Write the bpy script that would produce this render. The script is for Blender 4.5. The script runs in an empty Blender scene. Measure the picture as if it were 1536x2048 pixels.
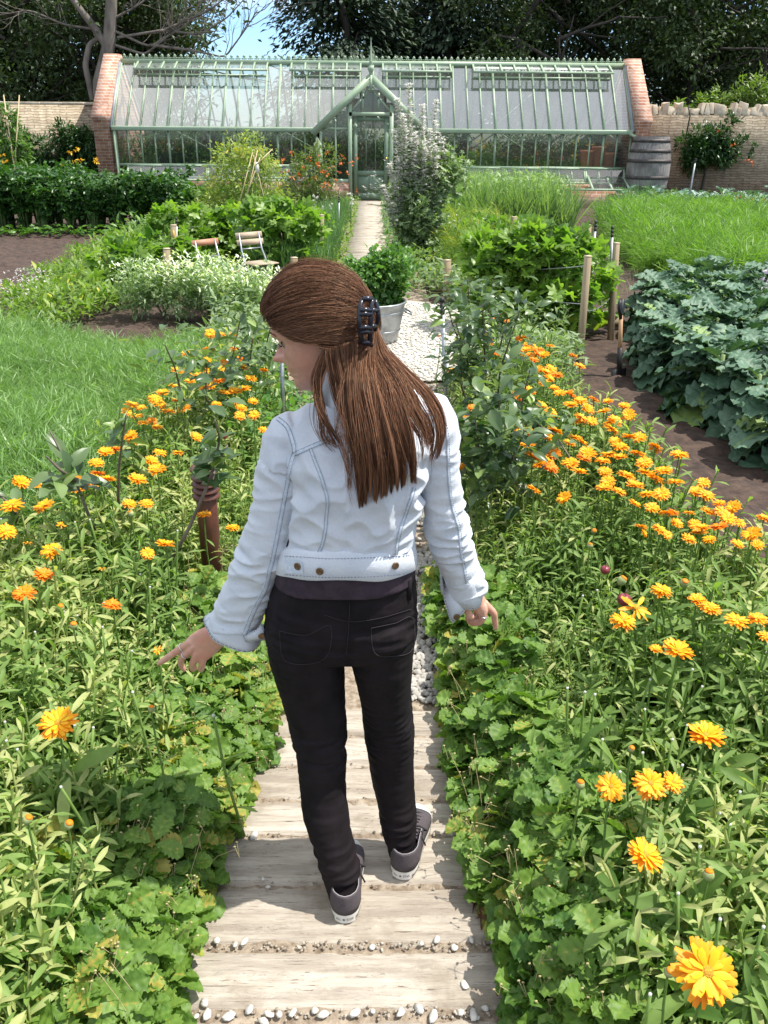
import bpy, math, random
import numpy as np
from mathutils import Vector, Matrix, Quaternion, noise as mnoise
from mathutils.bvhtree import BVHTree
RNG=np.random.default_rng(7); random.seed(7)
SC=bpy.context.scene; COL=SC.collection
# ------------------------------------------------------------------ camera
F=1738.0; H=1.87
th=math.atan(779/F); yw=math.radians(0.69); rl=math.radians(0.5)
fw=np.array([math.sin(yw)*math.cos(th),math.cos(yw)*math.cos(th),-math.sin(th)])
r0=np.array([math.cos(yw),-math.sin(yw),0]); u0=np.cross(r0,fw)
CR=r0*math.cos(rl)+u0*math.sin(rl); CU=u0*math.cos(rl)-r0*math.sin(rl)
CP=np.array([0,0,H])
cd=bpy.data.cameras.new('camera'); cam=bpy.data.objects.new('camera',cd); COL.objects.link(cam)
cd.sensor_fit='VERTICAL'; cd.sensor_height=24; cd.lens=F/2048*24; cd.clip_start=0.05; cd.clip_end=600
cam.matrix_world=Matrix(((CR[0],CU[0],-fw[0],0),(CR[1],CU[1],-fw[1],0),(CR[2],CU[2],-fw[2],H),(0,0,0,1)))
SC.camera=cam
def ray(px,py):
    d=fw*F+CR*(px-768)+CU*(1024-py); return d/np.linalg.norm(d)
def gnd(px,py,z=0.0):
    d=ray(px,py); return CP+d*((z-H)/d[2])
def atY(px,py,Y):
    d=ray(px,py); return CP+d*(Y/d[1])
# ------------------------------------------------------------------ light
SUN_EL=math.radians(62); SUN_AZ=math.radians(4)      # azimuth measured from +X towards +Y
sd=Vector((math.cos(SUN_EL)*math.cos(SUN_AZ),math.cos(SUN_EL)*math.sin(SUN_AZ),math.sin(SUN_EL)))
w=bpy.data.worlds.new('World'); SC.world=w; w.use_nodes=True
nt=w.node_tree; bg=nt.nodes['Background']
sky=nt.nodes.new('ShaderNodeTexSky'); sky.sky_type='NISHITA'; sky.sun_disc=False
sky.sun_elevation=SUN_EL; sky.sun_rotation=math.pi/2-SUN_AZ; sky.air_density=1.0; sky.dust_density=.25; sky.ozone_density=2.0
tc=nt.nodes.new('ShaderNodeTexCoord'); mp=nt.nodes.new('ShaderNodeMapping'); mp.inputs['Scale'].default_value=(1,1,3.2); mp.inputs['Location'].default_value=(.1,.75,.3)
nz=nt.nodes.new('ShaderNodeTexNoise'); nz.inputs['Scale'].default_value=3.4; nz.inputs['Detail'].default_value=7; nz.inputs['Roughness'].default_value=.55
cr=nt.nodes.new('ShaderNodeValToRGB'); cr.color_ramp.elements[0].position=.53; cr.color_ramp.elements[1].position=.78
mx=nt.nodes.new('ShaderNodeMix'); mx.data_type='RGBA'; mx.inputs['B'].default_value=(6.4,6.4,6.3,1)
nt.links.new(tc.outputs['Generated'],mp.inputs['Vector']); nt.links.new(mp.outputs[0],nz.inputs['Vector'])
nt.links.new(nz.outputs['Fac'],cr.inputs[0]); 
sk=nt.nodes.new('ShaderNodeMix'); sk.data_type='RGBA'; sk.blend_type='MULTIPLY'; sk.inputs['Factor'].default_value=1; sk.inputs['B'].default_value=(.55,.70,.92,1); nt.links.new(sky.outputs[0],sk.inputs['A']); sx=nt.nodes.new('ShaderNodeSeparateXYZ'); nt.links.new(tc.outputs['Generated'],sx.inputs[0]); kz=nt.nodes.new('ShaderNodeMapRange'); kz.inputs[1].default_value=.10; kz.inputs[2].default_value=.40; nt.links.new(sx.outputs['Z'],kz.inputs[0])
s2=nt.nodes.new('ShaderNodeMix'); s2.data_type='RGBA'; nt.links.new(kz.outputs[0],s2.inputs['Factor']); nt.links.new(sk.outputs['Result'],s2.inputs['A']); nt.links.new(sky.outputs[0],s2.inputs['B']); nt.links.new(s2.outputs['Result'],mx.inputs['A'])
cl=nt.nodes.new('ShaderNodeMath'); cl.operation='MULTIPLY_ADD'; cl.use_clamp=True; nt.links.new(kz.outputs[0],cl.inputs[0]); cl.inputs[1].default_value=.55; nt.links.new(cr.outputs[0],cl.inputs[2]); nt.links.new(mx.outputs['Result'],bg.inputs['Color'])
nt.links.new(cl.outputs[0],mx.inputs['Factor']); bg.inputs['Strength'].default_value=0.145
sl=bpy.data.lights.new('sun','SUN'); sl.energy=4.1; sl.angle=math.radians(.55); sl.color=(1,.955,.88)
so=bpy.data.objects.new('sun',sl); COL.objects.link(so); so.rotation_euler=sd.to_track_quat('Z','Y').to_euler()
SC.view_settings.view_transform='Standard'; SC.view_settings.look='None'; SC.view_settings.gamma=1
SC.view_settings.exposure=0.82
try:
    SC.cycles.max_bounces=8; SC.cycles.transparent_max_bounces=24; SC.cycles.use_denoising=True; SC.cycles.caustics_reflective=False
    SC.cycles.caustics_refractive=False; SC.cycles.diffuse_bounces=3; SC.cycles.glossy_bounces=3
except Exception: pass
# ------------------------------------------------------------------ objects
WL={}
def tag(o,label=None,cat=None,group=None,kind=None):
    if label: o['label']=label
    if cat: o['category']=cat
    if group: o['group']=group
    if kind: o['kind']=kind
    return o
def thing(name,label,cat,loc=(0,0,0),group=None,kind=None):
    o=bpy.data.objects.new(name,None); COL.objects.link(o); o.location=loc; o.empty_display_size=.05
    WL[o.name]=np.array(loc,float); return tag(o,label,cat,group,kind)
def dup(root,loc,rz=0,sc=1,label=None,group=None):
    r=root.copy(); COL.objects.link(r); r.location=loc; r.rotation_euler=(0,0,rz); r.scale=(sc,sc,sc)
    WL[r.name]=np.array(loc,float)
    if label: r['label']=label
    if group: r['group']=group
    for ch in list(root.children):
        c=ch.copy(); COL.objects.link(c); c.parent=r
        for g in list(ch.children):
            d=g.copy(); COL.objects.link(d); d.parent=c
    return r
def link(name,me,parent=None,loc=(0,0,0)):
    o=bpy.data.objects.new(name,me); COL.objects.link(o)
    if parent is not None: o.parent=parent; WL[o.name]=WL[parent.name]
    else: o.location=loc; WL[o.name]=np.array(loc,float)
    return o
def rotz(a):
    c,s=math.cos(a),math.sin(a); return np.array([[c,-s,0],[s,c,0],[0,0,1.]])
def rotx(a):
    c,s=math.cos(a),math.sin(a); return np.array([[1,0,0],[0,c,-s],[0,s,c]])
def roty(a):
    c,s=math.cos(a),math.sin(a); return np.array([[c,0,s],[0,1,0],[-s,0,c]])
def frame(d,up=(0,0,1)):
    d=np.asarray(d,float); d=d/np.linalg.norm(d); up=np.asarray(up,float)
    x=np.cross(up,d)
    if np.linalg.norm(x)<1e-4: x=np.cross((0,1,0),d)
    if np.linalg.norm(x)<1e-4: x=np.cross((1,0,0),d)
    x/=np.linalg.norm(x); return np.stack([x,np.cross(d,x),d],1)
class MB:
    def __init__(s): s.V=[];s.Q=[];s.M=[];s.T=[];s.n=0
    def add(s,V,Fc,mat=0,tint=0.5):
        V=np.asarray(V,float).reshape(-1,3)
        if len(V)==0: return s
        s.V.append(V); s.T.append(np.full(len(V),tint) if np.isscalar(tint) else np.asarray(tint,float))
        if isinstance(Fc,np.ndarray): Fc=[Fc]
        elif len(Fc) and isinstance(Fc[0],np.ndarray) and Fc[0].ndim==2: pass
        else:
            d={}
            for f in Fc: d.setdefault(len(f),[]).append(f)
            Fc=[np.array(v) for v in d.values()]
        for f in Fc:
            s.Q.append(f+s.n); s.M.append(mat)
        s.n+=len(V); return s
    def box(s,c,size,rot=None,mat=0,tint=.5,taper=1.0):
        x,y,z=np.asarray(size,float)/2
        V=np.array([(-x,-y,-z),(x,-y,-z),(x,y,-z),(-x,y,-z),(-x*taper,-y*taper,z),(x*taper,-y*taper,z),(x*taper,y*taper,z),(-x*taper,y*taper,z)])
        if rot is not None: V=V@np.asarray(rot).T
        return s.add(V+np.asarray(c,float),np.array([(3,2,1,0),(4,5,6,7),(0,1,5,4),(1,2,6,5),(2,3,7,6),(3,0,4,7)]),mat,tint)
    def bar(s,a,b,wx,wy=None,up=(0,0,1),mat=0,tint=.5):
        a=np.asarray(a,float); b=np.asarray(b,float); L=np.linalg.norm(b-a)
        return s.box((a+b)/2,(wx,wy or wx,L),frame(b-a,up),mat,tint)
    def tube(s,P,r,n=6,mat=0,tint=.5,cap=True,flat=1.0,up=(0,0,1)):
        P=np.asarray(P,float); m=len(P); r=np.full(m,r) if np.isscalar(r) else np.asarray(r,float)
        T=np.gradient(P,axis=0); V=[]; X=None
        a=np.arange(n)*2*math.pi/n
        for i in range(m):
            Fm=frame(T[i],up)
            if X is None: x=Fm[:,0]
            else:
                d=Fm[:,2]; x=X-d*(X@d)
                x=x/(np.linalg.norm(x)+1e-9)
            X=x; y=np.cross(Fm[:,2],x)
            V.append(P[i]+r[i]*(np.cos(a)[:,None]*x+np.sin(a)[:,None]*y*flat))
        V=np.concatenate(V); i=np.arange(m-1)[:,None]*n; j=np.arange(n)[None]; k=(np.arange(n)+1)%n
        Q=np.stack([i+j,i+k[None],i+n+k[None],i+n+j],-1).reshape(-1,4)
        fs=[Q]
        tt=tint if np.isscalar(tint) else np.repeat(tint,n)
        if cap:
            V=np.concatenate([V,P[:1],P[-1:]]); c0=m*n
            fs.append(np.stack([np.full(n,c0),k,j[0]],-1)); fs.append(np.stack([np.full(n,c0+1),(m-1)*n+j[0],(m-1)*n+k],-1))
            if not np.isscalar(tint): tt=np.concatenate([tt,[tint[0],tint[-1]]])
        return s.add(V,fs,mat,tt)
    def lathe(s,prof,c=(0,0,0),n=24,rot=None,mat=0,tint=.5):
        prof=np.asarray(prof,float); a=np.arange(n)*2*math.pi/n; m=len(prof)
        V=np.stack([prof[:,0][:,None]*np.cos(a),prof[:,0][:,None]*np.sin(a),np.repeat(prof[:,1][:,None],n,1)],-1).reshape(-1,3)
        if rot is not None: V=V@np.asarray(rot).T
        i=np.arange(m-1)[:,None]*n; j=np.arange(n)[None]; k=((np.arange(n)+1)%n)[None]
        return s.add(V+np.asarray(c,float),np.stack([i+j,i+k,i+n+k,i+n+j],-1).reshape(-1,4),mat,tint)
    def scatter(s,tpl,pos,rot,scale,tint,mat=0):
        V0,F0=tpl[0],tpl[1]; N=len(pos)
        if N==0: return s
        scale=np.asarray(scale,float)
        if scale.ndim==0: scale=np.full(N,float(scale))
        if scale.ndim==1: scale=scale[:,None]*np.ones(3)
        V=np.einsum('nij,nvj->nvi',rot,V0[None]*scale[:,None,:])+np.asarray(pos)[:,None,:]
        k=len(V0); fs=[(f[None]+(np.arange(N)*k)[:,None,None]).reshape(-1,f.shape[1]) for f in (F0 if isinstance(F0,list) else [F0])]
        t=np.repeat(np.full(N,tint) if np.isscalar(tint) else tint,k)
        if len(tpl)>2: t=np.clip(t+np.tile(tpl[2],N),0,1)
        return s.add(V.reshape(-1,3),fs,mat,t)
    def mesh(s,name,mats,smooth=False,off=None):
        me=bpy.data.meshes.new(name); V=np.concatenate(s.V) if s.V else np.zeros((0,3))
        if off is not None: V=V-off
        cnt=np.concatenate([np.full(len(q),q.shape[1]) for q in s.Q]); idx=np.concatenate([q.ravel() for q in s.Q])
        mi=np.concatenate([np.full(len(q),m) for q,m in zip(s.Q,s.M)])
        me.vertices.add(len(V)); me.vertices.foreach_set('co',V.ravel().astype(np.float32))
        me.loops.add(len(idx)); me.loops.foreach_set('vertex_index',idx.astype(np.int32))
        me.polygons.add(len(cnt)); st=np.concatenate([[0],np.cumsum(cnt)[:-1]])
        me.polygons.foreach_set('loop_start',st.astype(np.int32)); me.polygons.foreach_set('loop_total',cnt.astype(np.int32))
        me.polygons.foreach_set('material_index',mi.astype(np.int32))
        if smooth: me.polygons.foreach_set('use_smooth',np.ones(len(cnt),bool))
        at=me.attributes.new('tint','FLOAT','POINT'); at.data.foreach_set('value',np.concatenate(s.T).astype(np.float32))
        for m in (mats if isinstance(mats,(list,tuple)) else [mats]): me.materials.append(m)
        me.update(calc_edges=True); return me
    def build(s,name,mats,parent=None,smooth=False,loc=None):
        off=WL[parent.name] if parent is not None else (np.array(loc,float) if loc is not None else None)
        return link(name,s.mesh(name,mats,smooth,off),parent,loc if loc is not None else (0,0,0))
def bevel(o,wd,seg=2):
    m=o.modifiers.new('bevel','BEVEL'); m.width=wd; m.segments=seg; m.limit_method='ANGLE'; m.angle_limit=.7; return o
# ------------------------------------------------------------------ materials
def newmat(name):
    m=bpy.data.materials.new(name); m.use_nodes=True; n=m.node_tree.nodes; return m,m.node_tree,n['Principled BSDF']
def nodes(nt,typ,**k):
    n=nt.nodes.new(typ)
    for a,b in k.items():
        if a in n.inputs: n.inputs[a].default_value=b
        else: setattr(n,a,b)
    return n
def c4(c): return (c[0],c[1],c[2],1)
def mixc(nt,fac,A,B,blend='MIX'):
    m=nt.nodes.new('ShaderNodeMix'); m.data_type='RGBA'; m.blend_type=blend
    for k,v in (('A',A),('B',B)):
        if hasattr(v,'links'): nt.links.new(v,m.inputs[k])
        else: m.inputs[k].default_value=c4(v)
    if hasattr(fac,'links'): nt.links.new(fac,m.inputs['Factor'])
    else: m.inputs['Factor'].default_value=fac
    return m.outputs['Result']
def noise_n(nt,scale,detail=4,rough=.6,vec=None,stretch=None):
    t=nodes(nt,'ShaderNodeTexCoord'); n=nodes(nt,'ShaderNodeTexNoise',Scale=scale,Detail=detail,Roughness=rough)
    src=t.outputs['Object']
    if stretch:
        mpn=nodes(nt,'ShaderNodeMapping'); mpn.inputs['Scale'].default_value=stretch; nt.links.new(src,mpn.inputs['Vector']); src=mpn.outputs[0]
    nt.links.new(src,n.inputs['Vector']); return n.outputs['Fac']
def ramp(nt,fac,a,b,ca=(0,0,0),cb=(1,1,1)):
    r=nodes(nt,'ShaderNodeValToRGB'); r.color_ramp.elements[0].position=a; r.color_ramp.elements[1].position=b
    r.color_ramp.elements[0].color=c4(ca); r.color_ramp.elements[1].color=c4(cb); nt.links.new(fac,r.inputs[0]); return r.outputs[0]
def bump(nt,p,h,strength=.4,dist=.01):
    b=nodes(nt,'ShaderNodeBump',Strength=strength,Distance=dist); nt.links.new(h,b.inputs['Height']); nt.links.new(b.outputs[0],p.inputs['Normal'])
def mat(name,A,B=None,scale=8,rough=.7,metal=0,bmp=0,stretch=None,spec=.5,lo=.35,hi=.65,detail=5,bdist=.01):
    m,nt,p=newmat(name); p.inputs['Roughness'].default_value=rough; p.inputs['Metallic'].default_value=metal; p.inputs['Specular IOR Level'].default_value=spec
    if B is None: p.inputs['Base Color'].default_value=c4(A)
    else:
        f=noise_n(nt,scale,detail,stretch=stretch); nt.links.new(mixc(nt,ramp(nt,f,lo,hi),A,B),p.inputs['Base Color'])
        if bmp: bump(nt,p,f,bmp,bdist)
    return m
def leafmat(name,A,B,Cc=None,rough=.45,trans=.3,spec=.45,nscale=25,tcol=None,back=None):
    """leaf: the tint attribute blends A to B (and Cc above .9), light passes through"""
    m,nt,p=newmat(name); at=nodes(nt,'ShaderNodeAttribute',attribute_name='tint')
    col=mixc(nt,at.outputs['Fac'],A,B)
    if Cc is not None: col=mixc(nt,ramp(nt,at.outputs['Fac'],.86,.95),col,Cc)
    f=noise_n(nt,nscale,3); hs=nodes(nt,'ShaderNodeHueSaturation'); mr=nodes(nt,'ShaderNodeMapRange'); mr.inputs[3].default_value=.72; mr.inputs[4].default_value=1.28
    nt.links.new(f,mr.inputs[0]); nt.links.new(mr.outputs[0],hs.inputs['Value']); nt.links.new(col,hs.inputs['Color']); col=hs.outputs[0]
    p.inputs['Roughness'].default_value=rough; p.inputs['Specular IOR Level'].default_value=spec
    nt.links.new(col,p.inputs['Base Color'])
    tr=nodes(nt,'ShaderNodeBsdfTranslucent'); g=mixc(nt,1.0,col,tcol or (1.5,1.75,.55),'MULTIPLY'); nt.links.new(g,tr.inputs['Color'])
    ms=nodes(nt,'ShaderNodeMixShader'); ms.inputs[0].default_value=trans
    nt.links.new(p.outputs[0],ms.inputs[1]); nt.links.new(tr.outputs[0],ms.inputs[2])
    nt.links.new(ms.outputs[0],nt.nodes['Material Output'].inputs['Surface']); return m
# ------------------------------------------------------------------ leaf templates
def grid_leaf(L,W,nx=5,ny=2,droop=.3,fold=.25,shape=None,wave=0,tipw=0,seed=0):
    """leaf along +Y from the origin, face up +Z"""
    rg=np.random.default_rng(seed); u=np.linspace(0,1,nx+1); v=np.linspace(-1,1,2*ny+1)
    wd=(shape(u) if shape else np.sin(np.pi*np.clip(u,0,1)**.8)**.8)*W/2; wd=np.maximum(wd,W*.02)
    U,Vv=np.meshgrid(u,v,indexing='ij'); X=wd[:,None]*Vv; Y=U*L; Z=-droop*L*U**2+np.abs(Vv)*wd[:,None]*fold
    if wave: Z=Z+wave*L*np.abs(Vv)**2*np.sin(U*11+Vv*2+seed)+rg.normal(0,wave*L*.15,Z.shape)
    n=2*ny+1; V=np.stack([X,Y,Z],-1).reshape(-1,3)
    Fq=np.array([(i*n+j,i*n+j+1,(i+1)*n+j+1,(i+1)*n+j) for i in range(nx) for j in range(2*ny)])
    return V,Fq
def merge(*tp):
    V=[];Q=[];n=0;T=[]
    for t in tp:
        V.append(t[0]); Q+= [f+n for f in (t[1] if isinstance(t[1],list) else [t[1]])]; n+=len(t[0]); T.append(t[2] if len(t)>2 else np.zeros(len(t[0])))
    return np.concatenate(V),Q,np.concatenate(T)
def xf(t,R=None,o=(0,0,0),s=1.0):
    V=t[0]*s
    if R is not None: V=V@np.asarray(R).T
    return (V+np.asarray(o,float),)+tuple(t[1:])
def rots(yaw,pitch,roll=None):
    """N rotation matrices: leaf +Y axis turned to heading yaw, raised by pitch, rolled about its axis"""
    N=len(yaw); roll=np.zeros(N) if roll is None else roll
    cy,sy,cp,sp,c,s=np.cos(yaw),np.sin(yaw),np.cos(pitch),np.sin(pitch),np.cos(roll),np.sin(roll)
    Z=np.zeros(N); O=np.ones(N)
    Rz=np.stack([np.stack([cy,-sy,Z],-1),np.stack([sy,cy,Z],-1),np.stack([Z,Z,O],-1)],1)
    Rx=np.stack([np.stack([O,Z,Z],-1),np.stack([Z,cp,-sp],-1),np.stack([Z,sp,cp],-1)],1)
    Ry=np.stack([np.stack([c,Z,s],-1),np.stack([Z,O,Z],-1),np.stack([-s,Z,c],-1)],1)
    return Rz@Rx@Ry
def uni(a,b,n): return RNG.uniform(a,b,n)
LEAF2=grid_leaf(1,.5,2,1,.25,.3)                 # 4 quads, for far foliage
LEAF4=grid_leaf(1,.34,4,1,.3,.3)
def lobed(n=5,L=1.0,depth=.45,seed=0):
    """palmate leaf as a fan with a raised middle"""
    a=np.linspace(-2.6,2.6,n*6+1); r=.55+.45*np.cos(a/2)**.5*0+.0*a
    k=np.cos(a*n/5.2*2.0*math.pi/2)**2
    r=(.58+.42*np.cos(a*.42))*(1-depth*(1-k))+.04*np.cos(a*23)
    V=np.stack([np.sin(a)*r*.62,np.cos(a)*r*.62+.32,-.10*r*r+.05*np.cos(a*n)],-1)*L
    V=np.concatenate([[[0,.3*L,.04*L]],V]); i=np.arange(1,len(V)-1)
    return V,np.stack([np.zeros_like(i),i+1,i],-1)
VINE=lobed()
def palm_strip(n=3,L=1,W=.3): return merge(*[xf(grid_leaf(L,W,3,1,.3,.3),rotz(k*1.0)) for k in range(-(n//2),n//2+1)])
def bush(mb,c,rad,N,size,tpl=LEAF2,mat=0,clump=14,tint=(0.1,.9),up=.4,shell=.55,flat=1.0,lo=-1.0):
    """leaf clumps through an ellipsoid volume"""
    c=np.asarray(c,float); rad=np.asarray(rad,float); nc=max(3,N//clump)
    d=RNG.normal(size=(nc,3)); d/=np.linalg.norm(d,axis=1)[:,None]; d=d[d[:,2]>lo]; nc=len(d)
    rr=(shell+(1-shell)*RNG.random(nc))*(1+.16*np.sin(d[:,0]*5+c[0])*np.cos(d[:,2]*4+c[1]*2)+RNG.normal(0,.07,nc))
    pc=c+d*rr[:,None]*rad; tcl=RNG.random(nc)
    i=RNG.integers(0,nc,N); sp=RNG.normal(size=(N,3))*np.minimum(rad.mean()*.16,size*2.6)
    p=pc[i]+sp; yaw=np.arctan2(d[i,1],d[i,0])-math.pi/2+RNG.normal(0,.8,N); pit=d[i,2]*.8+RNG.normal(0,.5,N)+up*.3
    mb.scatter(tpl,p,rots(yaw,pit,RNG.normal(0,.6,N)),size*uni(.6,1.35,N),np.clip(tint[0]+(tint[1]-tint[0])*(tcl[i]*.6+.4*RNG.random(N)),0,1),mat)
    return mb
def inpoly(x,y,P):
    P=np.asarray(P); r=np.zeros(len(x),bool); j=len(P)-1
    for i in range(len(P)):
        c=((P[i,1]>y)!=(P[j,1]>y))&(x<(P[j,0]-P[i,0])*(y-P[i,1])/(P[j,1]-P[i,1]+1e-12)+P[i,0]); r^=c; j=i
    return r
def polypts(P,N,power=0):
    P=np.asarray(P); lo,hi=P.min(0),P.max(0); out=[]
    n=0
    while n<N:
        q=lo+RNG.random((N*2,2))*(hi-lo); q=q[inpoly(q[:,0],q[:,1],P)]
        if power: q=q[RNG.random(len(q))<(lo[1]/q[:,1])**power]
        out.append(q); n+=len(q)
    return np.concatenate(out)[:N]
def vnoise(x,y,s=1.0):
    return np.sin(x*1.7*s+1.3*np.sin(y*1.1*s))*.5+np.sin(y*2.3*s+1.7*np.sin(x*.9*s+2))*.5
# ================================================================== setting
M={}
M['soil']=mat('soil',(.045,.026,.017),(.12,.075,.05),scale=9,rough=.95,bmp=.9,bdist=.03,detail=9)
M['soil_pale']=mat('soil_pale',(.028,.017,.012),(.080,.049,.035),scale=14,rough=.95,bmp=.9,bdist=.02,detail=9)
M['gravel']=mat('gravel',(.42,.39,.33),(.72,.68,.60),scale=60,rough=.95,bmp=.8,bdist=.015,detail=3)
M['stone']=mat('pebble',(.40,.38,.34),(.66,.63,.57),scale=18,rough=.9,bmp=.3)
GRITN=0
M['grey_stone']=mat('grey_stone',(.24,.225,.20),(.46,.43,.385),scale=18,rough=.9,bmp=.3)
M['chip']=mat('path_grit',(.15,.11,.075),(.34,.28,.21),scale=40,rough=.95,bmp=.8,bdist=.012)
def sleeper_mat():
    m,nt,p=newmat('weathered_oak'); g=noise_n(nt,2.2,9,.72,stretch=(1.1,11,11)); fine=noise_n(nt,9,8,.75,stretch=(1.0,26,26)); st=noise_n(nt,4,5,.6)
    at=nodes(nt,'ShaderNodeAttribute',attribute_name='tint')
    c=mixc(nt,at.outputs['Fac'],(.44,.385,.315),(.57,.515,.435)); c=mixc(nt,ramp(nt,g,.42,.62),mixc(nt,.5,c,(.15,.11,.08)),c)
    c=mixc(nt,ramp(nt,fine,.58,.635),c,(.10,.075,.05)); c=mixc(nt,ramp(nt,st,.55,.75),c,(.21,.165,.115))
    nt.links.new(c,p.inputs['Base Color']); p.inputs['Roughness'].default_value=.9; p.inputs['Specular IOR Level'].default_value=.25
    bump(nt,p,fine,.7,.008); return m
M['oak']=sleeper_mat()
def brick_mat(name,A,B,mort,axis='X',bw=.225,bh=.075,sc=1.0,wob=0):
    m,nt,p=newmat(name); t=nodes(nt,'ShaderNodeTexCoord'); s=nodes(nt,'ShaderNodeSeparateXYZ'); nt.links.new(t.outputs['Object'],s.inputs[0])
    cb=nodes(nt,'ShaderNodeCombineXYZ'); ad=nodes(nt,'ShaderNodeMath',operation='ADD'); nt.links.new(s.outputs['X'],ad.inputs[0]); nt.links.new(s.outputs['Y'],ad.inputs[1])
    nt.links.new(ad.outputs[0],cb.inputs[0]); nt.links.new(s.outputs['Z'],cb.inputs[1])
    b=nodes(nt,'ShaderNodeTexBrick'); b.inputs['Scale'].default_value=1; b.inputs['Brick Width'].default_value=bw; b.inputs['Row Height'].default_value=bh
    b.inputs['Mortar Size'].default_value=.008*sc; b.inputs['Mortar Smooth'].default_value=.3; b.inputs['Bias'].default_value=-.1
    b.inputs['Color1'].default_value=c4(A); b.inputs['Color2'].default_value=c4(B); b.inputs['Mortar'].default_value=c4(mort)
    vsrc=cb.outputs[0]
    if wob:
        nn=nodes(nt,'ShaderNodeTexNoise',Scale=4.5,Detail=3); nt.links.new(t.outputs['Object'],nn.inputs['Vector']); va=nodes(nt,'ShaderNodeVectorMath',operation='MULTIPLY_ADD'); nt.links.new(nn.outputs['Color'],va.inputs[0]); va.inputs[1].default_value=(wob*2,wob,0); nt.links.new(cb.outputs[0],va.inputs[2]); vsrc=va.outputs[0]
    nt.links.new(vsrc,b.inputs['Vector']); f=noise_n(nt,7,6); c=mixc(nt,ramp(nt,f,.35,.7),b.outputs['Color'],mixc(nt,.55,b.outputs['Color'],(.12,.08,.06)))
    nt.links.new(c,p.inputs['Base Color']); p.inputs['Roughness'].default_value=.9; bump(nt,p,b.outputs['Fac'],-.5,.01); return m
M['brick']=brick_mat('red_brick',(.40,.165,.10),(.62,.35,.24),(.60,.54,.46))
M['drystone']=brick_mat('limestone_courses',(.44,.365,.25),(.60,.51,.37),(.23,.185,.13),bw=.38,bh=.068,sc=1.3,wob=.10)
M['cope']=mat('coping_stone',(.38,.31,.22),(.58,.51,.40),scale=6,rough=.9,bmp=.6)
M['green']=mat('sage_green_paint',(.25,.345,.225),(.32,.41,.285),scale=5,rough=.45)
M['green_dark']=mat('door_green_paint',(.12,.18,.12),(.16,.23,.15),scale=5,rough=.5)
M['lead']=mat('lead_flashing',(.22,.24,.27),(.32,.34,.37),scale=6,rough=.5,metal=.3)
M['terracotta']=mat('terracotta',(.42,.15,.07),(.52,.23,.12),scale=10,rough=.85)
def glass_mat(name,whiten,gl=.12,tint=(.93,.97,.95),dcol=(.68,.74,.70)):
    m,nt,p=newmat(name); tr=nodes(nt,'ShaderNodeBsdfTransparent'); tr.inputs[0].default_value=c4(tint)
    gs=nodes(nt,'ShaderNodeBsdfGlossy'); gs.inputs['Roughness'].default_value=.03; fr=nodes(nt,'ShaderNodeLayerWeight'); fr.inputs['Blend'].default_value=.35
    m1=nodes(nt,'ShaderNodeMixShader'); mr=nodes(nt,'ShaderNodeMapRange'); mr.inputs[3].default_value=gl; mr.inputs[4].default_value=.9; nt.links.new(fr.outputs['Facing'],mr.inputs[0])
    nt.links.new(mr.outputs[0],m1.inputs[0]); nt.links.new(tr.outputs[0],m1.inputs[1]); nt.links.new(gs.outputs[0],m1.inputs[2])
    df=nodes(nt,'ShaderNodeBsdfDiffuse'); df.inputs[0].default_value=c4(dcol); tl=nodes(nt,'ShaderNodeBsdfTranslucent'); tl.inputs[0].default_value=c4(dcol)
    md=nodes(nt,'ShaderNodeMixShader'); md.inputs[0].default_value=.5; nt.links.new(df.outputs[0],md.inputs[1]); nt.links.new(tl.outputs[0],md.inputs[2])
    f=noise_n(nt,1.3,5); mr2=nodes(nt,'ShaderNodeMapRange'); mr2.inputs[1].default_value=.3; mr2.inputs[2].default_value=.7; mr2.inputs[3].default_value=whiten*.7; mr2.inputs[4].default_value=whiten*1.25; nt.links.new(f,mr2.inputs[0])
    m2=nodes(nt,'ShaderNodeMixShader'); nt.links.new(mr2.outputs[0],m2.inputs[0]); nt.links.new(m1.outputs[0],m2.inputs[1]); nt.links.new(md.outputs[0],m2.inputs[2])
    nt.links.new(m2.outputs[0],nt.nodes['Material Output'].inputs['Surface']); return m
M['roofglass']=glass_mat('whitened_roof_glass',.20,.19)  # whitish diffuse layer mixed into the clear panes, uneven by noise
M['frontglass']=glass_mat('front_glass',.05,.07)
# ground sheet, shaped with shallow tilth
def grid_sheet(x0,x1,y0,y1,nx,ny,zf):
    X,Y=np.meshgrid(np.linspace(x0,x1,nx+1),np.linspace(y0,y1,ny+1)); Z=zf(X,Y)
    n=nx+1; i=np.arange(ny)[:,None]*n+np.arange(nx)[None]; Q=np.stack([i,i+1,i+n+1,i+n],-1).reshape(-1,4)
    return np.stack([X,Y,Z],-1).reshape(-1,3),Q
mb=MB(); mb.add([(-260,-60,-.12),(260,-60,-.12),(260,420,-.12),(-260,420,-.12)],[(0,1,2,3)]); tag(mb.build('ground',M['soil'],smooth=True),kind='structure')
mb=MB(); V,Q=grid_sheet(-14,14,-2,33,280,350,lambda x,y:-.045+.018*vnoise(x*6,y*6)+.012*vnoise(x*19,y*17)+.008*RNG.normal(size=x.shape)); mb.add(V,Q)
tag(mb.build('garden_soil',M['soil_pale'],smooth=True),kind='structure')
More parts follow.
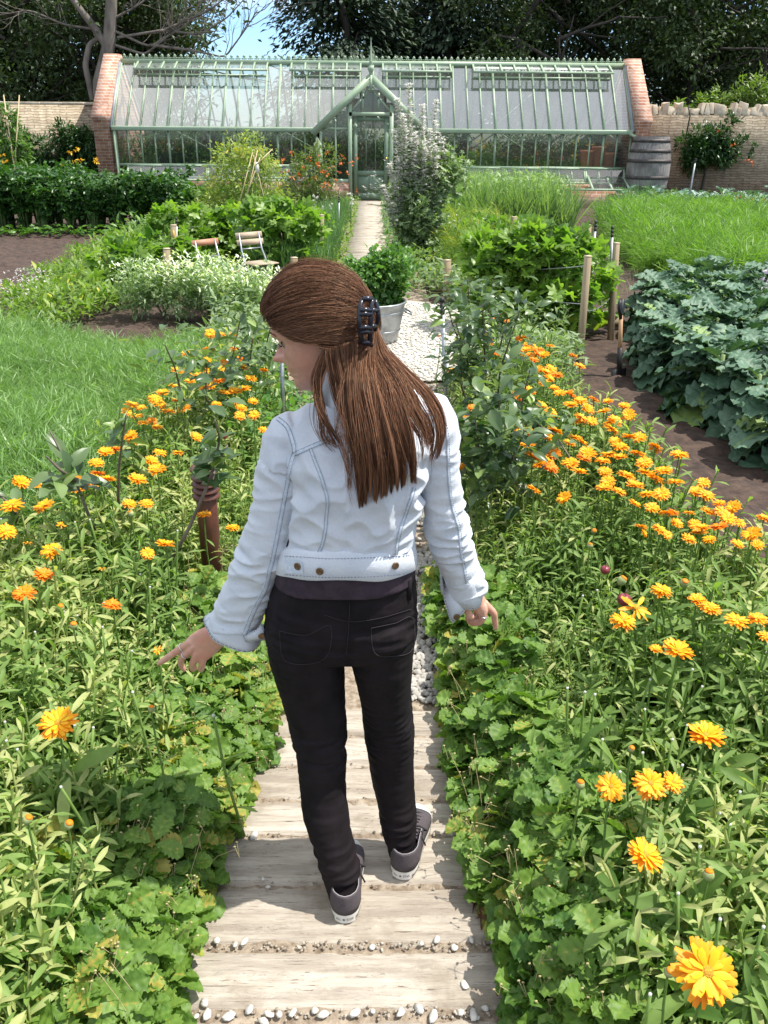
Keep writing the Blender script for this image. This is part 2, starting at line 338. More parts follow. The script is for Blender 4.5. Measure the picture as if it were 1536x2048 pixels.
# path base of grit, gravel circle round the tub
mb=MB(); V,Q=grid_sheet(-.72,.62,.6,24.3,20,300,lambda x,y:-.008+.006*vnoise(x*30,y*30)); mb.add(V,Q); tag(mb.build('path',M['chip'],smooth=True),kind='structure')
mb=MB(); a=np.linspace(0,2*math.pi,49)[:-1]; r=1.25+.06*np.sin(a*5)
ring=np.stack([.22+np.cos(a)*r,8.3+np.sin(a)*r*1.35,np.full(48,.012)],-1); mb.add(np.concatenate([[[.22,8.3,.016]],ring]),[(0,i+1,(i+1)%48+1) for i in range(48)])
tag(mb.build('gravel_circle',M['gravel']),kind='structure')
def pebble_tpl(seed):
    rg=np.random.default_rng(seed); V=[];n=8
    for i,ph in enumerate(np.linspace(-1.2,1.2,5)):
        for k in range(n): V.append((math.cos(ph)*math.cos(k*2*math.pi/n),math.cos(ph)*math.sin(k*2*math.pi/n)*.8,math.sin(ph)*.6))
    V=np.array(V)*(1+rg.normal(0,.13,(len(V),1))); V=np.concatenate([V,[[0,0,-.62],[0,0,.6]]])
    Q=np.array([(i*n+k,i*n+(k+1)%n,(i+1)*n+(k+1)%n,(i+1)*n+k) for i in range(4) for k in range(n)])
    T=np.array([(40,(k+1)%n,k) for k in range(n)]+[(41,32+k,32+(k+1)%n) for k in range(n)]); return V,[Q,T]
PEB=[pebble_tpl(i) for i in range(5)]
# loose white gravel on the circle and beyond the sleepers
mb=MB()
N=5200; a=uni(0,2*math.pi,N); r=1.24*np.sqrt(RNG.random(N)); P=np.stack([.22+np.cos(a)*r,8.3+np.sin(a)*r*1.35,np.full(N,.02)],-1)
for k in range(5):
    s=slice(k*N//5,(k+1)*N//5); n=len(P[s]); mb.scatter(PEB[k],P[s],rots(uni(0,6,n),RNG.normal(0,.3,n)),uni(.008,.02,n),RNG.random(n))
tag(mb.build('white_gravel',M['stone'],smooth=True),'loose white limestone gravel spread around the galvanised tub','gravel',kind='stuff')
mb=MB()
for k in range(5):
    n=520; q=np.stack([uni(-.5,.62,n),uni(2.6,6.6,n)],-1); q=q[(q[:,0]>.12)|(RNG.random(n)<.35)]; q=np.concatenate([q,np.stack([.24+RNG.normal(0,.09,260),uni(2.52,3.7,260)],-1)]); n=len(q)
    mb.scatter(PEB[k],np.stack([q[:,0],q[:,1],np.full(n,.004)],-1),rots(uni(0,6,n),RNG.normal(0,.3,n)),uni(.007,.019,n),RNG.random(n))
tag(mb.build('path_stones',M['grey_stone'],smooth=True),'pale loose stones scattered over the earth path just past the last sleepers','gravel',kind='stuff')
# sleepers
EDG=[1.06,1.352,1.532,1.722,1.905,2.045,2.195,2.35,2.50]
LB=['nearest weathered sleeper, cut off by the bottom edge behind a row of white pebbles','deeply cracked sleeper between the pebble-filled gap and the smoother plank before the left heel',
 'pale sleeper plank under the heel of the left canvas shoe','sleeper with a saw-cut line under the right canvas shoe','sleeper just ahead of the right shoe with a grey stone at its left end',
 'narrow sunlit sleeper beside the strawberry runner that leans over the path','sleeper plank level with the woman\'s shins','furthest sleeper of the near path, where the loose gravel begins']
for i in range(8):
    y0,y1=EDG[i]+(.010 if i in (1,2) else .003),EDG[i+1]-(.010 if i<2 else .003); x0,x1=-.66+RNG.normal(0,.015),.56+RNG.normal(0,.015); nx,ny=90,14
    V,Q=grid_sheet(x0,x1,y0,y1,nx,ny,lambda x,y:.0+0*x)
    G=V.reshape(ny+1,nx+1,3); x,y=G[...,0],G[...,1]; e=np.minimum(np.abs(y-y0),np.abs(y1-y))
    yy=G[...,1]; wob=.004*np.sin(x*9+i*2)+.003*np.sin(x*31+i); yy[0]+=wob[0]; yy[-1]+=wob[-1]*.7
    G[...,2]=-.012*np.exp(-e/.008)+.0035*vnoise(x*5+i*7,y*60)+.002*RNG.normal(size=x.shape)*(vnoise(x*4+i,y*45)>.2)
    mb=MB(); mb.add(V,Q,tint=float(np.clip(.55+RNG.normal(0,.25),0,1)))
    b=G.copy(); n=(nx+1)
    for edge in (G[0],G[-1][::-1]):
        m=len(edge); lo=edge.copy(); lo[:,2]=-.1; mb.add(np.concatenate([edge,lo]),np.array([(j,m+j,m+j+1,j+1) for j in range(m-1)]),tint=.4)
    tag(mb.build('sleeper_plank',M['oak'],smooth=True),LB[i],'sleeper','railway sleepers laid across the path')
mb=MB()
for k in range(5):
    n=110; i=RNG.integers(1,8,n); i=np.where(RNG.random(n)<.55,RNG.integers(1,3,n),i); y=np.array(EDG)[i]+RNG.normal(0,.007,n); x=uni(-.6,.52,n); mb.scatter(PEB[k],np.stack([x,y,np.full(n,.0)],-1),rots(uni(0,6,n),RNG.normal(0,.4,n)),uni(.002,.0055,n),.5)
tag(mb.build('joint_grit',mat('brown_grit',(.17,.13,.09),(.45,.40,.33),scale=30,rough=.95)),'brown grit and tiny stones lodged in the joints between the sleepers','grit',kind='stuff')
# far path boards up to the door
mb=MB()
for i in range(58):
    y=10.4+i*.235
    if y>23.9: break
    mb.box((-.14+RNG.normal(0,.012),y,-.02),(.64,.222,.05+RNG.normal(0,.004)),rotz(RNG.normal(0,.006)),tint=float(np.clip(RNG.normal(.85,.15),0,1)))
tag(mb.build('boarded_path',M['oak']),kind='structure')
# white pebbles in the gaps
pl=[(372,2000),(385,2022),(408,2010),(418,2030),(455,2034),(470,2028),(500,2024),(520,2034),(545,2030),(565,2033),(590,2026),(632,2030),(646,2024),(716,2026),(745,2027),(790,2022),(810,2030),(842,2028),(864,2032),(925,2022),(938,2030),(955,2036),(970,2018),
 (438,1886),(467,1886),(487,1884),(740,1886),(938,1880),(978,1882),(838,1885),(875,1884),(905,1886),(508,1671),(532,1762),(555,1764),(927,1968),(942,1765),(1000,1880)]
for i,(px,py) in enumerate(pl):
    p=gnd(px+RNG.normal(0,7),py+RNG.normal(0,5),.004); s=(.0115 if py>1900 else .010)*RNG.uniform(.55,1.4); 
    if i in (26,37): s*=.8
    if (px,py)==(508,1671): s=.018
    o=link('pebble',None) if False else MB().scatter(PEB[i%5],[p],rots(np.array([RNG.uniform(0,6)]),np.array([RNG.normal(0,.3)])),np.array([[s*RNG.uniform(.8,1.35),s*RNG.uniform(.7,1.1),s*RNG.uniform(.6,1.0)]]),.5).build('pebble',M['stone'],smooth=True,loc=tuple(p))
    if py>1950: lb='white pebble in the row along the nearest gap between sleepers'; 
    elif py>1850: lb='white pebble in the gap behind the left shoe'
    else: lb='small grey-white stone by the plank joint near the shoes'
    if (px,py)==(508,1671): lb='larger grey stone at the left end of a plank, by the strawberry leaves'
    if (px,py)==(927,1968): lb='lone pale stone lying out on the cracked sleeper'
    tag(o,lb,'pebble','pebbles on the sleepers')
# ------------------------------------------------------------------ garden walls
def wall(name,label,x0,x1,y,z,mt):
    t=thing(name,label,'wall',(x0,y,0)); mb=MB(); mb.box(((x0+x1)/2,y+.22,z/2-.1),(x1-x0,.44,z+.2)); mb.build('wall_face',mt,t); return t
wl=wall('garden_wall','long stone garden wall with thin pale coping on the left behind the climbing beans',-20,-7.66,26.4,2.24,M['drystone'])
mb=MB()
for x in np.arange(-20,-7.8,.6): mb.box((x+.3,26.62,2.28+RNG.normal(0,.006)),(.59,.52,.07),rotz(RNG.normal(0,.005)))
bevel(mb.build('coping',M['cope'],wl),.015)
wr=wall('garden_wall','coursed stone garden wall topped with upright rough coping stones, right of the greenhouse',7.45,22,26.2,2.13,M['drystone'])
x=7.5; mb=MB()
for k in range(92):
    wv=RNG.uniform(.10,.20); h=RNG.uniform(.16,.34); 
    bb=MB(); bb.box((0,0,h/2),(wv,.46,h),taper=RNG.uniform(.6,.95)); V=bb.V[0]+RNG.normal(0,.022,(8,3)); V=V@roty(RNG.normal(.12,.14)).T; mb.add(V+(x+wv/2,26.42,2.12),bb.Q[0]); x+=wv*.93
    if x>21.9: break
bevel(mb.build('coping_stones',M['cope'],wr),.02)
# ------------------------------------------------------------------ greenhouse
GX0,GX1,GY,GZ,RY,RZ=-6.9,6.75,24.9,1.70,26.5,3.30
gh=thing('greenhouse','long green timber greenhouse with brick gable ends, open roof vents and a central gabled porch','greenhouse',(0,GY,0))
SX=1.0
def slope(x,t,off=0):      # point on front roof slope, t 0 eaves..1 ridge, lifted off along its normal
    return np.array([x,GY+(RY-GY)*t-off*.707,GZ+(RZ-GZ)*t+off*.707])
def gable(x0,x1):
    mb=MB(); prof=[(GY-.22,-.1),(GY-.22,1.86),(GY-.30,1.90),(GY-.30,2.0),(RY-.10,3.50),(RY+.30,3.50),(RY+.35,3.46),(RY+2.0,1.9),(RY+2.0,-.1)]
    V=[(x0,y,z) for y,z in prof]+[(x1,y,z) for y,z in prof]; n=len(prof)
    mb.add(V,[tuple(range(n)),tuple(range(2*n-1,n-1,-1))]+[(i,n+i,n+(i+1)%n,(i+1)%n) for i in range(n)]); return mb
a=gable(-7.32,-6.95).build('gable_wall',M['brick'],gh); 
a=gable(6.80,7.16).build('gable_wall',M['brick'],gh)
MB().box((-4.2,GY+.12,.22),(5.4,.24,.5)).build('brick_base',M['brick'],gh); MB().box((4.0,GY+.12,.22),(5.4,.24,.5)).build('brick_base',M['brick'],gh)
xs=np.linspace(GX0+.02,GX1-.02,39)
PX=-.13; PW=1.36                                     # porch centre, half width
inp=lambda x:abs(x-PX)<PW-.02
mb=MB(); mg=MB()
for i,x in enumerate(xs):                            # roof bars
    w=.055 if i%4==0 else .034
    t0=0 if not inp(x) else min(1,max(0,(2.86-(abs(x-PX)/PW)*1.16-GZ)/(RZ-GZ)))
    if t0<.97: mb.bar(slope(x,t0,.02),slope(x,1,.02),w,.05,up=(0,1,0))
    mb.bar((x,RY+.06,RZ),(x,RY+1.7,GZ),w,.05,up=(0,1,0))
    if not inp(x): mb.bar((x,GY+.02,.80),(x,GY+.02,GZ),w*1.0,.05,up=(0,1,0))
    if i%8==4:                                        # inner braces and trusses
        mb.bar(slope(x,.05,-.1),(x+.95,GY+.5,GZ-.5),.03); mb.bar((x,GY+.3,GZ+.1),(x+1.3,RY,2.75),.03)
mb.build('glazing_bars',M['green'],gh)
mb=MB(); mb.box(((GX0+PX-PW)/2,GY-.05,GZ-.02),(PX-PW-GX0,.14,.11)); mb.box(((GX1+PX+PW)/2,GY-.05,GZ-.02),(GX1-PX-PW,.14,.11)); bevel(mb.build('gutter',M['green'],gh),.02)
mb=MB()
for sx in (GX0+.07,): mb.tube([(sx,GY-.06,GZ-.06),(sx,GY-.06,.35),(sx+.06,GY-.14,.25)],.045,10)
mb.build('downpipe',M['green'],gh,smooth=True)
mb=MB(); mb.tube([(GX1-.1,GY-.1,GZ-.05),(GX1+.12,GY-.25,GZ-.16),(GX1+.26,GY-.33,GZ-.2)],.04,10); mb.build('downpipe',M['green'],gh,smooth=True)
for s in (GX0-.03,GX1+.03):
    mb=MB(); mb.bar(slope(s,-.02,.05),slope(s,1.0,.05),.09,.03,up=(0,1,0)); mb.build('flashing',M['lead'],gh)
# ridge and cresting
mb=MB(); mb.box(((GX0+GX1)/2,RY,RZ+.03),(GX1-GX0,.14,.12)); 
for x in np.arange(GX0+.1,GX1-.05,.17):
    mb.box((x,RY,RZ+.12),(.02,.02,.07)); mb.box((x,RY,RZ+.17),(.065,.02,.065),roty(.785)); mb.box((x-.035,RY,RZ+.125),(.03,.02,.03),roty(.785)); mb.box((x+.035,RY,RZ+.125),(.03,.02,.03),roty(.785)); mb.tube([(x+.085-.05,RY,RZ+.1),(x+.085,RY,RZ+.13),(x+.085+.05,RY,RZ+.1)],.007,4)
mb.build('ridge_cresting',M['green'],gh)
# glass
def quadmb(*q): 
    m=MB()
    for a in q: m.add(a,[(0,1,2,3)])
    return m
m=MB()
for xa,xb in zip(xs[:-1],xs[1:]):
    xm=(xa+xb)/2; t0=0 if not inp(xm) else max(0,(2.86-(abs(xm-PX)/PW)*1.16-GZ)/(RZ-GZ))
    if t0<.95:
        vent=any(a<xm<b for a,b in ((-6.4,-2.95),(-2.25,-.45),(.2,1.98),(2.65,6.3)))
        t1=.80 if vent else 1
        if t1>t0: m.add([slope(xa,t0),slope(xb,t0),slope(xb,t1),slope(xa,t1)],[(0,1,2,3)])
m.build('roof_glass',M['roofglass'],gh)
quadmb([(GX0,RY+.06,RZ),(GX1,RY+.06,RZ),(GX1,RY+1.7,GZ),(GX0,RY+1.7,GZ)]).build('rear_roof_glass',glass_mat('rear_roof_glass',.10,.05),gh)
quadmb([(GX0,GY+.03,.8),(PX-PW,GY+.03,.8),(PX-PW,GY+.03,GZ),(GX0,GY+.03,GZ)],[(PX+PW,GY+.03,.8),(GX1,GY+.03,.8),(GX1,GY+.03,GZ),(PX+PW,GY+.03,GZ)]).build('front_glass',M['frontglass'],gh)
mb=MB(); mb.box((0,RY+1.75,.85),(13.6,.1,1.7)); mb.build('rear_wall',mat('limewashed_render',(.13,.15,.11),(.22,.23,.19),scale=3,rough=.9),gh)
# open ridge vents
for a,b in ((-6.42,-2.93),(-2.28,-.42),(.18,2.0),(2.62,6.32)):
    mb=MB(); ang=math.atan2(RZ-GZ,RY-GY)-.42; L=.56; hy,hz=RY-.06,RZ-.0
    P=lambda x,t,o=0:np.array([x,hy-math.cos(ang)*L*t-math.sin(ang)*o*1,hz-math.sin(ang)*L*t+math.cos(ang)*o])
    n=max(2,round((b-a)/.36))
    for x in np.linspace(a,b,n+1): mb.bar(P(x,0,.02),P(x,1,.02),.045,.04,up=(0,1,0))
    mb.bar(P(a-.03,1,.02),P(b+.03,1,.02),.07,.05); mb.bar(slope(a,.80,.02),slope(b,.80,.02),.055,.05)
    for x in np.linspace(a+.3,b-.3,max(2,n//3)): mb.bar(slope(x,.80,0),P(x,1,0),.012)
    f=mb.build('roof_vent',M['green'],gh); quadmb([P(a,1),P(b,1),P(b,0),P(a,0)]).build('pane',M['roofglass'],f)
# low side vents, hung open
vx=[(GX0+.35+i*1.06,GX0+.35+(i+1)*1.06-.04) for i in range(5)]+[(PX+PW+.12+i*1.06,PX+PW+.12+(i+1)*1.06-.04) for i in range(5)]
mb=MB(); mb.box(((GX0+PX-PW)/2,GY-.02,.80),(PX-PW-GX0,.10,.06)); mb.box(((GX1+PX+PW)/2,GY-.02,.80),(GX1-PX-PW,.10,.06)); mb.box(((GX0+PX-PW)/2,GY+.02,.49),(PX-PW-GX0,.14,.05)); mb.box(((GX1+PX+PW)/2,GY+.02,.49),(GX1-PX-PW,.14,.05)); mb.build('sill_rail',M['green'],gh)
for i,(a,b) in enumerate(vx):
    P=lambda x,t:np.array([x,GY-.08-.30*t,.785-.34*t]); mb=MB()
    for x in (a,b): mb.bar(P(x,0),P(x,1),.05,.04)
    for k in (1,2): mb.bar(P(a+(b-a)*k/3,0),P(a+(b-a)*k/3,1),.025,.03)
    mb.bar(P(a-.02,1),P(b+.02,1),.06,.045); mb.bar(P(a,0),P(b,0),.05,.045)
    f=mb.build('side_vent',M['green'],gh); quadmb([P(a,1),P(b,1),P(b,0),P(a,0)]).build('pane',M['frontglass'],f)
# porch
QY=24.25; px0,px1=PX-PW,PX+PW; AZ=2.84
mb=MB()
for s in (-1,1):
    e=np.array([PX+s*(PW+.12),QY-.08,GZ-.10]); ap=np.array([PX,QY-.08,AZ+.06]); mb.bar(e,ap,.17,.06,up=(0,1,0))
    e2=e+(0,.1,-.02); mb.bar(e2,ap+(0,.1,-.02),.10,.10,up=(0,1,0))
mb.bar((PX,QY-.1,AZ-.28),(PX,QY-.1,AZ+.1),.07,.07)
mb.build('bargeboard',M['green'],gh)
mb=MB(); mb.lathe([(.0,.0),(.05,.0),(.04,.06),(.055,.1),(.085,.16),(.06,.22),(.03,.25),(.05,.28),(.035,.34),(.02,.6),(.004,.86)],(PX,QY-.08,AZ+.08),14)
mb.build('finial',M['green'],gh,smooth=True)
mb=MB()
hgt=lambda x:GZ+(AZ-GZ)*(1-abs(x-PX)/PW)-.12
for x,wv in ((px0+.05,.13),(PX-.53,.10),(PX+.53,.10),(px1-.05,.13)): mb.box((x,QY,hgt(x)/2),(wv,.10,hgt(x)))
for x in (PX-.90,PX+.90): mb.box((x,QY,(.45+hgt(x))/2),(.04,.06,hgt(x)-.45))
mb.box((PX,QY,2.06),(1.1,.10,.09)); 
for x in (PX-.2,PX+.2): mb.box((x,QY,(2.1+hgt(x))/2),(.05,.06,hgt(x)-2.1))
for s in (-1,1):
    mb.bar((PX+s*.2,QY,2.42),(PX,QY,2.66),.04,.06,up=(0,1,0)); mb.bar((PX+s*.5,QY,2.12),(PX+s*.22,QY,2.42),.04,.06,up=(0,1,0)); mb.box((PX+s*.94,QY,1.72),(.74,.05,.045)); mb.box((PX+s*.94,QY,.47),(.74,.10,.09))
    for y in (QY,GY): mb.box((PX+s*PW,y,GZ/2),(.10,.10,GZ))
    mb.bar((PX+s*(PW+.08),QY,GZ-.02),(PX+s*(PW+.08),GY+.1,GZ-.02),.09)
mb.build('porch_frame',M['green'],gh)
for sx in (-1,1): MB().box((PX+sx*.94,QY+.03,.2),(.74,.2,.46)).build('porch_base',M['brick'],gh)
quadmb([(PX-PW,QY+.02,.45),(PX-.55,QY+.02,.45),(PX-.55,QY+.02,hgt(PX-.55)),(PX-PW,QY+.02,GZ-.1)],[(PX+.55,QY+.02,.45),(PX+PW,QY+.02,.45),(PX+PW,QY+.02,GZ-.1),(PX+.55,QY+.02,hgt(PX+.55))],
 [(PX-.55,QY+.02,2.1),(PX+.55,QY+.02,2.1),(PX+.02,QY+.02,2.74),(PX-.02,QY+.02,2.74)]).build('porch_glass',glass_mat('porch_glass',.04,.10,tint=(.42,.50,.45)),gh)  # dark tint in the panes stands in for the shaded porch interior
rb=RY-.45
quadmb([(PX-PW-.1,QY,GZ-.05),(PX-PW-.1,GY,GZ-.05),(PX,rb,AZ),(PX,QY,AZ)],[(PX+PW+.1,QY,GZ-.05),(PX+PW+.1,GY,GZ-.05),(PX,rb,AZ),(PX,QY,AZ)]).build('porch_roof',M['roofglass'],gh)
dr=MB(); dr.box((PX-.40,QY+.03,1.0),(.11,.06,2.0)); dr.box((PX+.40,QY+.03,1.0),(.11,.06,2.0)); dr.box((PX,QY+.03,1.95),(.70,.06,.12)); dr.box((PX,QY+.03,.66),(.70,.06,.12)); dr.box((PX,QY+.03,.09),(.70,.06,.18)); dr.box((PX,QY+.035,.40),(.70,.03,.5)); dr.box((PX,QY+.03,.40),(.09,.055,.44))
for x in (PX-.12,PX+.12): dr.box((x,QY+.03,1.31),(.02,.04,1.2))
dd=dr.build('door',M['green_dark'],gh); quadmb([(PX-.35,QY+.035,.7),(PX+.35,QY+.035,.7),(PX+.35,QY+.035,1.9),(PX-.35,QY+.035,1.9)]).build('pane',M['frontglass'],dd)
MB().lathe([(0,0),(.03,0),(.03,.02),(.012,.03),(.03,.06),(.03,.075),(0,.085)],(PX+.40,QY,1.02),12,rotx(math.pi/2)).build('handle',mat('brass',(.5,.36,.12),rough=.35,metal=1),dd,smooth=True)
# cold frame at the right foot of the greenhouse, timber board edging
cf=thing('cold_frame','low brick cold frame with a green glazed lid at the right foot of the greenhouse','cold frame',(5.6,23.9,0))
mb=MB(); mb.box((5.6,24.2,.1),(2.2,.8,.4)); mb.build('brick_base',M['brick'],cf)
mb=MB()
for x in (4.6,5.05,5.6,6.1,6.55): mb.bar((x,23.78,.33),(x+.04,24.75,.62),.05,.04)
mb.bar((4.55,23.78,.33),(6.62,23.78,.33),.07,.05); mb.build('lid_frame',M['green'],cf)
quadmb([(5.6,23.8,.34),(6.55,23.8,.34),(6.6,24.7,.62),(5.65,24.7,.62)]).build('pane',M['frontglass'],cf)
mb=MB(); mb.box((5.0,22.9,.05),(3.6,.06,.26)); tag(bevel(mb.build('edging_board',mat('board',(.26,.21,.13),(.36,.29,.19),scale=5,rough=.85,stretch=(1,1,8)),loc=(5.0,22.9,0)),.01),'pale timber edging board on the soil in front of the cold frame','board')
# barrel
br=thing('water_barrel','big grey weathered wooden barrel beside the right gable of the greenhouse','barrel',(7.12,24.35,0))
zz=np.linspace(0,1.6,17); rr=.44+.115*np.sin(np.pi*zz/1.6)
def wood_grey():
    m,nt,p=newmat('grey_staves'); g=noise_n(nt,3,8,.7,stretch=(14,14,.8)); s=noise_n(nt,2,4)
    c=mixc(nt,ramp(nt,g,.35,.65),(.13,.12,.115),(.30,.275,.255)); c=mixc(nt,ramp(nt,s,.45,.7),c,(.09,.08,.075)); nt.links.new(c,p.inputs['Base Color']); p.inputs['Roughness'].default_value=.85; bump(nt,p,g,.5,.01); return m
V=[];n=60
for z,r in zip(zz,rr): 
    for k in range(n): V.append((7.12+math.cos(k*2*math.pi/n)*(r-(.006 if k%3==0 else 0)),24.35+math.sin(k*2*math.pi/n)*(r-(.006 if k%3==0 else 0)),z))
mb=MB(); mb.add(V,np.array([(i*n+k,i*n+(k+1)%n,(i+1)*n+(k+1)%n,(i+1)*n+k) for i in range(16) for k in range(n)])); mb.lathe([(.43,1.58),(.40,1.58),(.40,1.5),(0,1.5)],(7.12,24.35,0),40)
mb.build('staves',wood_grey(),br,smooth=False)
hm=mat('iron_hoop',(.05,.048,.05),(.11,.09,.08),scale=8,rough=.6,metal=.6)
for z in (.08,.36,.62,1.02,1.26,1.5):
    r=lambda q:.446+.117*math.sin(math.pi*min(max(q,0),1.6)/1.6); MB().lathe([(r(z-.04)-.004,z-.04),(r(z-.04)+.004,z-.04),(r(z+.04)+.004,z+.04),(r(z+.04)-.004,z+.04)],(7.12,24.35,0),48).build('hoop',hm,br,smooth=True)
# ================================================================== trees behind the walls
M['tree_dark']=leafmat('tree_leaf_dark',(.022,.042,.014),(.07,.115,.036),rough=.5,trans=.22,nscale=3)
M['tree_mid']=leafmat('tree_leaf_mid',(.02,.038,.013),(.07,.11,.034),rough=.5,trans=.25,nscale=3)
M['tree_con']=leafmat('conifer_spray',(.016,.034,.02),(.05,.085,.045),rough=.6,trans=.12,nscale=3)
M['tree_lime']=leafmat('laurel_leaf',(.09,.15,.03),(.20,.29,.07),rough=.4,trans=.3,nscale=4)
M['bark']=mat('bark',(.03,.025,.02),(.07,.06,.05),scale=5,rough=.95,bmp=.8,bdist=.03,stretch=(1,1,.25))
M['bark_pale']=mat('bark_pale',(.10,.085,.07),(.20,.175,.15),scale=5,rough=.95,bmp=.8,bdist=.02,stretch=(1,1,.3))
def limb(mb,p,d,L,r,depth,tint=.5,n=7,wob=.18,kids=(2,3),spread=.7,ends=None,up=.15):
    P=[np.array(p,float)]; d=np.array(d,float)/np.linalg.norm(d); k=max(3,int(L/.45)+2)
    for i in range(k): d=d+RNG.normal(0,wob,3)*.5+np.array([0,0,up*.2]); d/=np.linalg.norm(d); P.append(P[-1]+d*L/k)
    mb.tube(P,np.linspace(r,r*.55,len(P)),n if r>.03 else 4,tint=tint,cap=False)
    if ends is not None and depth<=1: ends.append(P[-1])
    if depth>0:
        for j in range(RNG.integers(kids[0],kids[1]+1)):
            i=RNG.integers(max(1,len(P)//2-1),len(P)); q=RNG.normal(size=3); q/=np.linalg.norm(q); nd=d+q*spread
            limb(mb,P[i],nd,L*RNG.uniform(.5,.8),r*RNG.uniform(.4,.6),depth-1,tint,n,wob,kids,spread,ends,up)
    elif ends is not None: ends.append(P[-1])
def tree(label,x,y,h,cr,mt,N=5200,size=.30,z0=1.2,name='broadleaf_tree',trunk=.2,cone=False,tpl=LEAF2,bk='bark',group=None):
    t=thing(name,label,'tree',(x,y,0),group); mb=MB(); ends=[]
    top=h*.8; P=np.array([(x+RNG.normal(0,.12)*k,y+RNG.normal(0,.1)*k,top*k/6-.1) for k in range(7)]); mb.tube(P,np.linspace(trunk,trunk*.35,7),9)
    for k in range(9):
        a=k*2.4; zf=.25+.7*k/9; q=P[0]+(P[-1]-P[0])*zf; L=cr*(.85 if not cone else 1.0*(1.05-zf)); limb(mb,q,(math.cos(a),math.sin(a),.5 if not cone else -.05),L,trunk*.33,1,n=5,ends=ends)
    mb.build('trunk',M[bk],t,smooth=True); mb=MB()
    if cone:
        lv=22; N=int(N*2.0); size*=.62
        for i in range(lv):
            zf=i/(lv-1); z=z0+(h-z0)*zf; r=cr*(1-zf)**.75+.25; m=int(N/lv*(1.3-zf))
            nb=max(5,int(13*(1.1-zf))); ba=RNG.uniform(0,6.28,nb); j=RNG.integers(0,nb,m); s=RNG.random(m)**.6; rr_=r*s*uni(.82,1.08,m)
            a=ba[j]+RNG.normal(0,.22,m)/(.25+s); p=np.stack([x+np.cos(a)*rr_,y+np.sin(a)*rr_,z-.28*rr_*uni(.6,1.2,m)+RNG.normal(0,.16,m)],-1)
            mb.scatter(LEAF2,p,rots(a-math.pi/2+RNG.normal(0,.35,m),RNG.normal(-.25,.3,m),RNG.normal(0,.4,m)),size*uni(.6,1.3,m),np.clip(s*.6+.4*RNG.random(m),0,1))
    else:
        nb=15; cs=[(x,y,z0+(h-z0)*.5)]
        for k in range(nb):
            d=RNG.normal(size=3); d/=np.linalg.norm(d); cs.append((x+d[0]*cr*.68,y+d[1]*cr*.68,z0+(h-z0)*(.5+.44*d[2])))
        for c in cs:
            r=cr*RNG.uniform(.34,.52); bush(mb,c,(r,r,r*.85),int(N*2.1)//(nb+1),size*.66,tpl,clump=20,tint=(.0,1.0),shell=.25)
    mb.build('crown',M[mt],t); return t
tree('dark spreading tree at the far left, filling the top left corner of the photo',-12.6,31.5,9.5,3.6,'tree_dark',7000,.26)
tree('dark tree right behind the leaning bare trunk, left of the brick gable',-8.9,32.4,9.2,3.3,'tree_dark',6500,.26)
tree('lighter rounded tree whose edge meets the sky gap left of the ridge',-7.7,33.2,6.4,1.9,'tree_mid',5200,.22,z0=1.8)
tree('low dark tree in the deep shade behind the left wall',-15.8,34.5,10,3.8,'tree_dark',5000,.3)
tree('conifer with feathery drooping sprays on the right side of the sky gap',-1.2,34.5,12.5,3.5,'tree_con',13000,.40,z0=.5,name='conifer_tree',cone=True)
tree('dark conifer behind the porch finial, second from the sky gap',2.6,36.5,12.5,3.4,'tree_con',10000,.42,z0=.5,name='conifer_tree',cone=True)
tree('lighter green broadleaf tree above the right roof vents, among dark conifers',4.9,33.2,8.8,2.5,'tree_mid',7000,.22,z0=1.2)
tree('tall bushy tree with a pale thin trunk above the right gable',7.9,35.0,10,3.0,'tree_mid',7000,.25,z0=1.0)
tree('dark tree behind the rough-coped wall, right of the brick gable',10.6,33.5,9.5,3.0,'tree_dark',7000,.26,z0=.8)
tree('dark tree in the top right corner of the photo',13.8,34.2,10.5,3.6,'tree_dark',7500,.26,z0=.8)
tree('deep shaded tree in the second row behind the conifers',6.0,39.5,12,4.2,'tree_dark',6000,.34,z0=.5)
tree('deep shaded tree in the second row behind the right wall',12.2,40,12.5,4.4,'tree_dark',6000,.34,z0=.5)
tree('deep shaded tree in the second row behind the left wall',-11,39,11.5,4.4,'tree_dark',6000,.34,z0=.5)
for i,(x,y,h,c) in enumerate(((-13.5,37,11,4.0),(-17.5,37,11,4.2),(2.4,40.5,13,4.2),(9.4,37.5,12,3.8),(16.2,37.5,13,4.2),(18.5,41,13,4.6))):
    tree(['shaded tree in the rear behind the far left wall','filling tree in deep shade at the left rear','dark tree at the rear between the two conifers','dark tree at the rear above the right gable','dark tree at the rear above the rough wall','dark tree at the rear near the top right corner'][i],x,y,h,c,'tree_dark',8500,.34,z0=.3)
for x,lb in ((-21,'hazy dark tree mass in the furthest row at the left'),(-12,'dark tree in the furthest row behind the bare trunk'),(.6,'dark tree in the furthest row behind the first conifer'),(7.6,'dark tree in the furthest row behind the pale trunk'),(14.5,'dark tree in the furthest row behind the wall laurels'),(22,'dark tree in the furthest row at the right edge')): tree(lb,x,44,13.5,5.2,'tree_dark',8000,.46,z0=.2)
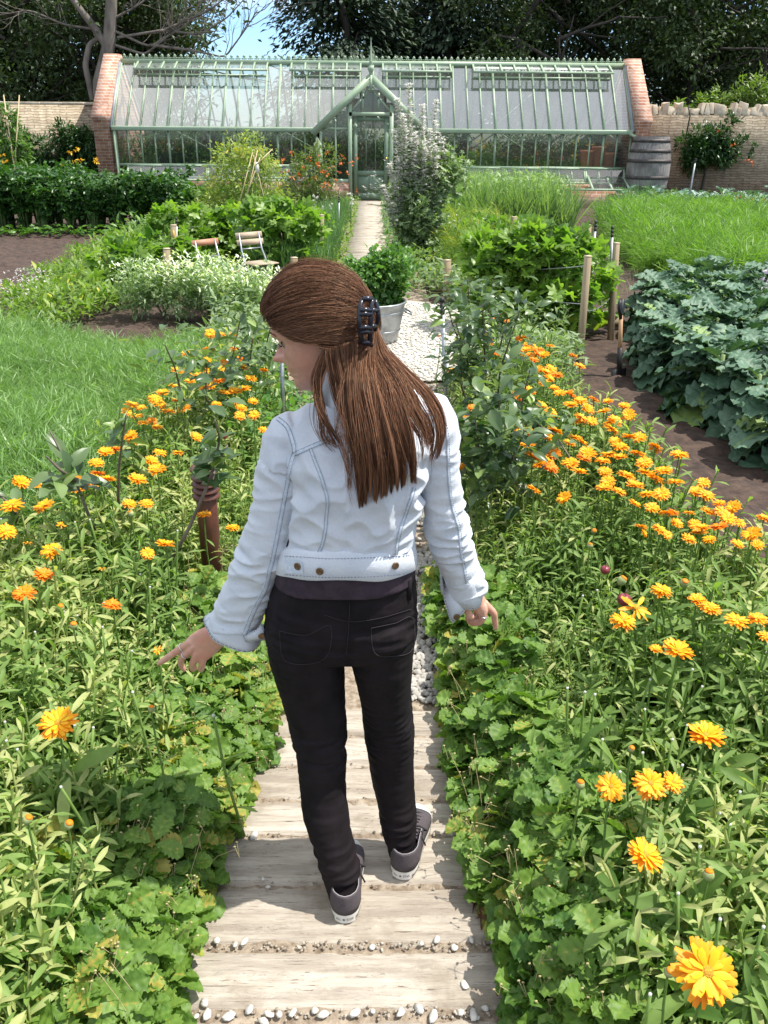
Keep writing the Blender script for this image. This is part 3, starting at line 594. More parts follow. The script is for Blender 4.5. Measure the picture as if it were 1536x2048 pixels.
# bare tree
t=thing('bare_tree','leafless tree with a thick forked trunk and fine twigs arching into the sky gap','tree',(-7.4,29.3,0)); mb=MB()
def poly(P,r0,r1,n=8):
    P=np.array(P,float); u=np.linspace(0,len(P)-1,len(P)*5); Q=np.stack([np.interp(u,np.arange(len(P)),P[:,k]) for k in range(3)],-1); Q[1:-1]=(Q[:-2]+Q[1:-1]*2+Q[2:])/4; mb.tube(Q,np.linspace(r0,r1,len(Q)),n,cap=False); return Q
A=lambda px,py,Y=29.3:atY(px,py,Y)
poly([(-7.75,29.3,-.1),A(196,180),A(218,90),A(222,20),A(225,-60)],.24,.15); poly([A(215,95),A(185,50),A(150,5),A(120,-40)],.13,.07); poly([A(186,200),A(170,130),A(178,90),A(205,70)],.10,.07)
tw=MB(); mb2=mb
for pts in ([(225,60),(300,95),(380,45),(450,-20)],[(222,40),(270,15),(330,-30)],[(230,90),(290,110),(350,60),(400,10),(430,-40)],[(235,75),(330,60),(400,70),(455,35),(500,-15)],[(300,90),(380,100),(450,115),(490,60),(515,20)],[(330,60),(420,20),(470,-20)],[(200,60),(130,50),(60,20),(0,30)]):
    Q=poly([A(*p) for p in pts],.045,.012,6)
    for k in range(9):
        i=RNG.integers(len(Q)//4,len(Q)-1); d=Q[i+1]-Q[i]; d=d/np.linalg.norm(d)+RNG.normal(0,.55,3)+(0.1,0,.25); limb(mb,Q[i],d,RNG.uniform(.5,1.25),.014,2,n=4,wob=.3,spread=.6)
mb.build('trunk_and_branches',M['bark_pale'],t,smooth=True)
# pale saplings over the right wall
for i,(px,h,lb) in enumerate(((1360,.5,'short leafy laurel tip, leftmost of those peeping over the rough wall coping'),(1405,.85,'laurel shoot beside the leftmost one over the wall coping'),(1438,.8,'bushy laurel shoot over the wall coping, middle one'),(1480,1.0,'upright laurel shoot over the wall coping'),(1510,1.25,'tallest bright laurel shoot over the wall coping'),(1540,.8,'laurel shoot at the right photo edge over the wall coping'))):
    p=atY(px,200,28.2); t=thing('laurel_shrub',lb,'shrub',(p[0],28.2,0),'laurels behind the right wall'); mb=MB(); bush(mb,(p[0],28.2,2.0+h*.4),(.36,.3,h*.75),520,.15,LEAF4,tint=(.2,1),shell=.2); mb.build('foliage',M['tree_lime'],t); mb=MB(); mb.tube([(p[0],28.2,0),(p[0]+.05,28.2,1.9+h)],[.03,.01],6); mb.build('stem',M['bark'],t)
# ================================================================== middle distance planting
def L_(n,A,B,**k): M[n]=leafmat(n,A,B,**k)
L_('celery_leaf',(.022,.075,.014),(.075,.17,.035),rough=.35,trans=.25,nscale=6)
L_('parsley_leaf',(.04,.12,.015),(.11,.23,.035),rough=.4,trans=.3,nscale=6)
L_('bean_leaf',(.05,.12,.025),(.17,.29,.07),rough=.4,trans=.35,nscale=6)
L_('climber_leaf',(.018,.055,.018),(.06,.13,.035),rough=.35,trans=.25,nscale=6)
L_('weed_leaf',(.09,.18,.03),(.26,.36,.07),Cc=(.55,.50,.06),rough=.5,trans=.4,nscale=8)
L_('feather_leaf',(.13,.245,.07),(.25,.38,.14),rough=.4,trans=.35,nscale=9)
L_('carrot_leaf',(.10,.215,.035),(.24,.38,.085),rough=.5,trans=.4,nscale=6)
L_('vine_leaf',(.075,.17,.025),(.26,.38,.075),Cc=(.42,.36,.05),rough=.42,trans=.45,nscale=7)
L_('pea_leaf',(.12,.20,.05),(.38,.42,.13),Cc=(.62,.44,.06),rough=.45,trans=.4,nscale=7)
L_('rust_leaf',(.07,.12,.03),(.20,.24,.08),Cc=(.45,.20,.05),rough=.5,trans=.35,nscale=7)
L_('variegated_leaf',(.13,.23,.07),(.36,.44,.26),Cc=(.74,.78,.62),rough=.45,trans=.3,nscale=9)
L_('mallow_leaf',(.10,.17,.07),(.28,.36,.18),rough=.5,trans=.3,nscale=8)
L_('chive_leaf',(.06,.155,.05),(.16,.28,.10),rough=.35,trans=.3,nscale=8)
L_('oat_leaf',(.10,.19,.075),(.28,.38,.17),rough=.45,trans=.35,nscale=8)
L_('kale_leaf',(.045,.105,.06),(.14,.23,.15),Cc=(.20,.30,.08),rough=.52,trans=.14,spec=.32,nscale=22)
L_('purple_leaf',(.05,.05,.07),(.13,.12,.16),rough=.4,trans=.1,nscale=8)
L_('cabbage_leaf',(.10,.19,.14),(.24,.35,.27),Cc=(.22,.33,.08),rough=.35,trans=.15,nscale=8)
L_('mint_leaf',(.05,.14,.03),(.16,.29,.075),rough=.4,trans=.35,nscale=12)
L_('apple_leaf',(.04,.085,.035),(.15,.22,.09),Cc=(.26,.35,.10),rough=.32,trans=.28,nscale=14)
L_('white_petal',(.74,.70,.68),(.86,.85,.80),rough=.6,trans=.5,tcol=(1,1,1))
L_('yellow_petal',(.75,.42,.02),(.85,.62,.05),rough=.5,trans=.3,tcol=(1,.8,.2))
L_('red_petal',(.60,.10,.02),(.72,.26,.04),rough=.5,trans=.3,tcol=(1,.5,.2))
M['cane']=mat('bamboo_cane',(.42,.32,.17),(.55,.44,.26),scale=9,rough=.6)
M['post']=mat('softwood_post',(.30,.225,.135),(.44,.345,.22),scale=7,rough=.85,stretch=(1,1,.12),bmp=.3)
M['galv']=mat('galvanised_steel',(.25,.265,.28),(.42,.44,.46),scale=9,rough=.42,metal=.85)
M['cap']=mat('black_rubber_cap',(.015,.015,.016),rough=.5)
M['stemg']=mat('green_stem',(.13,.20,.06),(.20,.28,.10),scale=12,rough=.6)
M['twig']=mat('apple_twig',(.10,.075,.055),(.19,.15,.115),scale=14,rough=.8,stretch=(1,1,.4))
BLADE=grid_leaf(1,.035,5,1,.22,.3,shape=lambda u:np.clip(1.05-u**2,.03,1))
def plant(name,label,cat,loc,group=None): return thing(name,label,cat,loc,group)
def blades(mb,P,h,wd=1.0,lean=.35,tint=(0,1),n=4,mat=0):
    for k in range(n):
        m=len(P); mb.scatter(BLADE,P+np.c_[RNG.normal(0,.03,(m,2)),np.zeros(m)],rots(uni(0,6.28,m),math.pi/2-np.abs(RNG.normal(0,lean,m)),RNG.normal(0,.5,m)),np.stack([h*wd*uni(.7,1.2,m),h*uni(.65,1.15,m),h*np.ones(m)],-1),uni(tint[0],tint[1],m),mat)
# --- wall climbers and bean wigwam on the far left
for i,(x,zt,rx,lb) in enumerate(((-10.5,1.35,1.1,'dark climbing plant on the left wall, at the photo edge'),(-8.7,1.55,.75,'dark climbing plant on the left wall, behind the bean canes'),(-7.95,1.35,.55,'dark upright climber on the left wall, against the brick gable'))):
    t=plant('wall_climber',lb,'climber',(x,26.1,0)); mb=MB()
    for k in range(9): bush(mb,(x+RNG.uniform(-rx,rx)*.8,26.0+RNG.normal(0,.1),zt*RNG.uniform(.2,1.0)),(.42,.25,.36),420,.13,LEAF4,clump=10)
    mb.build('foliage',M['climber_leaf'],t); MB().tube([(x,26.3,-.05),(x+.1,26.3,.6),(x-.05,26.3,zt)],[.03,.02,.01],6).build('stem',M['bark'],t)
t=plant('bean_wigwam','pale green climbing beans on a leaning bamboo cane wigwam at far left','bean plant',(-8.1,21,0)); mb=MB()
for k in range(6):
    z=.15+k*.34; r=.62-.07*k; bush(mb,(-8.15+RNG.normal(0,.06),21.1,z),(r,r*.8,.3),620-60*k,.13,LEAF4,clump=8)
bush(mb,(-8.7,21,.3),(.8,.5,.5),900,.13,LEAF4); bush(mb,(-7.2,21,.4),(.7,.5,.45),800,.13,LEAF4); bush(mb,(-9.6,21.2,.3),(.7,.5,.6),800,.13,LEAF4)
mb.build('foliage',M['bean_leaf'],t)
for dx,dy,tx in ((.55,-.15,-.25),(-.35,-.2,.3),(-.1,.4,-.2),(.15,-.35,-.04)):
    MB().tube([(-8.05+dx*.5,21+dy,0),(-8.05+tx,21.0,2.35)],.013,6).build('cane',M['cane'],t)
for i in range(11):
    p=atY(RNG.uniform(120,200) if i<7 else RNG.uniform(2,20),RNG.uniform(296,350),20.6); mb=MB(); bush(mb,p,(.05,.05,.04),26,.05,LEAF2)
    o=mb.build('yellow_flower',M['yellow_petal'],loc=tuple(p)); MB().tube([p,(p[0],p[1],0)],.006,4).build('stem',M['stemg'],o) if False else None
    tag(o,'small yellow flower among the beans in front of the left wall','flower','yellow flowers by the left wall')
# --- celery row and parsley
def celery(v):
    t=thing('celery_plant','x','celery',(0,0,0)); mb=MB(); st=MB(); rg=RNG
    for k in range(22):
        a=rg.uniform(0,6.28); l=rg.uniform(.1,.42); h=rg.uniform(.55,.95); top=np.array([math.cos(a)*l*.75,math.sin(a)*l*.75,h])
        st.tube([(math.cos(a)*.05,math.sin(a)*.05,-.03),top*(.4,.4,.6),top],[.014,.011,.006],4,tint=rg.random())
        m=26; u=rg.random(m); p=top*(.30+.75*u**.6)[:,None]+rg.normal(0,.055,(m,3)); mb.scatter(palm3,p,rots(rg.uniform(0,6.28,m),rg.normal(.2,.5,m),rg.normal(0,.5,m)),.075*rg.uniform(.7,1.3,m),rg.random(m))
    mb.build('leaves',M['celery_leaf'],t); st.build('stalks',M['stemg'],t); return t
palm3=merge(*[xf(grid_leaf(1,.75,2,1,.3,.3),rotz(k)) for k in (-1.1,0,1.1)])
cel=[celery(i) for i in range(3)]; used=set()
CL=['celery plant in the near row at the far left end','celery plant in the dark leafy row by the left wall']
i=0
for row,y in enumerate((16.9,17.55,18.2)):
    for x in np.arange(-7.75,-3.6,.42):
        x+=RNG.normal(0,.05); src=cel[i%3]; rz=RNG.uniform(0,6.28); s=RNG.uniform(.92,1.16)
        lb=('celery plant with pale stalks in the front row beside the bare soil','celery plant in the middle of the dark leafy row','celery plant in the back of the dark leafy row near the beans')[row]
        if i<3: src.location=(x,y,0); src.rotation_euler.z=rz; src.scale=(s,s,s); src['label']=lb; src['group']='celery row'; WL[src.name]=np.array((x,y,0.))
        else: dup(src,(x,y+RNG.normal(0,.04),0),rz,s,lb,'celery row')
        i+=1
for j,(x,y) in enumerate(((-3.5,18.0),(-3.0,18.3),(-2.5,18.1),(-3.3,17.2),(-2.7,17.3))):
    t=plant('parsley_plant',['parsley mound just right of the celery','curly parsley mound behind the wired posts, in front of the side vents','parsley mound nearest the yellowing pea wigwam','low front parsley mound right of the celery','low front parsley mound left of the pea wigwam'][j],'parsley',(x,y,0)); mb=MB(); bush(mb,(x,y,.32),(.42,.38,.30),900,.07,palm3,clump=9,lo=-.3); mb.build('foliage',M['parsley_leaf'],t); st=MB()
    for k in range(8): a=k*.8; st.tube([(x,y,-.02),(x+math.cos(a)*.2,y+math.sin(a)*.2,.3)],.006,4)
    st.build('stalks',M['stemg'],t)
mb=MB(); q=polypts([(-7.3,16.0),(-3.2,16.0),(-3.0,16.6),(-7.4,16.6)],380); mb.scatter(palm3,np.c_[q,uni(0,.14,380)],rots(uni(0,6,380),RNG.normal(.4,.4,380)),uni(.04,.09,380),RNG.random(380)); tag(mb.build('low_seedlings',M['parsley_leaf']),'low pale seedlings along the edge of the bare soil, before the celery','seedlings',kind='stuff')
# --- lime weedy strip
def gpoly(pts,z): return [tuple(gnd(a,b,z)[:2]) for a,b in pts]
W1=gpoly([(0,650),(0,600),(90,545),(200,480),(300,465),(420,455),(470,500),(430,560),(330,560),(250,585),(130,625)],.15)
mb=MB(); q=polypts(W1,9000,.6); m=len(q); hh=uni(.02,.34,m)*(.65+.35*vnoise(q[:,0]*1.6,q[:,1]*1.6)); mb.scatter(LEAF4,np.c_[q,np.maximum(hh,.01)],rots(uni(0,6.28,m),RNG.normal(.7,.5,m)),uni(.05,.13,m),np.clip(RNG.random(m)*.85+.18*(RNG.random(m)<.18)*(hh>.15),0,1)); blades(mb,np.c_[polypts(W1,700,.6),np.zeros(700)],.34,.7,.4,(.2,.8),2)
tag(mb.build('weedy_strip',M['weed_leaf']),'lime green weeds with tiny yellow flowers along the edge of the bare soil','weeds',kind='stuff')
mb=MB(); q=polypts(gpoly([(0,610),(0,570),(60,540),(110,560),(80,600)],.2),240); m=240; mb.scatter(LEAF2,np.c_[q,uni(.15,.32,m)],rots(uni(0,6.28,m),RNG.normal(.5,.5,m)),.04,RNG.random(m)); tag(mb.build('white_flowered_weeds',M['white_petal']),'sprinkling of tiny white flowers in the lime weeds at the left edge','weeds',kind='stuff')
# --- feathery green bed
FB=gpoly([(-60,1010),(-80,640),(40,632),(150,640),(260,660),(400,650),(440,690),(370,760),(260,850),(150,960)],.38)
def feather(n=9,seed=0,bend=.3):
    rg=np.random.default_rng(seed); V=[];Q=[]
    for k in range(n):
        u=rg.uniform(.15,1); a=rg.uniform(0,6.28); l=rg.uniform(.18,.4); p=np.array([0,u*.9,-bend*u*u*.5]); d=np.array([math.cos(a)*.8,.6,math.sin(a)*.8]); d/=np.linalg.norm(d); s=np.cross(d,rg.normal(size=3)); s*=.0032/np.linalg.norm(s)
        i=len(V); V+= [p-s,p+s,p+d*l*.6+s*.7+(0,0,-.02),p+d*l+(0,0,-.06)]; Q.append((i,i+1,i+2,i+3))
    i=len(V); V+=[(-.005,0,0),(.005,0,0),(.004,.55,-bend*.15),(0,1,-bend*.5)]; Q.append((i,i+1,i+2,i+3)); return np.array(V,float),np.array(Q)
FE=[feather(17,s) for s in range(4)]
def tufts(mb,P,n,fr,L,z,lean,tint,wide=1.0,power=.6):
    q=polypts(P,n,power)
    for k in range(4):
        p=q[k::4]; m=len(p)*fr; c=np.repeat(p,fr,0); sz=np.repeat(uni(.75,1.25,len(p))*(1+.28*vnoise(p[:,0]*1.9,p[:,1]*1.6)),fr); yaw=uni(0,6.28,m)
        pit=np.clip(RNG.normal(lean,.32,m),.15,1.5); t=np.repeat(RNG.normal(0,.16,len(p)),fr); l=sz*uni(L*.65,L*1.2,m)
        mb.scatter(FE[k],np.c_[c+RNG.normal(0,.035,(m,2)),uni(0,z,m)],rots(yaw,pit,RNG.normal(0,.5,m)),np.stack([l*wide,l,l],-1),np.clip(tint+t+RNG.normal(0,.16,m),0,1))
mb=MB(); tufts(mb,FB,1700,26,.25,.16,.95,.55,1.0,1.0)
tag(mb.build('feathery_greens',M['feather_leaf']),'dense bed of fine feathery green foliage on the left','crop',kind='stuff')
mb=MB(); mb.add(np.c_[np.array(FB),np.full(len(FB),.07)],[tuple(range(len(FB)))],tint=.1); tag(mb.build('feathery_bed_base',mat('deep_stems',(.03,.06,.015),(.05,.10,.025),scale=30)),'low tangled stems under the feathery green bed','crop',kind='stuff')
# --- carrots bed
CB=gpoly([(1205,425)],.2)+gpoly([(1225,470),(1262,520),(1320,550),(1400,575),(1536,590),(1640,600)],.03)+gpoly([(1640,440),(1540,425),(1330,408)],.30)
mb=MB(); tufts(mb,CB,290,84,.46,.04,.98,.5,1.0)
tag(mb.build('carrot_tops',M['carrot_leaf']),'bright green feathery carrot foliage in the bed right of the brown soil','crop',kind='stuff')
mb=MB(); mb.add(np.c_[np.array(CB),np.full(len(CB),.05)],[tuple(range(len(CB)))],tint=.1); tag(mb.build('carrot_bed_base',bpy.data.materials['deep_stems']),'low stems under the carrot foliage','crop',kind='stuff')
mb=MB(); q=polypts(gpoly([(1190,450),(1220,410),(1300,400),(1290,440)],.1),260); blades(mb,np.c_[q,np.zeros(260)],.6,.8,.5,(0,.8),2); tag(mb.build('leek_leaves',M['chive_leaf']),'blue green leek leaves arching at the back left corner of the carrots','leeks',kind='stuff')
mb=MB(); q=polypts(gpoly([(1110,480),(1190,440),(1300,520),(1390,570),(1260,600),(1150,600)],0),170); blades(mb,np.c_[q,np.zeros(170)],.2,.5,.5,(.5,1),2); tag(mb.build('onion_seedlings',M['oat_leaf']),'thin straggly onion seedlings on the brown soil by the wired posts','seedlings',kind='stuff')
# --- kale bed
def ruffle(seed,L=.34,W=.25):
    rg=np.random.default_rng(seed); t=grid_leaf(L,W,22,7,.40,.20,shape=lambda u:np.where(u<.26,.16+.1*u,np.sin(np.pi*np.clip((u-.20)/.84,0,1))**.55*(1+.13*np.cos(u*38+seed)+.08*np.sin(u*75+seed*2))),seed=seed)
    V=t[0].copy(); e=np.abs(V[:,0])/(W/2); V[:,2]+=e**1.6*.030*np.sin(V[:,1]*92+np.sign(V[:,0])*1.3+seed)+e*.010*np.sin(V[:,1]*210+seed*2+e*3)+.004*np.sin(V[:,1]*130+V[:,0]*90)+rg.normal(0,.004,len(V)); V[:,1]+=e*.05*L
    T=np.where(e<.06,.42,0)+rg.normal(0,.05,len(V)); return V,t[1],T
RF=[ruffle(s) for s in range(5)]
def kale(v,name='kale_plant',mt='kale_leaf',n=30,h=.44,sc=1.0,tpl=None):
    t=thing(name,'x','kale',(0,0,0)); mb=MB(); RFt=tpl or RF
    for k in range(n):
        a=k*2.4+RNG.normal(0,.2); u=k/n; z=h*(.12+.8*u); pit=-.25+1.25*u+RNG.normal(0,.12); m=np.array([a])
        mb.scatter(RFt[k%5],np.array([[math.cos(a+math.pi/2)*.03,math.sin(a+math.pi/2)*.03,z]]),rots(m,np.array([pit]),RNG.normal(0,.25,1)),np.array([sc*(1.12-.45*u)*RNG.uniform(.85,1.15)]),np.array([RNG.uniform(.05,.8) if RNG.random()>.06 else .96]))
    mb.build('leaves',M[mt],t,smooth=True); MB().tube([(0,0,-.05),(0,0,h*.9)],[.025,.015],7).build('stalk',M['stemg'],t); return t
kl=[kale(i,n=36+2*i) for i in range(4)]; pk=kale(9,mt='purple_leaf',n=22)
i=0
KP=[(x,y) for y in np.arange(4.25,12.2,.43) for x in np.arange(2.06,6.6,.43)]
for x,y in KP:
    if x>1.05+.42*y+.6 or x<max(2.14,2.26+(y-7.1)*.30)-.06*(y<6): continue
    if y>9.9: continue
    x+=RNG.normal(0,.05); y+=RNG.normal(0,.05); px=768+F*(np.array([x,y,.4])-CP)@CR/((np.array([x,y,.4])-CP)@fw)
    if px>1640: continue
    lb=('kale plant in the outer row overhanging the dark soil strip' if x<2.45 else 'blue green ruffled kale plant in the near part of the bed' if y<6.3 else 'kale plant in the middle of the large blue green bed' if y<8.8 else 'kale plant in the far rows below the carrots')
    purple=(i in (26,)); src=pk if purple else kl[i%4]; s=RNG.uniform(.80,1.06)
    if purple: lb='purple leaved kale plant among the blue green kale'
    if src.get('placed'): dup(src,(x,y,0),RNG.uniform(0,6.28),s,lb,'purple kale' if purple else 'kale bed')
    else: src.location=(x,y,0); src.scale=(s,s,s); src['label']=lb; src['group']='purple kale' if purple else 'kale bed'; src['placed']=1
    i+=1
for o in bpy.data.objects:
    if 'placed' in o: del o['placed']
# --- cabbages in front of the right wall with nasturtiums
cbs=[kale(20+k,'cabbage_plant','cabbage_leaf',20,.3,.95) for k in range(2)]
i=0
for y in (22.2,22.9,23.6):
    for x in np.arange(6.5,12.2,.62):
        lb=('blue green cabbage in the front row before the right wall','blue green cabbage in the middle row before the right wall','blue green cabbage in the back row close to the right wall')[int(round((y-22.2)/.7))]; p=(x+RNG.normal(0,.06),y+RNG.normal(0,.06),0)
        if i<2: cbs[i].location=p; cbs[i]['label']=lb; cbs[i]['group']='cabbages by the right wall'; cbs[i]['category']='cabbage'
        else:
            d=dup(cbs[i%2],p,RNG.uniform(0,6.28),RNG.uniform(.85,1.2),lb,'cabbages by the right wall')
        i+=1
mb=MB(); q=polypts([(8.2,21.2),(11.5,21.2),(11.5,22.0),(8.2,22.0)],60); mb.scatter(LEAF2,np.c_[q,uni(.1,.32,60)],rots(uni(0,6,60),RNG.normal(.6,.4,60)),.09,RNG.random(60)); q=q[:40]
tag(mb.build('orange_nasturtiums',M['red_petal']),'orange flowers scattered along the front of the cabbages','flowers',kind='stuff')
mb=MB(); q=polypts([(6.2,20.6),(12,20.6),(12,21.9),(6.2,21.9)],1500); m=1500; mb.scatter(LEAF4,np.c_[q,uni(0,.16,m)],rots(uni(0,6,m),RNG.normal(.4,.4,m)),uni(.06,.13,m),RNG.random(m)); tag(mb.build('low_weeds',M['weed_leaf']),'low green and brown weeds between the carrots and the cabbages','weeds',kind='stuff')
MB().box((9.2,20.9,.03),(5.6,.05,.16)).build('edging_board',bpy.data.materials['board'],loc=(9.2,20.9,0)); tag(bpy.data.objects['edging_board.001'],'pale timber edging board between the carrots and the cabbages','board')
# --- dark shrub trained on the right wall
t=plant('wall_shrub','dark glossy shrub with red flowers trained against the right stone wall','shrub',(9.2,25.95,0)); mb=MB()
for k in range(15):
    a=RNG.uniform(0,6.28); bush(mb,(9.15+math.cos(a)*RNG.uniform(.1,.95),25.85,1.15+math.sin(a)*RNG.uniform(.1,.55)),(.34,.22,.30),330,.12,LEAF4,clump=8)
bush(mb,(9.6,25.9,1.9),(.35,.15,.22),200,.12,LEAF4); bush(mb,(10.15,25.9,1.35),(.3,.15,.3),200,.12,LEAF4)
mb.build('foliage',M['climber_leaf'],t); MB().tube([(9.2,26.1,-.05),(9.25,26.1,.6),(9.1,26.1,1.2)],[.04,.03,.02],6).build('stem',M['bark'],t); mb=MB()
for px,py in ((1495,322),(1508,325),(1468,290),(1440,262)): bush(mb,atY(px,py,25.6),(.05,.03,.04),14,.06)
mb.build('flowers',M['red_petal'],t)
MB().tube([(8.55,26.05,1.5),(8.6,26.08,2.1),(8.5,26.05,2.35)],.02,5).build('shoot',M['bark'],t)
# --- plants inside the greenhouse
G=['leafy green pot plant inside the greenhouse behind the front glass','dark bushy plant inside the greenhouse behind the front glass','flowering plant inside the greenhouse behind the right front glass']
for i,x in enumerate(np.linspace(-6.5,6.4,30)):
    h=RNG.uniform(1.1,1.6); y=25.75+RNG.uniform(-.25,.7); flow=x>1.3
    t=plant('greenhouse_plant',G[2] if flow else G[i%2],'pot plant',(x,y,0),'plants inside the greenhouse'); mb=MB()
    for k in range(4): bush(mb,(x+RNG.normal(0,.15),y+RNG.normal(0,.1),.45+(h-.5)*k/3),(.46,.35,.38),420,.11,LEAF4,clump=8)
    mb.build('foliage',M['climber_leaf' if i%3 else 'bean_leaf'],t); MB().lathe([(0,0),(.14,0),(.19,.3),(.17,.3),(.15,.28),(0,.27)],(x,y,.0),16).build('pot',M['terracotta'],t,smooth=True)
    if flow:
        mb=MB(); q=atY(0,0,1); bush(mb,(x,y-.3,.8+RNG.uniform(0,.5)),(.35,.15,.3),40,.07,LEAF2); mb.build('flowers',M['yellow_petal'] if i%2 else M['red_petal'],t)
for k,(dx,h) in enumerate(((0,.40),(.32,.5),(.6,.34))):
    mb=MB(); mb.lathe([(0,0),(.14,0),(.2,h),(.21,h),(.21,h+.05),(.18,h+.05),(.16,.05),(0,.05)],(5.75+dx,25.5,.78),20); tag(mb.build('terracotta_pot',M['terracotta'],smooth=True,loc=(5.75+dx,25.5,.78)),['terracotta pot on the staging at the right end of the greenhouse, leftmost of three','tallest terracotta pot on the staging at the right end of the greenhouse','terracotta pot on the staging next to the right gable inside'][k],'plant pot')
stg=thing('staging','slatted plant staging bench behind the right front glass of the greenhouse','bench',(4,25.5,0)); MB().box((4,25.55,.76),(5.4,.7,.04)).build('bench_top',M['post'],stg)
for x in (1.5,4,6.5): MB().box((x,25.55,.37),(.06,.6,.74)).build('leg',M['post'],stg)
# --- pea wigwam, yellowing
X,Y=-2.25,16.2
t=plant('pea_wigwam','yellowing pea plant on a wigwam of canes in front of the left side vents','pea plant',(X,Y,0)); mb=MB()
for k in range(9):
    z=.12+k*.163; r=1.14-.078*k; bush(mb,(X+RNG.normal(0,.05),Y,z),(r,r*.8,.24),1300-90*k,.072,LEAF4,clump=7,tint=(0,.93+.05*(k>4)))
bush(mb,(X+.05,Y-.1,1.36),(.28,.2,.14),340,.07,LEAF4,tint=(.75,1)); bush(mb,(X-.6,Y-.3,.5),(.35,.25,.35),700,.07,LEAF4,tint=(.6,1)); bush(mb,(X+.35,Y-.2,1.25),(.25,.2,.2),220,.07,LEAF4,tint=(.6,1))
mb.build('foliage',M['pea_leaf'],t)
for (ax,az),(bx,bz) in (((488,420),(515,300)),((535,425),(507,310)),((478,430),(520,315)),((512,330),(545,298)),((470,440),(505,305))): MB().tube([atY(ax,az,Y-.75),atY(bx,bz,Y-.5)],.008,5).build('cane',M['cane'],t)
MB().tube([atY(513,325,Y-.7),atY(516,345,Y-.75)],.03,6).build('tie',M['white_petal'],t)
# --- rusty flowered bush left of the porch
X,Y=-1.15,18.6
t=plant('perennial_bush','bushy perennial with rusty orange flowers left of the porch door','flowering plant',(X,Y,0)); mb=MB()
for k in range(8): bush(mb,(X+RNG.uniform(-.55,.55),Y+RNG.uniform(-.3,.3),.3+.13*k),(.40,.3,.28),480,.07,LEAF4,clump=7,tint=(0,.9),up=1)
mb.build('foliage',M['rust_leaf'],t); mb=MB()
for k in range(34): bush(mb,(X+RNG.uniform(-.8,.8),Y-.4+RNG.normal(0,.1),RNG.uniform(.6,1.35)),(.03,.03,.025),9,.05)
mb.build('flowers',M['red_petal'],t)
# --- chives and onions beside the far path
mb=MB(); q=polypts([(-1.45,11.2),(-.62,11.2),(-.58,19.5),(-1.1,19.5)],900); blades(mb,np.c_[q,np.zeros(900)],.52,.75,.22,(0,1),5); tag(mb.build('chives',M['chive_leaf']),'blue green upright chive leaves edging the left side of the far path','chives',kind='stuff')
for i,(px,py) in enumerate(((624,402),(628,408),(618,413),(641,417),(662,412),(671,425),(702,402),(700,392),(630,392),(655,430))):
    p=atY(px,py,16.8); t=thing('onion_flower','round pale seed head on a thin stem above the chives by the far path','onion flower',(p[0],p[1],0),'onion seed heads'); mb=MB(); bush(mb,p,(.042,.042,.042),60,.028,LEAF2,shell=.9); mb.build('seed_head',M['white_petal'],t); MB().tube([(p[0],p[1],0),p],.007,5).build('stem',M['chive_leaf'],t)
# --- white mallow by the far path
X,Y=.66,12.9
t=plant('white_mallow','tall white flowered mallow with upright spikes right of the far path','mallow',(X,Y,0)); mb=MB(); fl=MB(); st=MB()
for k in range(11): bush(mb,(X+RNG.uniform(-.28,.28),Y+RNG.uniform(-.25,.25),.12+.12*k),(.36,.32,.22),520,.075,VINE,clump=7)
tops=[(795,200,.1),(817,172,.0),(845,215,-.1),(872,205,.1),(788,265,-.2),(806,235,-.2),(860,262,-.25),(884,280,.2),(893,330,.0),(830,270,-.3),(850,300,-.35),(780,330,-.3),(765,372,-.4),(873,300,-.3),(890,300,.1)]
for px,py,dy in tops:
    p=atY(px,py,Y+dy); b=np.array([X+(p[0]-X)*.35,Y,.1]); P=np.array([b,b*.5+p*.5+(RNG.normal(0,.03),0,0),p]); st.tube(P,[.012,.009,.004],5)
    for u in np.linspace(.38,1,26):
        c=b+(p-b)*u; sz=.10*(1.12-u*.85)
        m=7; mb.scatter(LEAF4,c+RNG.normal(0,sz*.75,(m,3)),rots(uni(0,6.28,m),RNG.normal(.3,.5,m)),uni(.05,.09,m)*(1.4-u*.7),RNG.random(m))
        if u>.5:
            m=RNG.integers(6,11)
            for q in c+RNG.normal(0,sz*.62,(m,3))+(0,-.04,0): fl.scatter(LEAF2,np.repeat(q[None],4,0),rots(np.arange(4)*1.57+RNG.uniform(0,1),uni(.2,.9,4)),.042,RNG.random(4))
for k in range(170):
    zq=RNG.uniform(.5,1.75); q=np.array([X+RNG.normal(0,.33*(1.25-zq*.4)),Y-.36+RNG.normal(0,.07),zq]); fl.scatter(LEAF2,np.repeat(q[None],4,0),rots(np.arange(4)*1.57,uni(.2,.9,4)),.03,RNG.random(4))
for px,py in ((748,380),(742,372),(755,365),(727,378),(730,390),(735,408),(745,352),(757,385)):
    q=atY(px,py,Y-.2); st.tube([(X,Y-.1,.7),(q+(X,Y-.1,.75))/2,q],.005,4)
    for j in range(4): fl.scatter(LEAF2,np.repeat((q+RNG.normal(0,.025,3))[None],4,0),rots(np.arange(4)*1.57,uni(.2,.9,4)),.032,RNG.random(4))
mb.build('foliage',M['mallow_leaf'],t); fl.build('flowers',M['white_petal'],t); st.build('stems',M['stemg'],t)
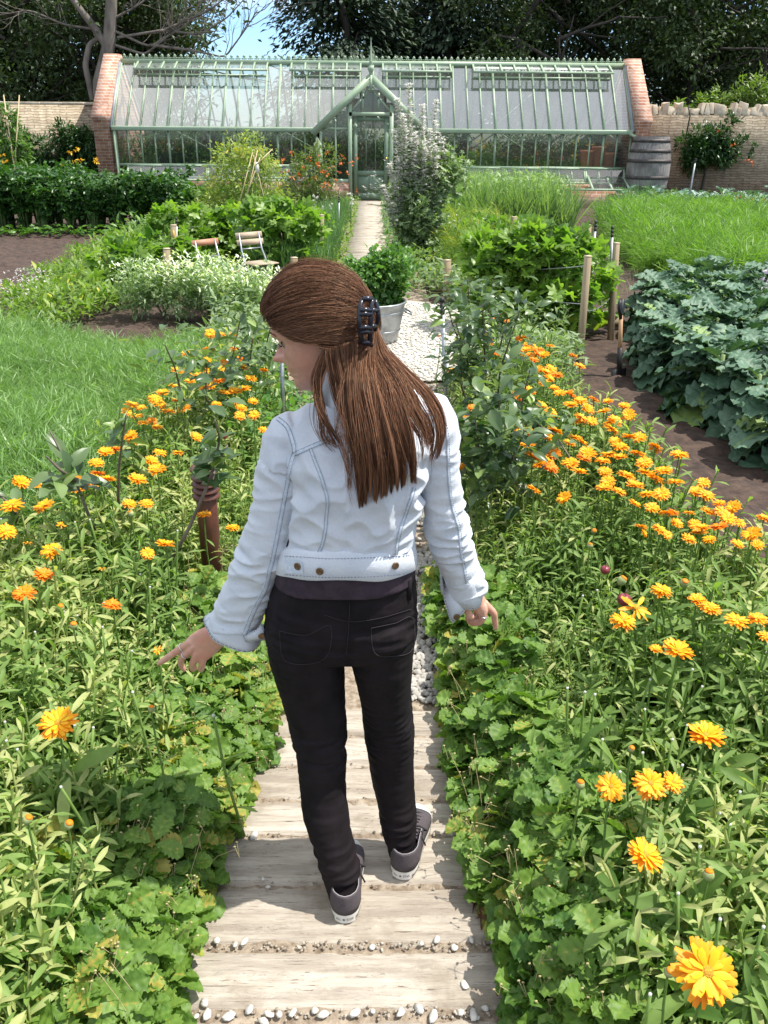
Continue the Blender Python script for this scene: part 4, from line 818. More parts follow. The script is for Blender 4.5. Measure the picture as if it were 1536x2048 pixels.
# --- oats
mb=MB(); q=polypts([(1.3,16.4),(3.55,16.2),(3.65,19.8),(1.2,19.8)],1500,.8); blades(mb,np.c_[q,np.zeros(1500)],1.0,.8,.30,(0,1),4)
q=polypts([(1.5,16.4),(3.5,16.2),(3.6,19.8),(1.5,19.8)],420); mb.scatter(LEAF4,np.c_[q,uni(.75,1.0,420)],rots(uni(0,6,420),RNG.normal(.2,.4,420)),uni(.1,.18,420)*np.ones(420),uni(.7,1,420)); tag(mb.build('tall_oats',M['oat_leaf']),'tall pale green grassy oats in front of the right side vents','cereal',kind='stuff')
mb=MB(); q=polypts([(.95,11.6),(2.0,11.6),(2.0,16),(1.0,16.2)],1800); m=1800
for k in range(4):
    p=q[k::4]; n=len(p); mb.scatter(FE[k],np.c_[p,uni(0,.3,n)],rots(uni(0,6.28,n),RNG.normal(1.0,.4,n),uni(-1,1,n)),np.stack([uni(.3,.5,n)*1.6,uni(.3,.5,n),uni(.3,.5,n)],-1),RNG.random(n))
tag(mb.build('lavender_greens',M['weed_leaf']),'fine pale green herbs between the mallow and the right vines','herbs',kind='stuff')
# --- vines
def vine(label,pts,h,N,size=.16,z0=.1,w=.32,group=None):
    c=np.mean(pts,0); t=plant('grape_vine',label,'vine',(c[0],c[1],0),group); mb=MB(); st=MB(); p0=np.array(pts[0],float); p1=np.array(pts[1],float)
    n=max(3,int(np.linalg.norm(p1-p0)/.28))
    for k in range(n+1):
        q=p0+(p1-p0)*k/n
        for j in range(3):
            z=z0+h*(.12+.33*j)+RNG.normal(0,.05); bush(mb,(q[0]+RNG.normal(0,.08),q[1]+RNG.normal(0,.08),z),(w,w*.8,h*.26),N//(3*n+3),size,VINE,clump=5,tint=(0,.92 if RNG.random()>.12 else 1))
        if k%2==0: st.tube([(q[0],q[1],-.02),(q[0]+RNG.normal(0,.04),q[1],h*.5),(q[0]+RNG.normal(0,.15),q[1],h*.9)],[.016,.012,.006],5)
    mb.build('foliage',M['vine_leaf'],t); st.build('stem',M['twig'],t); return t
vine('grape vine on wires behind the two folding chairs',[(-2.75,12.5),(-1.1,13.0)],.66,3000,.13)
vine('grape vine climbing in front of the pea wigwam',[(-2.2,14.3),(-1.2,14.5)],.44,2000,.13)
vine('low young vine behind the right folding chair, near the chives',[(-1.5,11.9),(-1.0,11.4)],.75,1100,.14)
vine('low vine left of the left folding chair, between the short posts',[(-3.0,10.4),(-2.4,11.3)],.45,800,.14)
vine('bright grape vine left of the tall sunlit post on the right',[(1.15,8.7),(1.75,8.4)],.86,2600,.12,w=.27)
vine('grape vine further back on the right wires',[(1.45,10.6),(1.9,10.4)],.42,1800,.12,w=.26)
vine('grape vine around the single post in front of the oats',[(1.4,13.0),(2.2,13.2)],.42,2200,.13,w=.28)
vine('short vine shoots at the foot of the pair of right posts',[(1.85,8.3),(2.0,8.8)],.6,500,.13)
# --- posts, stakes and wires
def post(label,bx,by,Y,tx,ty,wd=.06,group='timber vine posts'):
    b=atY(bx,by,Y); p=atY(tx,ty,Y); b=np.array([b[0],b[1],-.05]); t=thing('timber_post',label,'post',(b[0],b[1],0),group); o=MB().bar(b,p,wd*.92,wd*.92,up=(-.45,1,0)).build('post_shaft',M['post'],t); bevel(o,.004,1)
    MB().box(p-(0,0,.002),(wd*.94,wd*.94,.012),rotz(.42)).build('post_top',mat('sawn_end',(.50,.40,.27),rough=.8) if 'sawn_end' not in bpy.data.materials else bpy.data.materials['sawn_end'],t); return p,b
def stake(label,bx,by,Y,tx,ty,r=.013):
    b=atY(bx,by,Y); p=atY(tx,ty,Y); b=np.array([b[0],b[1],-.05]); t=thing('metal_stake',label,'stake',(b[0],b[1],0),'thin metal stakes'); MB().tube([b,p],r,8).build('rod',M['galv'],t,smooth=True); d=p-b; d/=np.linalg.norm(d)
    mb=MB()
    for k in range(3): mb.tube([p+d*(.002+.034*k),p+d*(.030+.034*k)],[r*1.15,r*1.05],8)
    mb.build('rubber_cap',M['cap'],t,smooth=True); return p,b
R1=post('tall tan post with a bright sunlit edge, nearest of the right posts',1160,712,7.5,1176,512,.052)[0]
R2=post('slim post standing behind the tall sunlit post on the right',1165,640,9.2,1176,450,.06)[0]
R3=post('right post whose lower half is lit white by the sun',1222,670,8.4,1233,486,.052)[0]
R4=post('single post rising from the vine in front of the oats',1027,520,13.2,1028,434,.075)[0]
R5=post('thin brown post behind the apple leaves, right of the mallow',895,600,10.2,895,520,.07)[0]
L1=post('left post nearest the white variegated shrub',333,590,10.1,333,497,.075)[0]
L2=post('leftmost short post above the lime weeds',292,560,11.2,293,474,.075)[0]
L3=post('left post with a yellow tag beside a metal stake',347,560,11.0,347,450,.07)[0]
L4=post('far left post in front of the pea wigwam',466,500,14.2,466,432,.075)[0]
L5=post('thin rusty post at the left corner of the chives',643,525,12.6,643,430,.06)[0]
L6=post('short post just left of the woman\'s crown',588,560,10.6,588,515,.075)[0]
S1=stake('grey stake with black cap beside the woman\'s right shoulder',899,840,5.3,885,628)[0]
S2=stake('grey stake seen below the woman\'s nose',565,840,5.3,563,690)[0]
S3=stake('blue grey stake between the two tall right posts',1183,560,9.0,1190,462)[0]
S4=stake('grey stake touching the post with the sunlit lower half',1219,660,8.5,1224,474)[0]
S5=stake('grey stake behind the left post with the yellow tag',354,560,11.05,353,452)[0]
S6=stake('thin stake in the chives left of the far path',678,470,15.6,678,405,.012)[0]
S7=stake('leaning stake in front of the cabbages by the right wall',1375,415,21.8,1390,326,.02)[0]
S8=stake('stake behind the leftmost short post',295,560,11.3,295,468)[0]
MB().box(L3+(.0,-.037,-.12),(.02,.004,.12)).build('plant_tag',mat('yellow_tag',(.65,.40,.03),rough=.5),loc=(0,0,0)); tag(bpy.data.objects['plant_tag'],'small yellow tag fixed to the left wired post','tag')
def wire(label,pts,sag=.03):
    mb=MB()
    P=[];pts=[np.array(p,float) for p in pts]
    for a,b in zip(pts[:-1],pts[1:]):
        for u in np.linspace(0,1,9): P.append(a+(b-a)*u-(0,0,sag*4*u*(1-u)))
    mb.tube(P,.0035,4); tag(mb.build('training_wire',M['galv'],smooth=True),label,'wire')
wire('top wire from the yellow tagged post to the post by the pea wigwam',[L3-(0,0,.03),L4-(0,0,.06),L5-(0,0,.1)])
wire('lower wire passing behind the folding chairs',[L3-(0,0,.42),L6-(0,0,.12)])
wire('top wire between the post in the oats vine and the tall right posts',[R5-(0,0,.1),R1-(0,0,.08)])
wire('top wire from the single oat side post to the slim rear post',[R4-(0,0,.08),R2-(0,0,.06),S3-(0,0,.02)])
wire('wire joining the tall sunlit post to the post with the white lower half',[R2-(0,0,.45),R3-(0,0,.12)],.05); wire('lower slack wire between the two right posts',[R1-(0,0,.45),R3-(0,0,.5)],.05); wire('second wire from the vine to the tall sunlit post',[R5-(0,0,.3),R1-(0,0,.4)],.02)
tag(MB().box((2.02,8.75,.06),(.9,.04,.10)).build('edging_board',bpy.data.materials['board'],loc=(2.02,8.75,0)),'short timber edging board behind the sunlit post, before the brown soil','board')
# --- garden spade
hb=atY(1238,745,7.05); hb=np.array([hb[0],hb[1],0]); ht=atY(1243,598,7.05); t=thing('garden_spade','garden spade with black D handle standing in the soil beside the kale','spade',tuple(hb)); d=(ht-hb); Ls=np.linalg.norm(d); d/=Ls
MB().tube([hb+d*.09,hb+d*(Ls-.13)],[.018,.016],10).build('shaft',mat('ash_shaft',(.36,.20,.10),(.45,.27,.14),scale=9,rough=.6),t,smooth=True)
mb=MB(); a=np.linspace(-2.5,2.5,17); c=hb+d*(Ls-.055); sd2=np.array([.55,.83,0]); mb.tube([hb+d*(Ls-.17)]+[c+sd2*math.sin(k)*.05-d*math.cos(k)*.06*-1*0+d*(-.06*math.cos(k+math.pi)*-1) for k in a][::1]+[hb+d*(Ls-.17)],.015,8); mb.build('handle',M['cap'],t,smooth=True)
mb=MB(); mb.tube([hb-d*.06,hb+d*.2],[.024,.02],8); mb.box(hb+(0,0,-.06),(.15,.012,.16),rotz(.5)); mb.build('blade',M['cap'],t)
# --- chairs
def chair(label,P,rz,slats,seat,wood):
    t=thing('folding_chair',label,'chair',P,'folding chairs'); R=rotz(rz); c=np.array(P,float); R=R*.78; X=lambda x,y,z:c+R@np.array([x,y,z])
    for s in (-1,1):
        x=s*.19; mb=MB(); mb.tube([X(x,.30,0),X(x,.02,.42),X(x*.95,-.10,.62),X(x*.9,-.17,.86)],.012,7); mb.build('frame_rail',M['galv'],t,smooth=True)
        mb=MB(); mb.tube([X(x*.9,-.30,0),X(x*.9,.02,.32),X(x*.9,.22,.44)],.012,7); mb.build('leg',M['galv'],t,smooth=True)
    mb=MB(); mb.tube([X(-.18,-.11,.64),X(.18,-.11,.64)],.008,6); mb.build('crossbar',M['galv'],t,smooth=True)
    for k in range(slats): MB().box(X(0,-.165+.03*k,.83-.10*k),(.46,.02,.085),R@rotx(.2)).build('backrest_slat',wood,t)
    if seat:
        mb=MB()
        for k in range(7): mb.box(X(0,-.06+.055*k,.45),(.44,.044,.02),R)
        mb.build('seat',wood,t)
wa=mat('chair_slat_red',(.34,.16,.09),(.42,.21,.12),scale=9,rough=.6,stretch=(.3,1,1)); wb=mat('chair_slat_grey',(.33,.25,.17),(.44,.35,.25),scale=9,rough=.7,stretch=(.3,1,1))
p=atY(432,590,9.9); chair('folding garden chair with a reddish top slat, left of the pair',(p[0],9.9,0),math.radians(-132),1,True,wa)
p=atY(512,590,10.6); chair('folding garden chair with two grey wooden back slats, right of the pair',(p[0]+.02,10.6,0),math.radians(-140),2,True,wb)
ROUND=grid_leaf(1,.78,4,1,.3,.3)
# --- galvanised tub with mint
TX,TY=-.03,8.05
t=thing('galvanised_tub','round galvanised steel tub standing on the white gravel','tub',(TX,TY,.02)); MB().lathe([(0,.03),(.235,.03),(.24,.05),(.30,.33),(.305,.36),(.318,.37),(.318,.385),(.30,.388),(.29,.36),(.28,.30),(0,.30)],(TX,TY,0),48).build('tub_body',M['galv'],t,smooth=True)
for z,r in ((.30,.297),(.13,.260)): MB().lathe([(r,z-.008),(r+.008,z),(r,z+.008)],(TX,TY,0),48).build('tub_rib',M['galv'],t,smooth=True)
for s in (-1,1): MB().tube([(TX+s*.30,TY-.07,.30),(TX+s*.36,TY-.06,.27),(TX+s*.36,TY+.06,.27),(TX+s*.30,TY+.07,.30)],.009,6).build('handle',M['galv'],t,smooth=True)
t=plant('mint_plant','bushy green mint growing in the galvanised tub','herb',(TX,TY,.32)); mb=MB()
for k in range(9): bush(mb,(TX+RNG.normal(0,.085),TY+RNG.normal(0,.085),.40+.038*k),(.20,.19,.15),560,.045,ROUND,clump=7)
mb.build('foliage',M['mint_leaf'],t); mb=MB()
for k in range(14): a=k*.9; mb.tube([(TX+.1*math.cos(a),TY+.1*math.sin(a),.3),(TX+.22*math.cos(a),TY+.22*math.sin(a),.62)],.005,4)
mb.build('stems',M['stemg'],t)
# --- variegated shrubs and low greens round the gravel
for i,(x,y,rx,h,lb) in enumerate(((-2.25,9.3,.42,.48,'white variegated bushy plant at the left end, next to the feathery bed'),(-1.72,9.15,.42,.55,'white variegated bushy plant in the middle, below the left posts'),(-1.3,8.7,.36,.48,'white variegated bushy plant nearest the woman\'s face'))):
    t=plant('variegated_shrub',lb,'shrub',(x,y,0)); mb=MB()
    for k in range(7): bush(mb,(x+RNG.uniform(-rx,rx)*.75,y+RNG.uniform(-.25,.25),h*RNG.uniform(.3,.85)),(.2,.2,.17),400,.055,LEAF4,clump=8,tint=(.0,1.0),up=1)
    q=np.c_[uni(x-rx,x+rx,330),uni(y-.4,y+.3,330),h*uni(.75,1.15,330)]; mb.scatter(LEAF4,q,rots(uni(0,6,330),uni(.3,1.2,330)),.05,uni(.93,1,330)); mb.build('foliage',M['variegated_leaf'],t); st=MB()
    for k in range(8): st.tube([(x,y,-.02),(x+RNG.uniform(-rx,rx)*.7,y+RNG.normal(0,.1),h*.7)],.006,4)
    st.build('stems',M['stemg'],t)
def cover(name,label,cat,P,N,zr,size,mt,tpl=LEAF4,tint=(0,1),pit=.5,power=.5):
    mb=MB(); q=polypts(P,N,power); mb.scatter(tpl,np.c_[q,uni(zr[0],zr[1],N)*(1+.35*vnoise(q[:,0]*2.2,q[:,1]*2.2))],rots(uni(0,6.28,N),RNG.normal(pit,.5,N),RNG.normal(0,.4,N)),size*uni(.6,1.3,N),np.clip(uni(tint[0],tint[1],N),0,1)); return tag(mb.build(name,M[mt]),label,cat,kind='stuff')
cover('herb_edging','low green herbs around the left side of the gravel circle','herbs',[(-1.5,6.6),(-.75,6.4),(-.9,7.6),(-1.05,9.4),(-1.25,10.4),(-2.2,10.3),(-1.5,8.4)],2600,(.02,.32),.085,'mallow_leaf')
cover('herb_edging','low dark green herbs around the right side of the gravel circle','herbs',[(.72,6.3),(1.6,6.4),(1.8,8.4),(1.5,10.4),(.9,11.4),(.4,11.6),(.5,10.4),(1.3,9.2),(1.35,8.0),(1.0,7.0)],3200,(.02,.34),.085,'mallow_leaf')
cover('herb_edging','leafy green herbs crowding the path edge beyond the left marigolds','herbs',[(-1.0,4.6),(-.42,4.6),(-.36,6.6),(-.9,6.8)],900,(.02,.3),.085,'mint_leaf')
cover('path_herbs','low green herbs edging the left side of the far boarded path','herbs',[(-.85,10.6),(-.42,10.6),(-.40,23),(-.8,23)],1500,(.02,.26),.085,'weed_leaf',tint=(0,.8))
cover('path_herbs','low green herbs edging the right side of the far boarded path','herbs',[(.15,10.8),(.5,10.8),(.5,23),(.14,23)],1300,(.02,.28),.085,'mint_leaf')
cover('path_herbs','fresh green herbs spilling beside the mallow and the far path','herbs',[(.30,10.9),(1.1,10.9),(1.2,13.5),(.30,14)],1300,(.02,.3),.08,'weed_leaf',tint=(0,.8))
cover('bed_greens','mixed low greenery between the left vines and the parsley','greens',[(-4.2,13.8),(-1.2,13.2),(-1.2,16.8),(-4.2,16.6)],2600,(.02,.4),.11,'bean_leaf')
cover('bed_greens','mixed low greenery right of the far path, before the oats','greens',[(.3,14.2),(1.5,14),(1.4,23),(.3,23)],1800,(.02,.45),.11,'bean_leaf')
cover('bed_greens','shaded low greenery at the foot of the greenhouse and left wall','greens',[(-9.5,21.8),(-1.4,21.6),(-1.3,23.4),(-9.5,24.5)],2600,(.02,.4),.13,'celery_leaf')
# ================================================================== near beds along the path
L_('calendula_leaf',(.08,.158,.03),(.24,.34,.095),Cc=(.40,.43,.17),rough=.55,trans=.36,spec=.28,nscale=30)
L_('strawberry_leaf',(.05,.125,.02),(.20,.315,.06),Cc=(.36,.32,.07),rough=.5,trans=.32,spec=.3,nscale=40)
L_('petal_orange',(.88,.30,.010),(.95,.60,.015),Cc=(.95,.70,.03),rough=.5,trans=.30,nscale=60,tcol=(1,.75,.3),spec=.3)
L_('petal_deep',(.80,.20,.008),(.88,.34,.012),rough=.5,trans=.3,nscale=60,tcol=(1,.6,.3),spec=.3)
M['flower_centre']=mat('flower_centre',(.50,.20,.01),(.70,.40,.02),scale=300,rough=.7,bmp=.8)
M['bud']=mat('flower_bud',(.16,.22,.07),(.30,.33,.13),scale=60,rough=.6)
M['dry']=mat('dry_leaf',(.16,.07,.035),(.30,.15,.08),scale=20,rough=.8)
M['seed']=mat('dry_stem',(.30,.25,.11),(.42,.36,.18),scale=20,rough=.7)
def narrow(u): return np.interp(u,[0,.12,.35,.7,.92,1],[.35,.40,.72,1,.62,.05])
CLF=[grid_leaf(.096,.018+.0045*k,5,1,.28+.14*k,.45,shape=narrow,wave=.02,seed=k) for k in range(3)]
def shoot(seed,n=17,h=.46):
    rg=np.random.default_rng(seed); P=np.stack([np.cumsum(rg.normal(0,.012,6))-.0,np.cumsum(rg.normal(0,.012,6)),np.linspace(-.03,h,6)],-1); P[:,:2]-=P[0,:2]
    b=MB(); b.tube(P,np.linspace(.0055,.003,6),4,tint=.75,cap=False); V=[b.V[0]];Q=[b.Q[0]];T=[np.full(len(b.V[0]),.25)];c=len(b.V[0])
    for k in range(n):
        u=(k+.6)/n; q=np.array([np.interp(u*5,np.arange(6),P[:,j]) for j in range(3)]); s=1.15-.5*u; R=rots(np.array([k*2.4+rg.normal(0,.3)]),np.array([.15+.75*u+rg.normal(0,.2)]),rg.normal(0,.4,1))[0]
        t=CLF[k%3]; V.append(t[0]*s@R.T+q); Q.append(t[1]+c); T.append(np.full(len(t[0]),rg.uniform(-.3,.3)+.15*u)); c+=len(t[0])
    if seed%2==0:   # a cut or faded stem end
        pass
    return np.concatenate(V),Q,np.concatenate(T)
SH=[shoot(s) for s in range(6)]
def lflt(seed,L=.072,W=.050):
    rg=np.random.default_rng(seed); nx,ny=14,4; u=np.linspace(0,1,nx+1); v=np.linspace(-1,1,2*ny+1)
    wd=np.interp(u,[0,.12,.45,.75,.93,1],[.06,.42,.92,1,.62,.12])*W/2*(1+.15*np.where(np.arange(nx+1)%2==0,1,-1)*(u>.2)); U,Vv=np.meshgrid(u,v,indexing='ij'); X=wd[:,None]*Vv; Y=U*L+np.abs(Vv)*L*.07*(1-U)
    Z=-.22*L*U**2+np.abs(Vv)*wd[:,None]*.32+.0022*np.sin(U*26-np.abs(Vv)*5)+rg.normal(0,.0007,X.shape)
    n=2*ny+1; T=np.where(np.abs(Vv)<.05,.22,0)+.10*np.sin(U*26-np.abs(Vv)*5)
    return np.stack([X,Y,Z],-1).reshape(-1,3),np.array([(i*n+j,i*n+j+1,(i+1)*n+j+1,(i+1)*n+j) for i in range(nx) for j in range(2*ny)]),T.ravel()
def trifol(seed):
    rg=np.random.default_rng(seed); ls=[lflt(seed*3+k) for k in range(3)]
    return merge(xf(ls[0],rotx(.05),(0,.004,0)),xf(ls[1],rotz(1.45)@roty(.25),(-.002,0,0)),xf(ls[2],rotz(-1.45)@roty(-.25),(.002,0,0)))
TRI=[trifol(s) for s in range(5)]
def coarse(tp):
    return tp
CALL=gpoly([(-160,1000),(-60,985),(60,985),(140,960),(260,840),(330,760),(420,690),(545,690),(575,770),(560,900),(520,1000),(480,1150),(400,1300),(240,1480),(150,1640),(60,1800),(-100,2048),(-300,2048)],.42)
CALR=gpoly([(895,690),(930,640),(1010,625),(1110,690),(1190,775),(1290,865),(1400,960),(1536,1070),(1700,1180),(1700,2120),(1420,2120),(1300,1860),(1200,1650),(1120,1500),(1075,1310),(1000,1130),(940,980)],.42)
def bed(name,label,P,N,tone,hs=(.50,1.08)):
    mb=MB(); q=polypts(P,N,1.15); bx,by=-.72,3.3; q=q[~((np.abs(q[:,0]-(bx+(q[:,1]-by)*-.22))<.13+.0*q[:,1])&(q[:,1]<by+.1)&(q[:,1]>2.45))]
    for k in range(6):
        p=q[k::6]; m=len(p); s=uni(hs[0],hs[1],m)*np.clip(.62+(np.abs(p[:,0]+.05)-.5)*.75,.62,1.04)*(1+.16*vnoise(p[:,0]*3,p[:,1]*3)); lean=np.abs(RNG.normal(.12,.16,m)); mb.scatter(SH[k],np.c_[p,np.full(m,-.02)],rots(uni(0,6.28,m),lean,RNG.normal(0,.12,m)),np.stack([s*1.05,s*1.05,s],-1),np.clip(tone+.22*vnoise(p[:,0]*2.5,p[:,1]*2.5)+RNG.normal(0,.16,m),0,.9))
    return tag(mb.build(name,M['calendula_leaf'],smooth=True),label,'foliage',kind='stuff')
bed('marigold_foliage','pale green leafy marigold stems filling the bed left of the path',CALL,2300,.56)
bed('marigold_foliage','leafy marigold stems filling the bed right of the path',CALR,2500,.50)
# big grey-green basal leaves close to the camera
BG=grid_leaf(.155,.046,8,2,.35,.3,shape=narrow,wave=.02,seed=4)
def basal(name,label,px,N,zr,tint):
    mb=MB(); q=polypts(gpoly(px,.25),N); mb.scatter(BG,np.c_[q,uni(zr[0],zr[1],N)],rots(uni(0,6.28,N),RNG.normal(.45,.45,N),RNG.normal(0,.5,N)),uni(.6,1.15,N),np.clip(RNG.normal(tint,.2,N),0,.9)); return tag(mb.build(name,M['calendula_leaf'],smooth=True),label,'foliage',kind='stuff')
basal('broad_leaves','broad grey green leaves low in the bed at the bottom left',[(-200,1380),(160,1400),(260,1500),(110,1780),(0,2048),(-250,2048)],170,(.04,.30),.6)
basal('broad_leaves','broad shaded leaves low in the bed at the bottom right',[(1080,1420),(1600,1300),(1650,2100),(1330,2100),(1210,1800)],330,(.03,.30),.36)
SBL=gpoly([(400,1160),(505,1200),(540,1260),(525,1430),(465,1560),(400,1680),(385,1780),(350,1880),(300,2060),(-60,2060),(-40,1800),(110,1640),(200,1510),(300,1370)],.12)
SBR=gpoly([(872,1120),(920,1130),(1010,1240),(1070,1400),(1120,1520),(1200,1680),(1300,1860),(1400,2080),(1050,2080),(1050,1900),(1005,1760),(948,1640),(930,1500),(915,1380),(900,1290),(878,1200)],.12)
def straw(label,P,N,hmax,tone,edge):
    mb=MB(); q=polypts(P,N,.9); st=MB()
    for k in range(5):
        p=q[k::5]; m=len(p); d=np.abs(p[:,0]-edge(p[:,1])); hh=hmax*np.clip(.25+d/.16,.2,1)*uni(.3,1.08,m)*(1+.22*vnoise(p[:,0]*7,p[:,1]*7))
        yaw=np.where(p[:,0]<0,-1.2,1.2)+RNG.normal(0,1.3,m); s=uni(.62,1.22,m)
        pos=np.c_[p,hh]; mb.scatter(TRI[k],pos,rots(yaw,RNG.normal(-.12,.42,m),RNG.normal(0,.38,m)),s,np.clip(tone+.2*vnoise(p[:,0]*6,p[:,1]*6)+RNG.normal(0,.2,m),0,1))
        for j in range(0,m,3): st.tube([(p[j,0]+RNG.normal(0,.04),p[j,1]+RNG.normal(0,.04),-.02),(p[j,0],p[j,1],hh[j]*.6),pos[j]],.0016,3,cap=False)
    n0=mb.n; mb.V+=st.V; mb.T+=[t*0+.45 for t in st.T]; mb.Q+=[f+n0 for f in st.Q]; mb.M+=st.M; mb.n+=st.n
    return tag(mb.build('strawberry_plants',M['strawberry_leaf'],smooth=True),label,'strawberry',kind='stuff')
straw('alpine strawberry plants edging the left side of the path',SBL,2500,.21,.52,lambda y:np.interp(y,[1.3,2.0,2.6,3.4],[-.45,-.41,-.36,-.38]))
straw('alpine strawberry plants edging the right side of the path',SBR,3000,.25,.50,lambda y:np.interp(y,[1.3,1.75,2.2,2.6,3.4],[.34,.33,.30,.27,.26]))
# drooping edge leaves over the planks, some yellowed
mb=MB()
for px,py in [(430,1500),(470,1480),(520,1440),(455,1610),(430,1690),(400,1790),(372,1880),(350,1980),(330,2030),(560,1400),(540,1480)]:
    p=gnd(px-45,py,.05); m=3; mb.scatter(TRI[RNG.integers(5)],p+RNG.normal(0,.02,(m,3)),rots(-1.5+RNG.normal(0,.4,m),uni(-.8,-.3,m)),uni(.8,1.2,m),uni(.4,1,m))
for px,py in [(900,1610),(885,1500),(965,1790),(1010,1900),(1010,2000),(940,1720),(880,1420),(870,1380)]:
    p=gnd(px+48,py,.05); m=3; mb.scatter(TRI[RNG.integers(5)],p+RNG.normal(0,.02,(m,3)),rots(1.5+RNG.normal(0,.4,m),uni(-.8,-.3,m)),uni(.8,1.25,m),uni(.3,1,m))
tag(mb.build('overhanging_leaves',M['strawberry_leaf'],smooth=True),'strawberry leaves drooping over both edges of the planks','strawberry',kind='stuff')
# thin dried flower stalks
mb=MB()
for P,n in ((SBL,260),(SBR,220)):
    q=polypts(P,n,.9)
    for x,y in q:
        h=RNG.uniform(.12,.27); d=RNG.normal(0,.06,2); a=np.array([x,y,0.05]); b=np.array([x+d[0],y+d[1],h]); mb.tube([a,(a+b)/2+(0,0,.02),b],.0009,3,cap=False)
        for k in range(2): c=b+RNG.normal(0,.012,3); mb.tube([b-(0,0,.03),c],.0008,3,cap=False); mb.scatter(PEB[0],c[None],rots(np.zeros(1),np.zeros(1)),.0035,.5)
tag(mb.build('dry_stalks',M['seed']),'thin straw coloured strawberry flower stalks with dry seed heads','stalks',kind='stuff')
mb=MB(); q=np.array([gnd(RNG.uniform(945,1050),RNG.uniform(1770,1850),.0)[:2] for k in range(46)]); mb.scatter(grid_leaf(.05,.03,4,1,.9,.8,wave=.05),np.c_[q,uni(.004,.035,46)],rots(uni(0,6.28,46),RNG.normal(0,.5,46),RNG.normal(0,.8,46)),uni(.7,1.3,46),.5); tag(mb.build('dead_leaves',M['dry']),'curled brown dead leaves on the path edge right of the right shoe','dead leaves',kind='stuff')
# ------------------------------------------------------------------ marigold flowers
def head(seed,n1=24,n2=20,n3=9,cup=.18,L=.037,drop=0):
    rg=np.random.default_rng(seed); b=MB(); sh=lambda u:np.interp(u,[0,.15,.6,.9,1],[.30,.5,1,.85,.45])
    for n,l,pit,z,t0 in ((n1,L,cup,0,.15),(n2,L*.86,cup+.24,.003,.45),(n3,L*.6,cup+.42,.005,.75)):
        pt=grid_leaf(l,.0115,3,1,.22,-.25,shape=sh); a=np.arange(n)*6.283/n+rg.normal(0,.07,n); keep=rg.random(n)>drop; a=a[keep]; m=len(a)
        p=np.stack([-np.sin(a)*.006,np.cos(a)*.006,np.full(m,z)],-1); b.scatter(pt,p,rots(a,pit+rg.normal(0,.12,m),rg.normal(0,.2,m)),uni(.86,1.1,m),np.clip(t0+rg.normal(0,.12,m),0,.84 if t0<.6 else .95))
    return b
def centre():
    b=MB(); b.lathe([(.0085,-.002),(.0095,.003),(.007,.0065),(.0,.0075)],n=14); return b
def calyx():
    b=MB(); b.lathe([(.002,-.014),(.007,-.009),(.010,-.002),(.006,.001)],n=10)
    for k in range(10): b.scatter(grid_leaf(.018,.005,2,1,-.2,.2),np.array([[0,0,-.006]]),rots(np.array([k*.628]),np.array([.25])),1.0,.5)
    return b
HM=[head(s,cup=c).mesh('flower_head',M['petal_orange'],True) for s,c in ((1,.12),(2,.22),(3,.05),(4,.35))]; HD=[head(s,cup=c).mesh('flower_head',M['petal_deep'],True) for s,c in ((5,.2),(6,.1))]
HR=head(9,n1=11,n2=5,n3=3,cup=.1,drop=.35).mesh('flower_head',M['petal_orange'],True)
CM=centre().mesh('centre',M['flower_centre'],True); KM=calyx().mesh('calyx',M['bud'],True)
BUD=MB().lathe([(.002,-.012),(.009,-.008),(.0125,0),(.0105,.008),(.006,.0105)],n=12).mesh('bud',M['bud'],True)
BT=MB().lathe([(.0085,.0075),(.0095,.011),(.006,.0135),(0,.0125)],n=12).mesh('petal_tip',M['petal_deep'],True)
def stem_mesh(seed):
    rg=np.random.default_rng(seed); b=MB(); P=np.stack([np.linspace(rg.normal(0,.035),0,7)+rg.normal(0,.004,7),np.linspace(rg.normal(0,.035),0,7)+rg.normal(0,.004,7),np.linspace(-1,-.012,7)],-1); P[-2:,:2]*=.2; b.tube(P,np.linspace(.0042,.0026,7),5,cap=False,tint=.5)
    for k in range(9):
        u=k/9*.9; q=P[0]+(P[-1]-P[0])*u; q[:2]=[np.interp(u*6,np.arange(7),P[:,j]) for j in (0,1)]; t=CLF[k%3]; b.scatter((t[0]*np.array([.8,.8,1.6]),t[1]),q[None],rots(np.array([k*2.4]),np.array([.6+rg.normal(0,.2)])),.8*(1.1-u*.6),rg.uniform(.2,.8))
    return b.mesh('stem',M['calendula_leaf'],True)
SM=[stem_mesh(s) for s in range(5)]
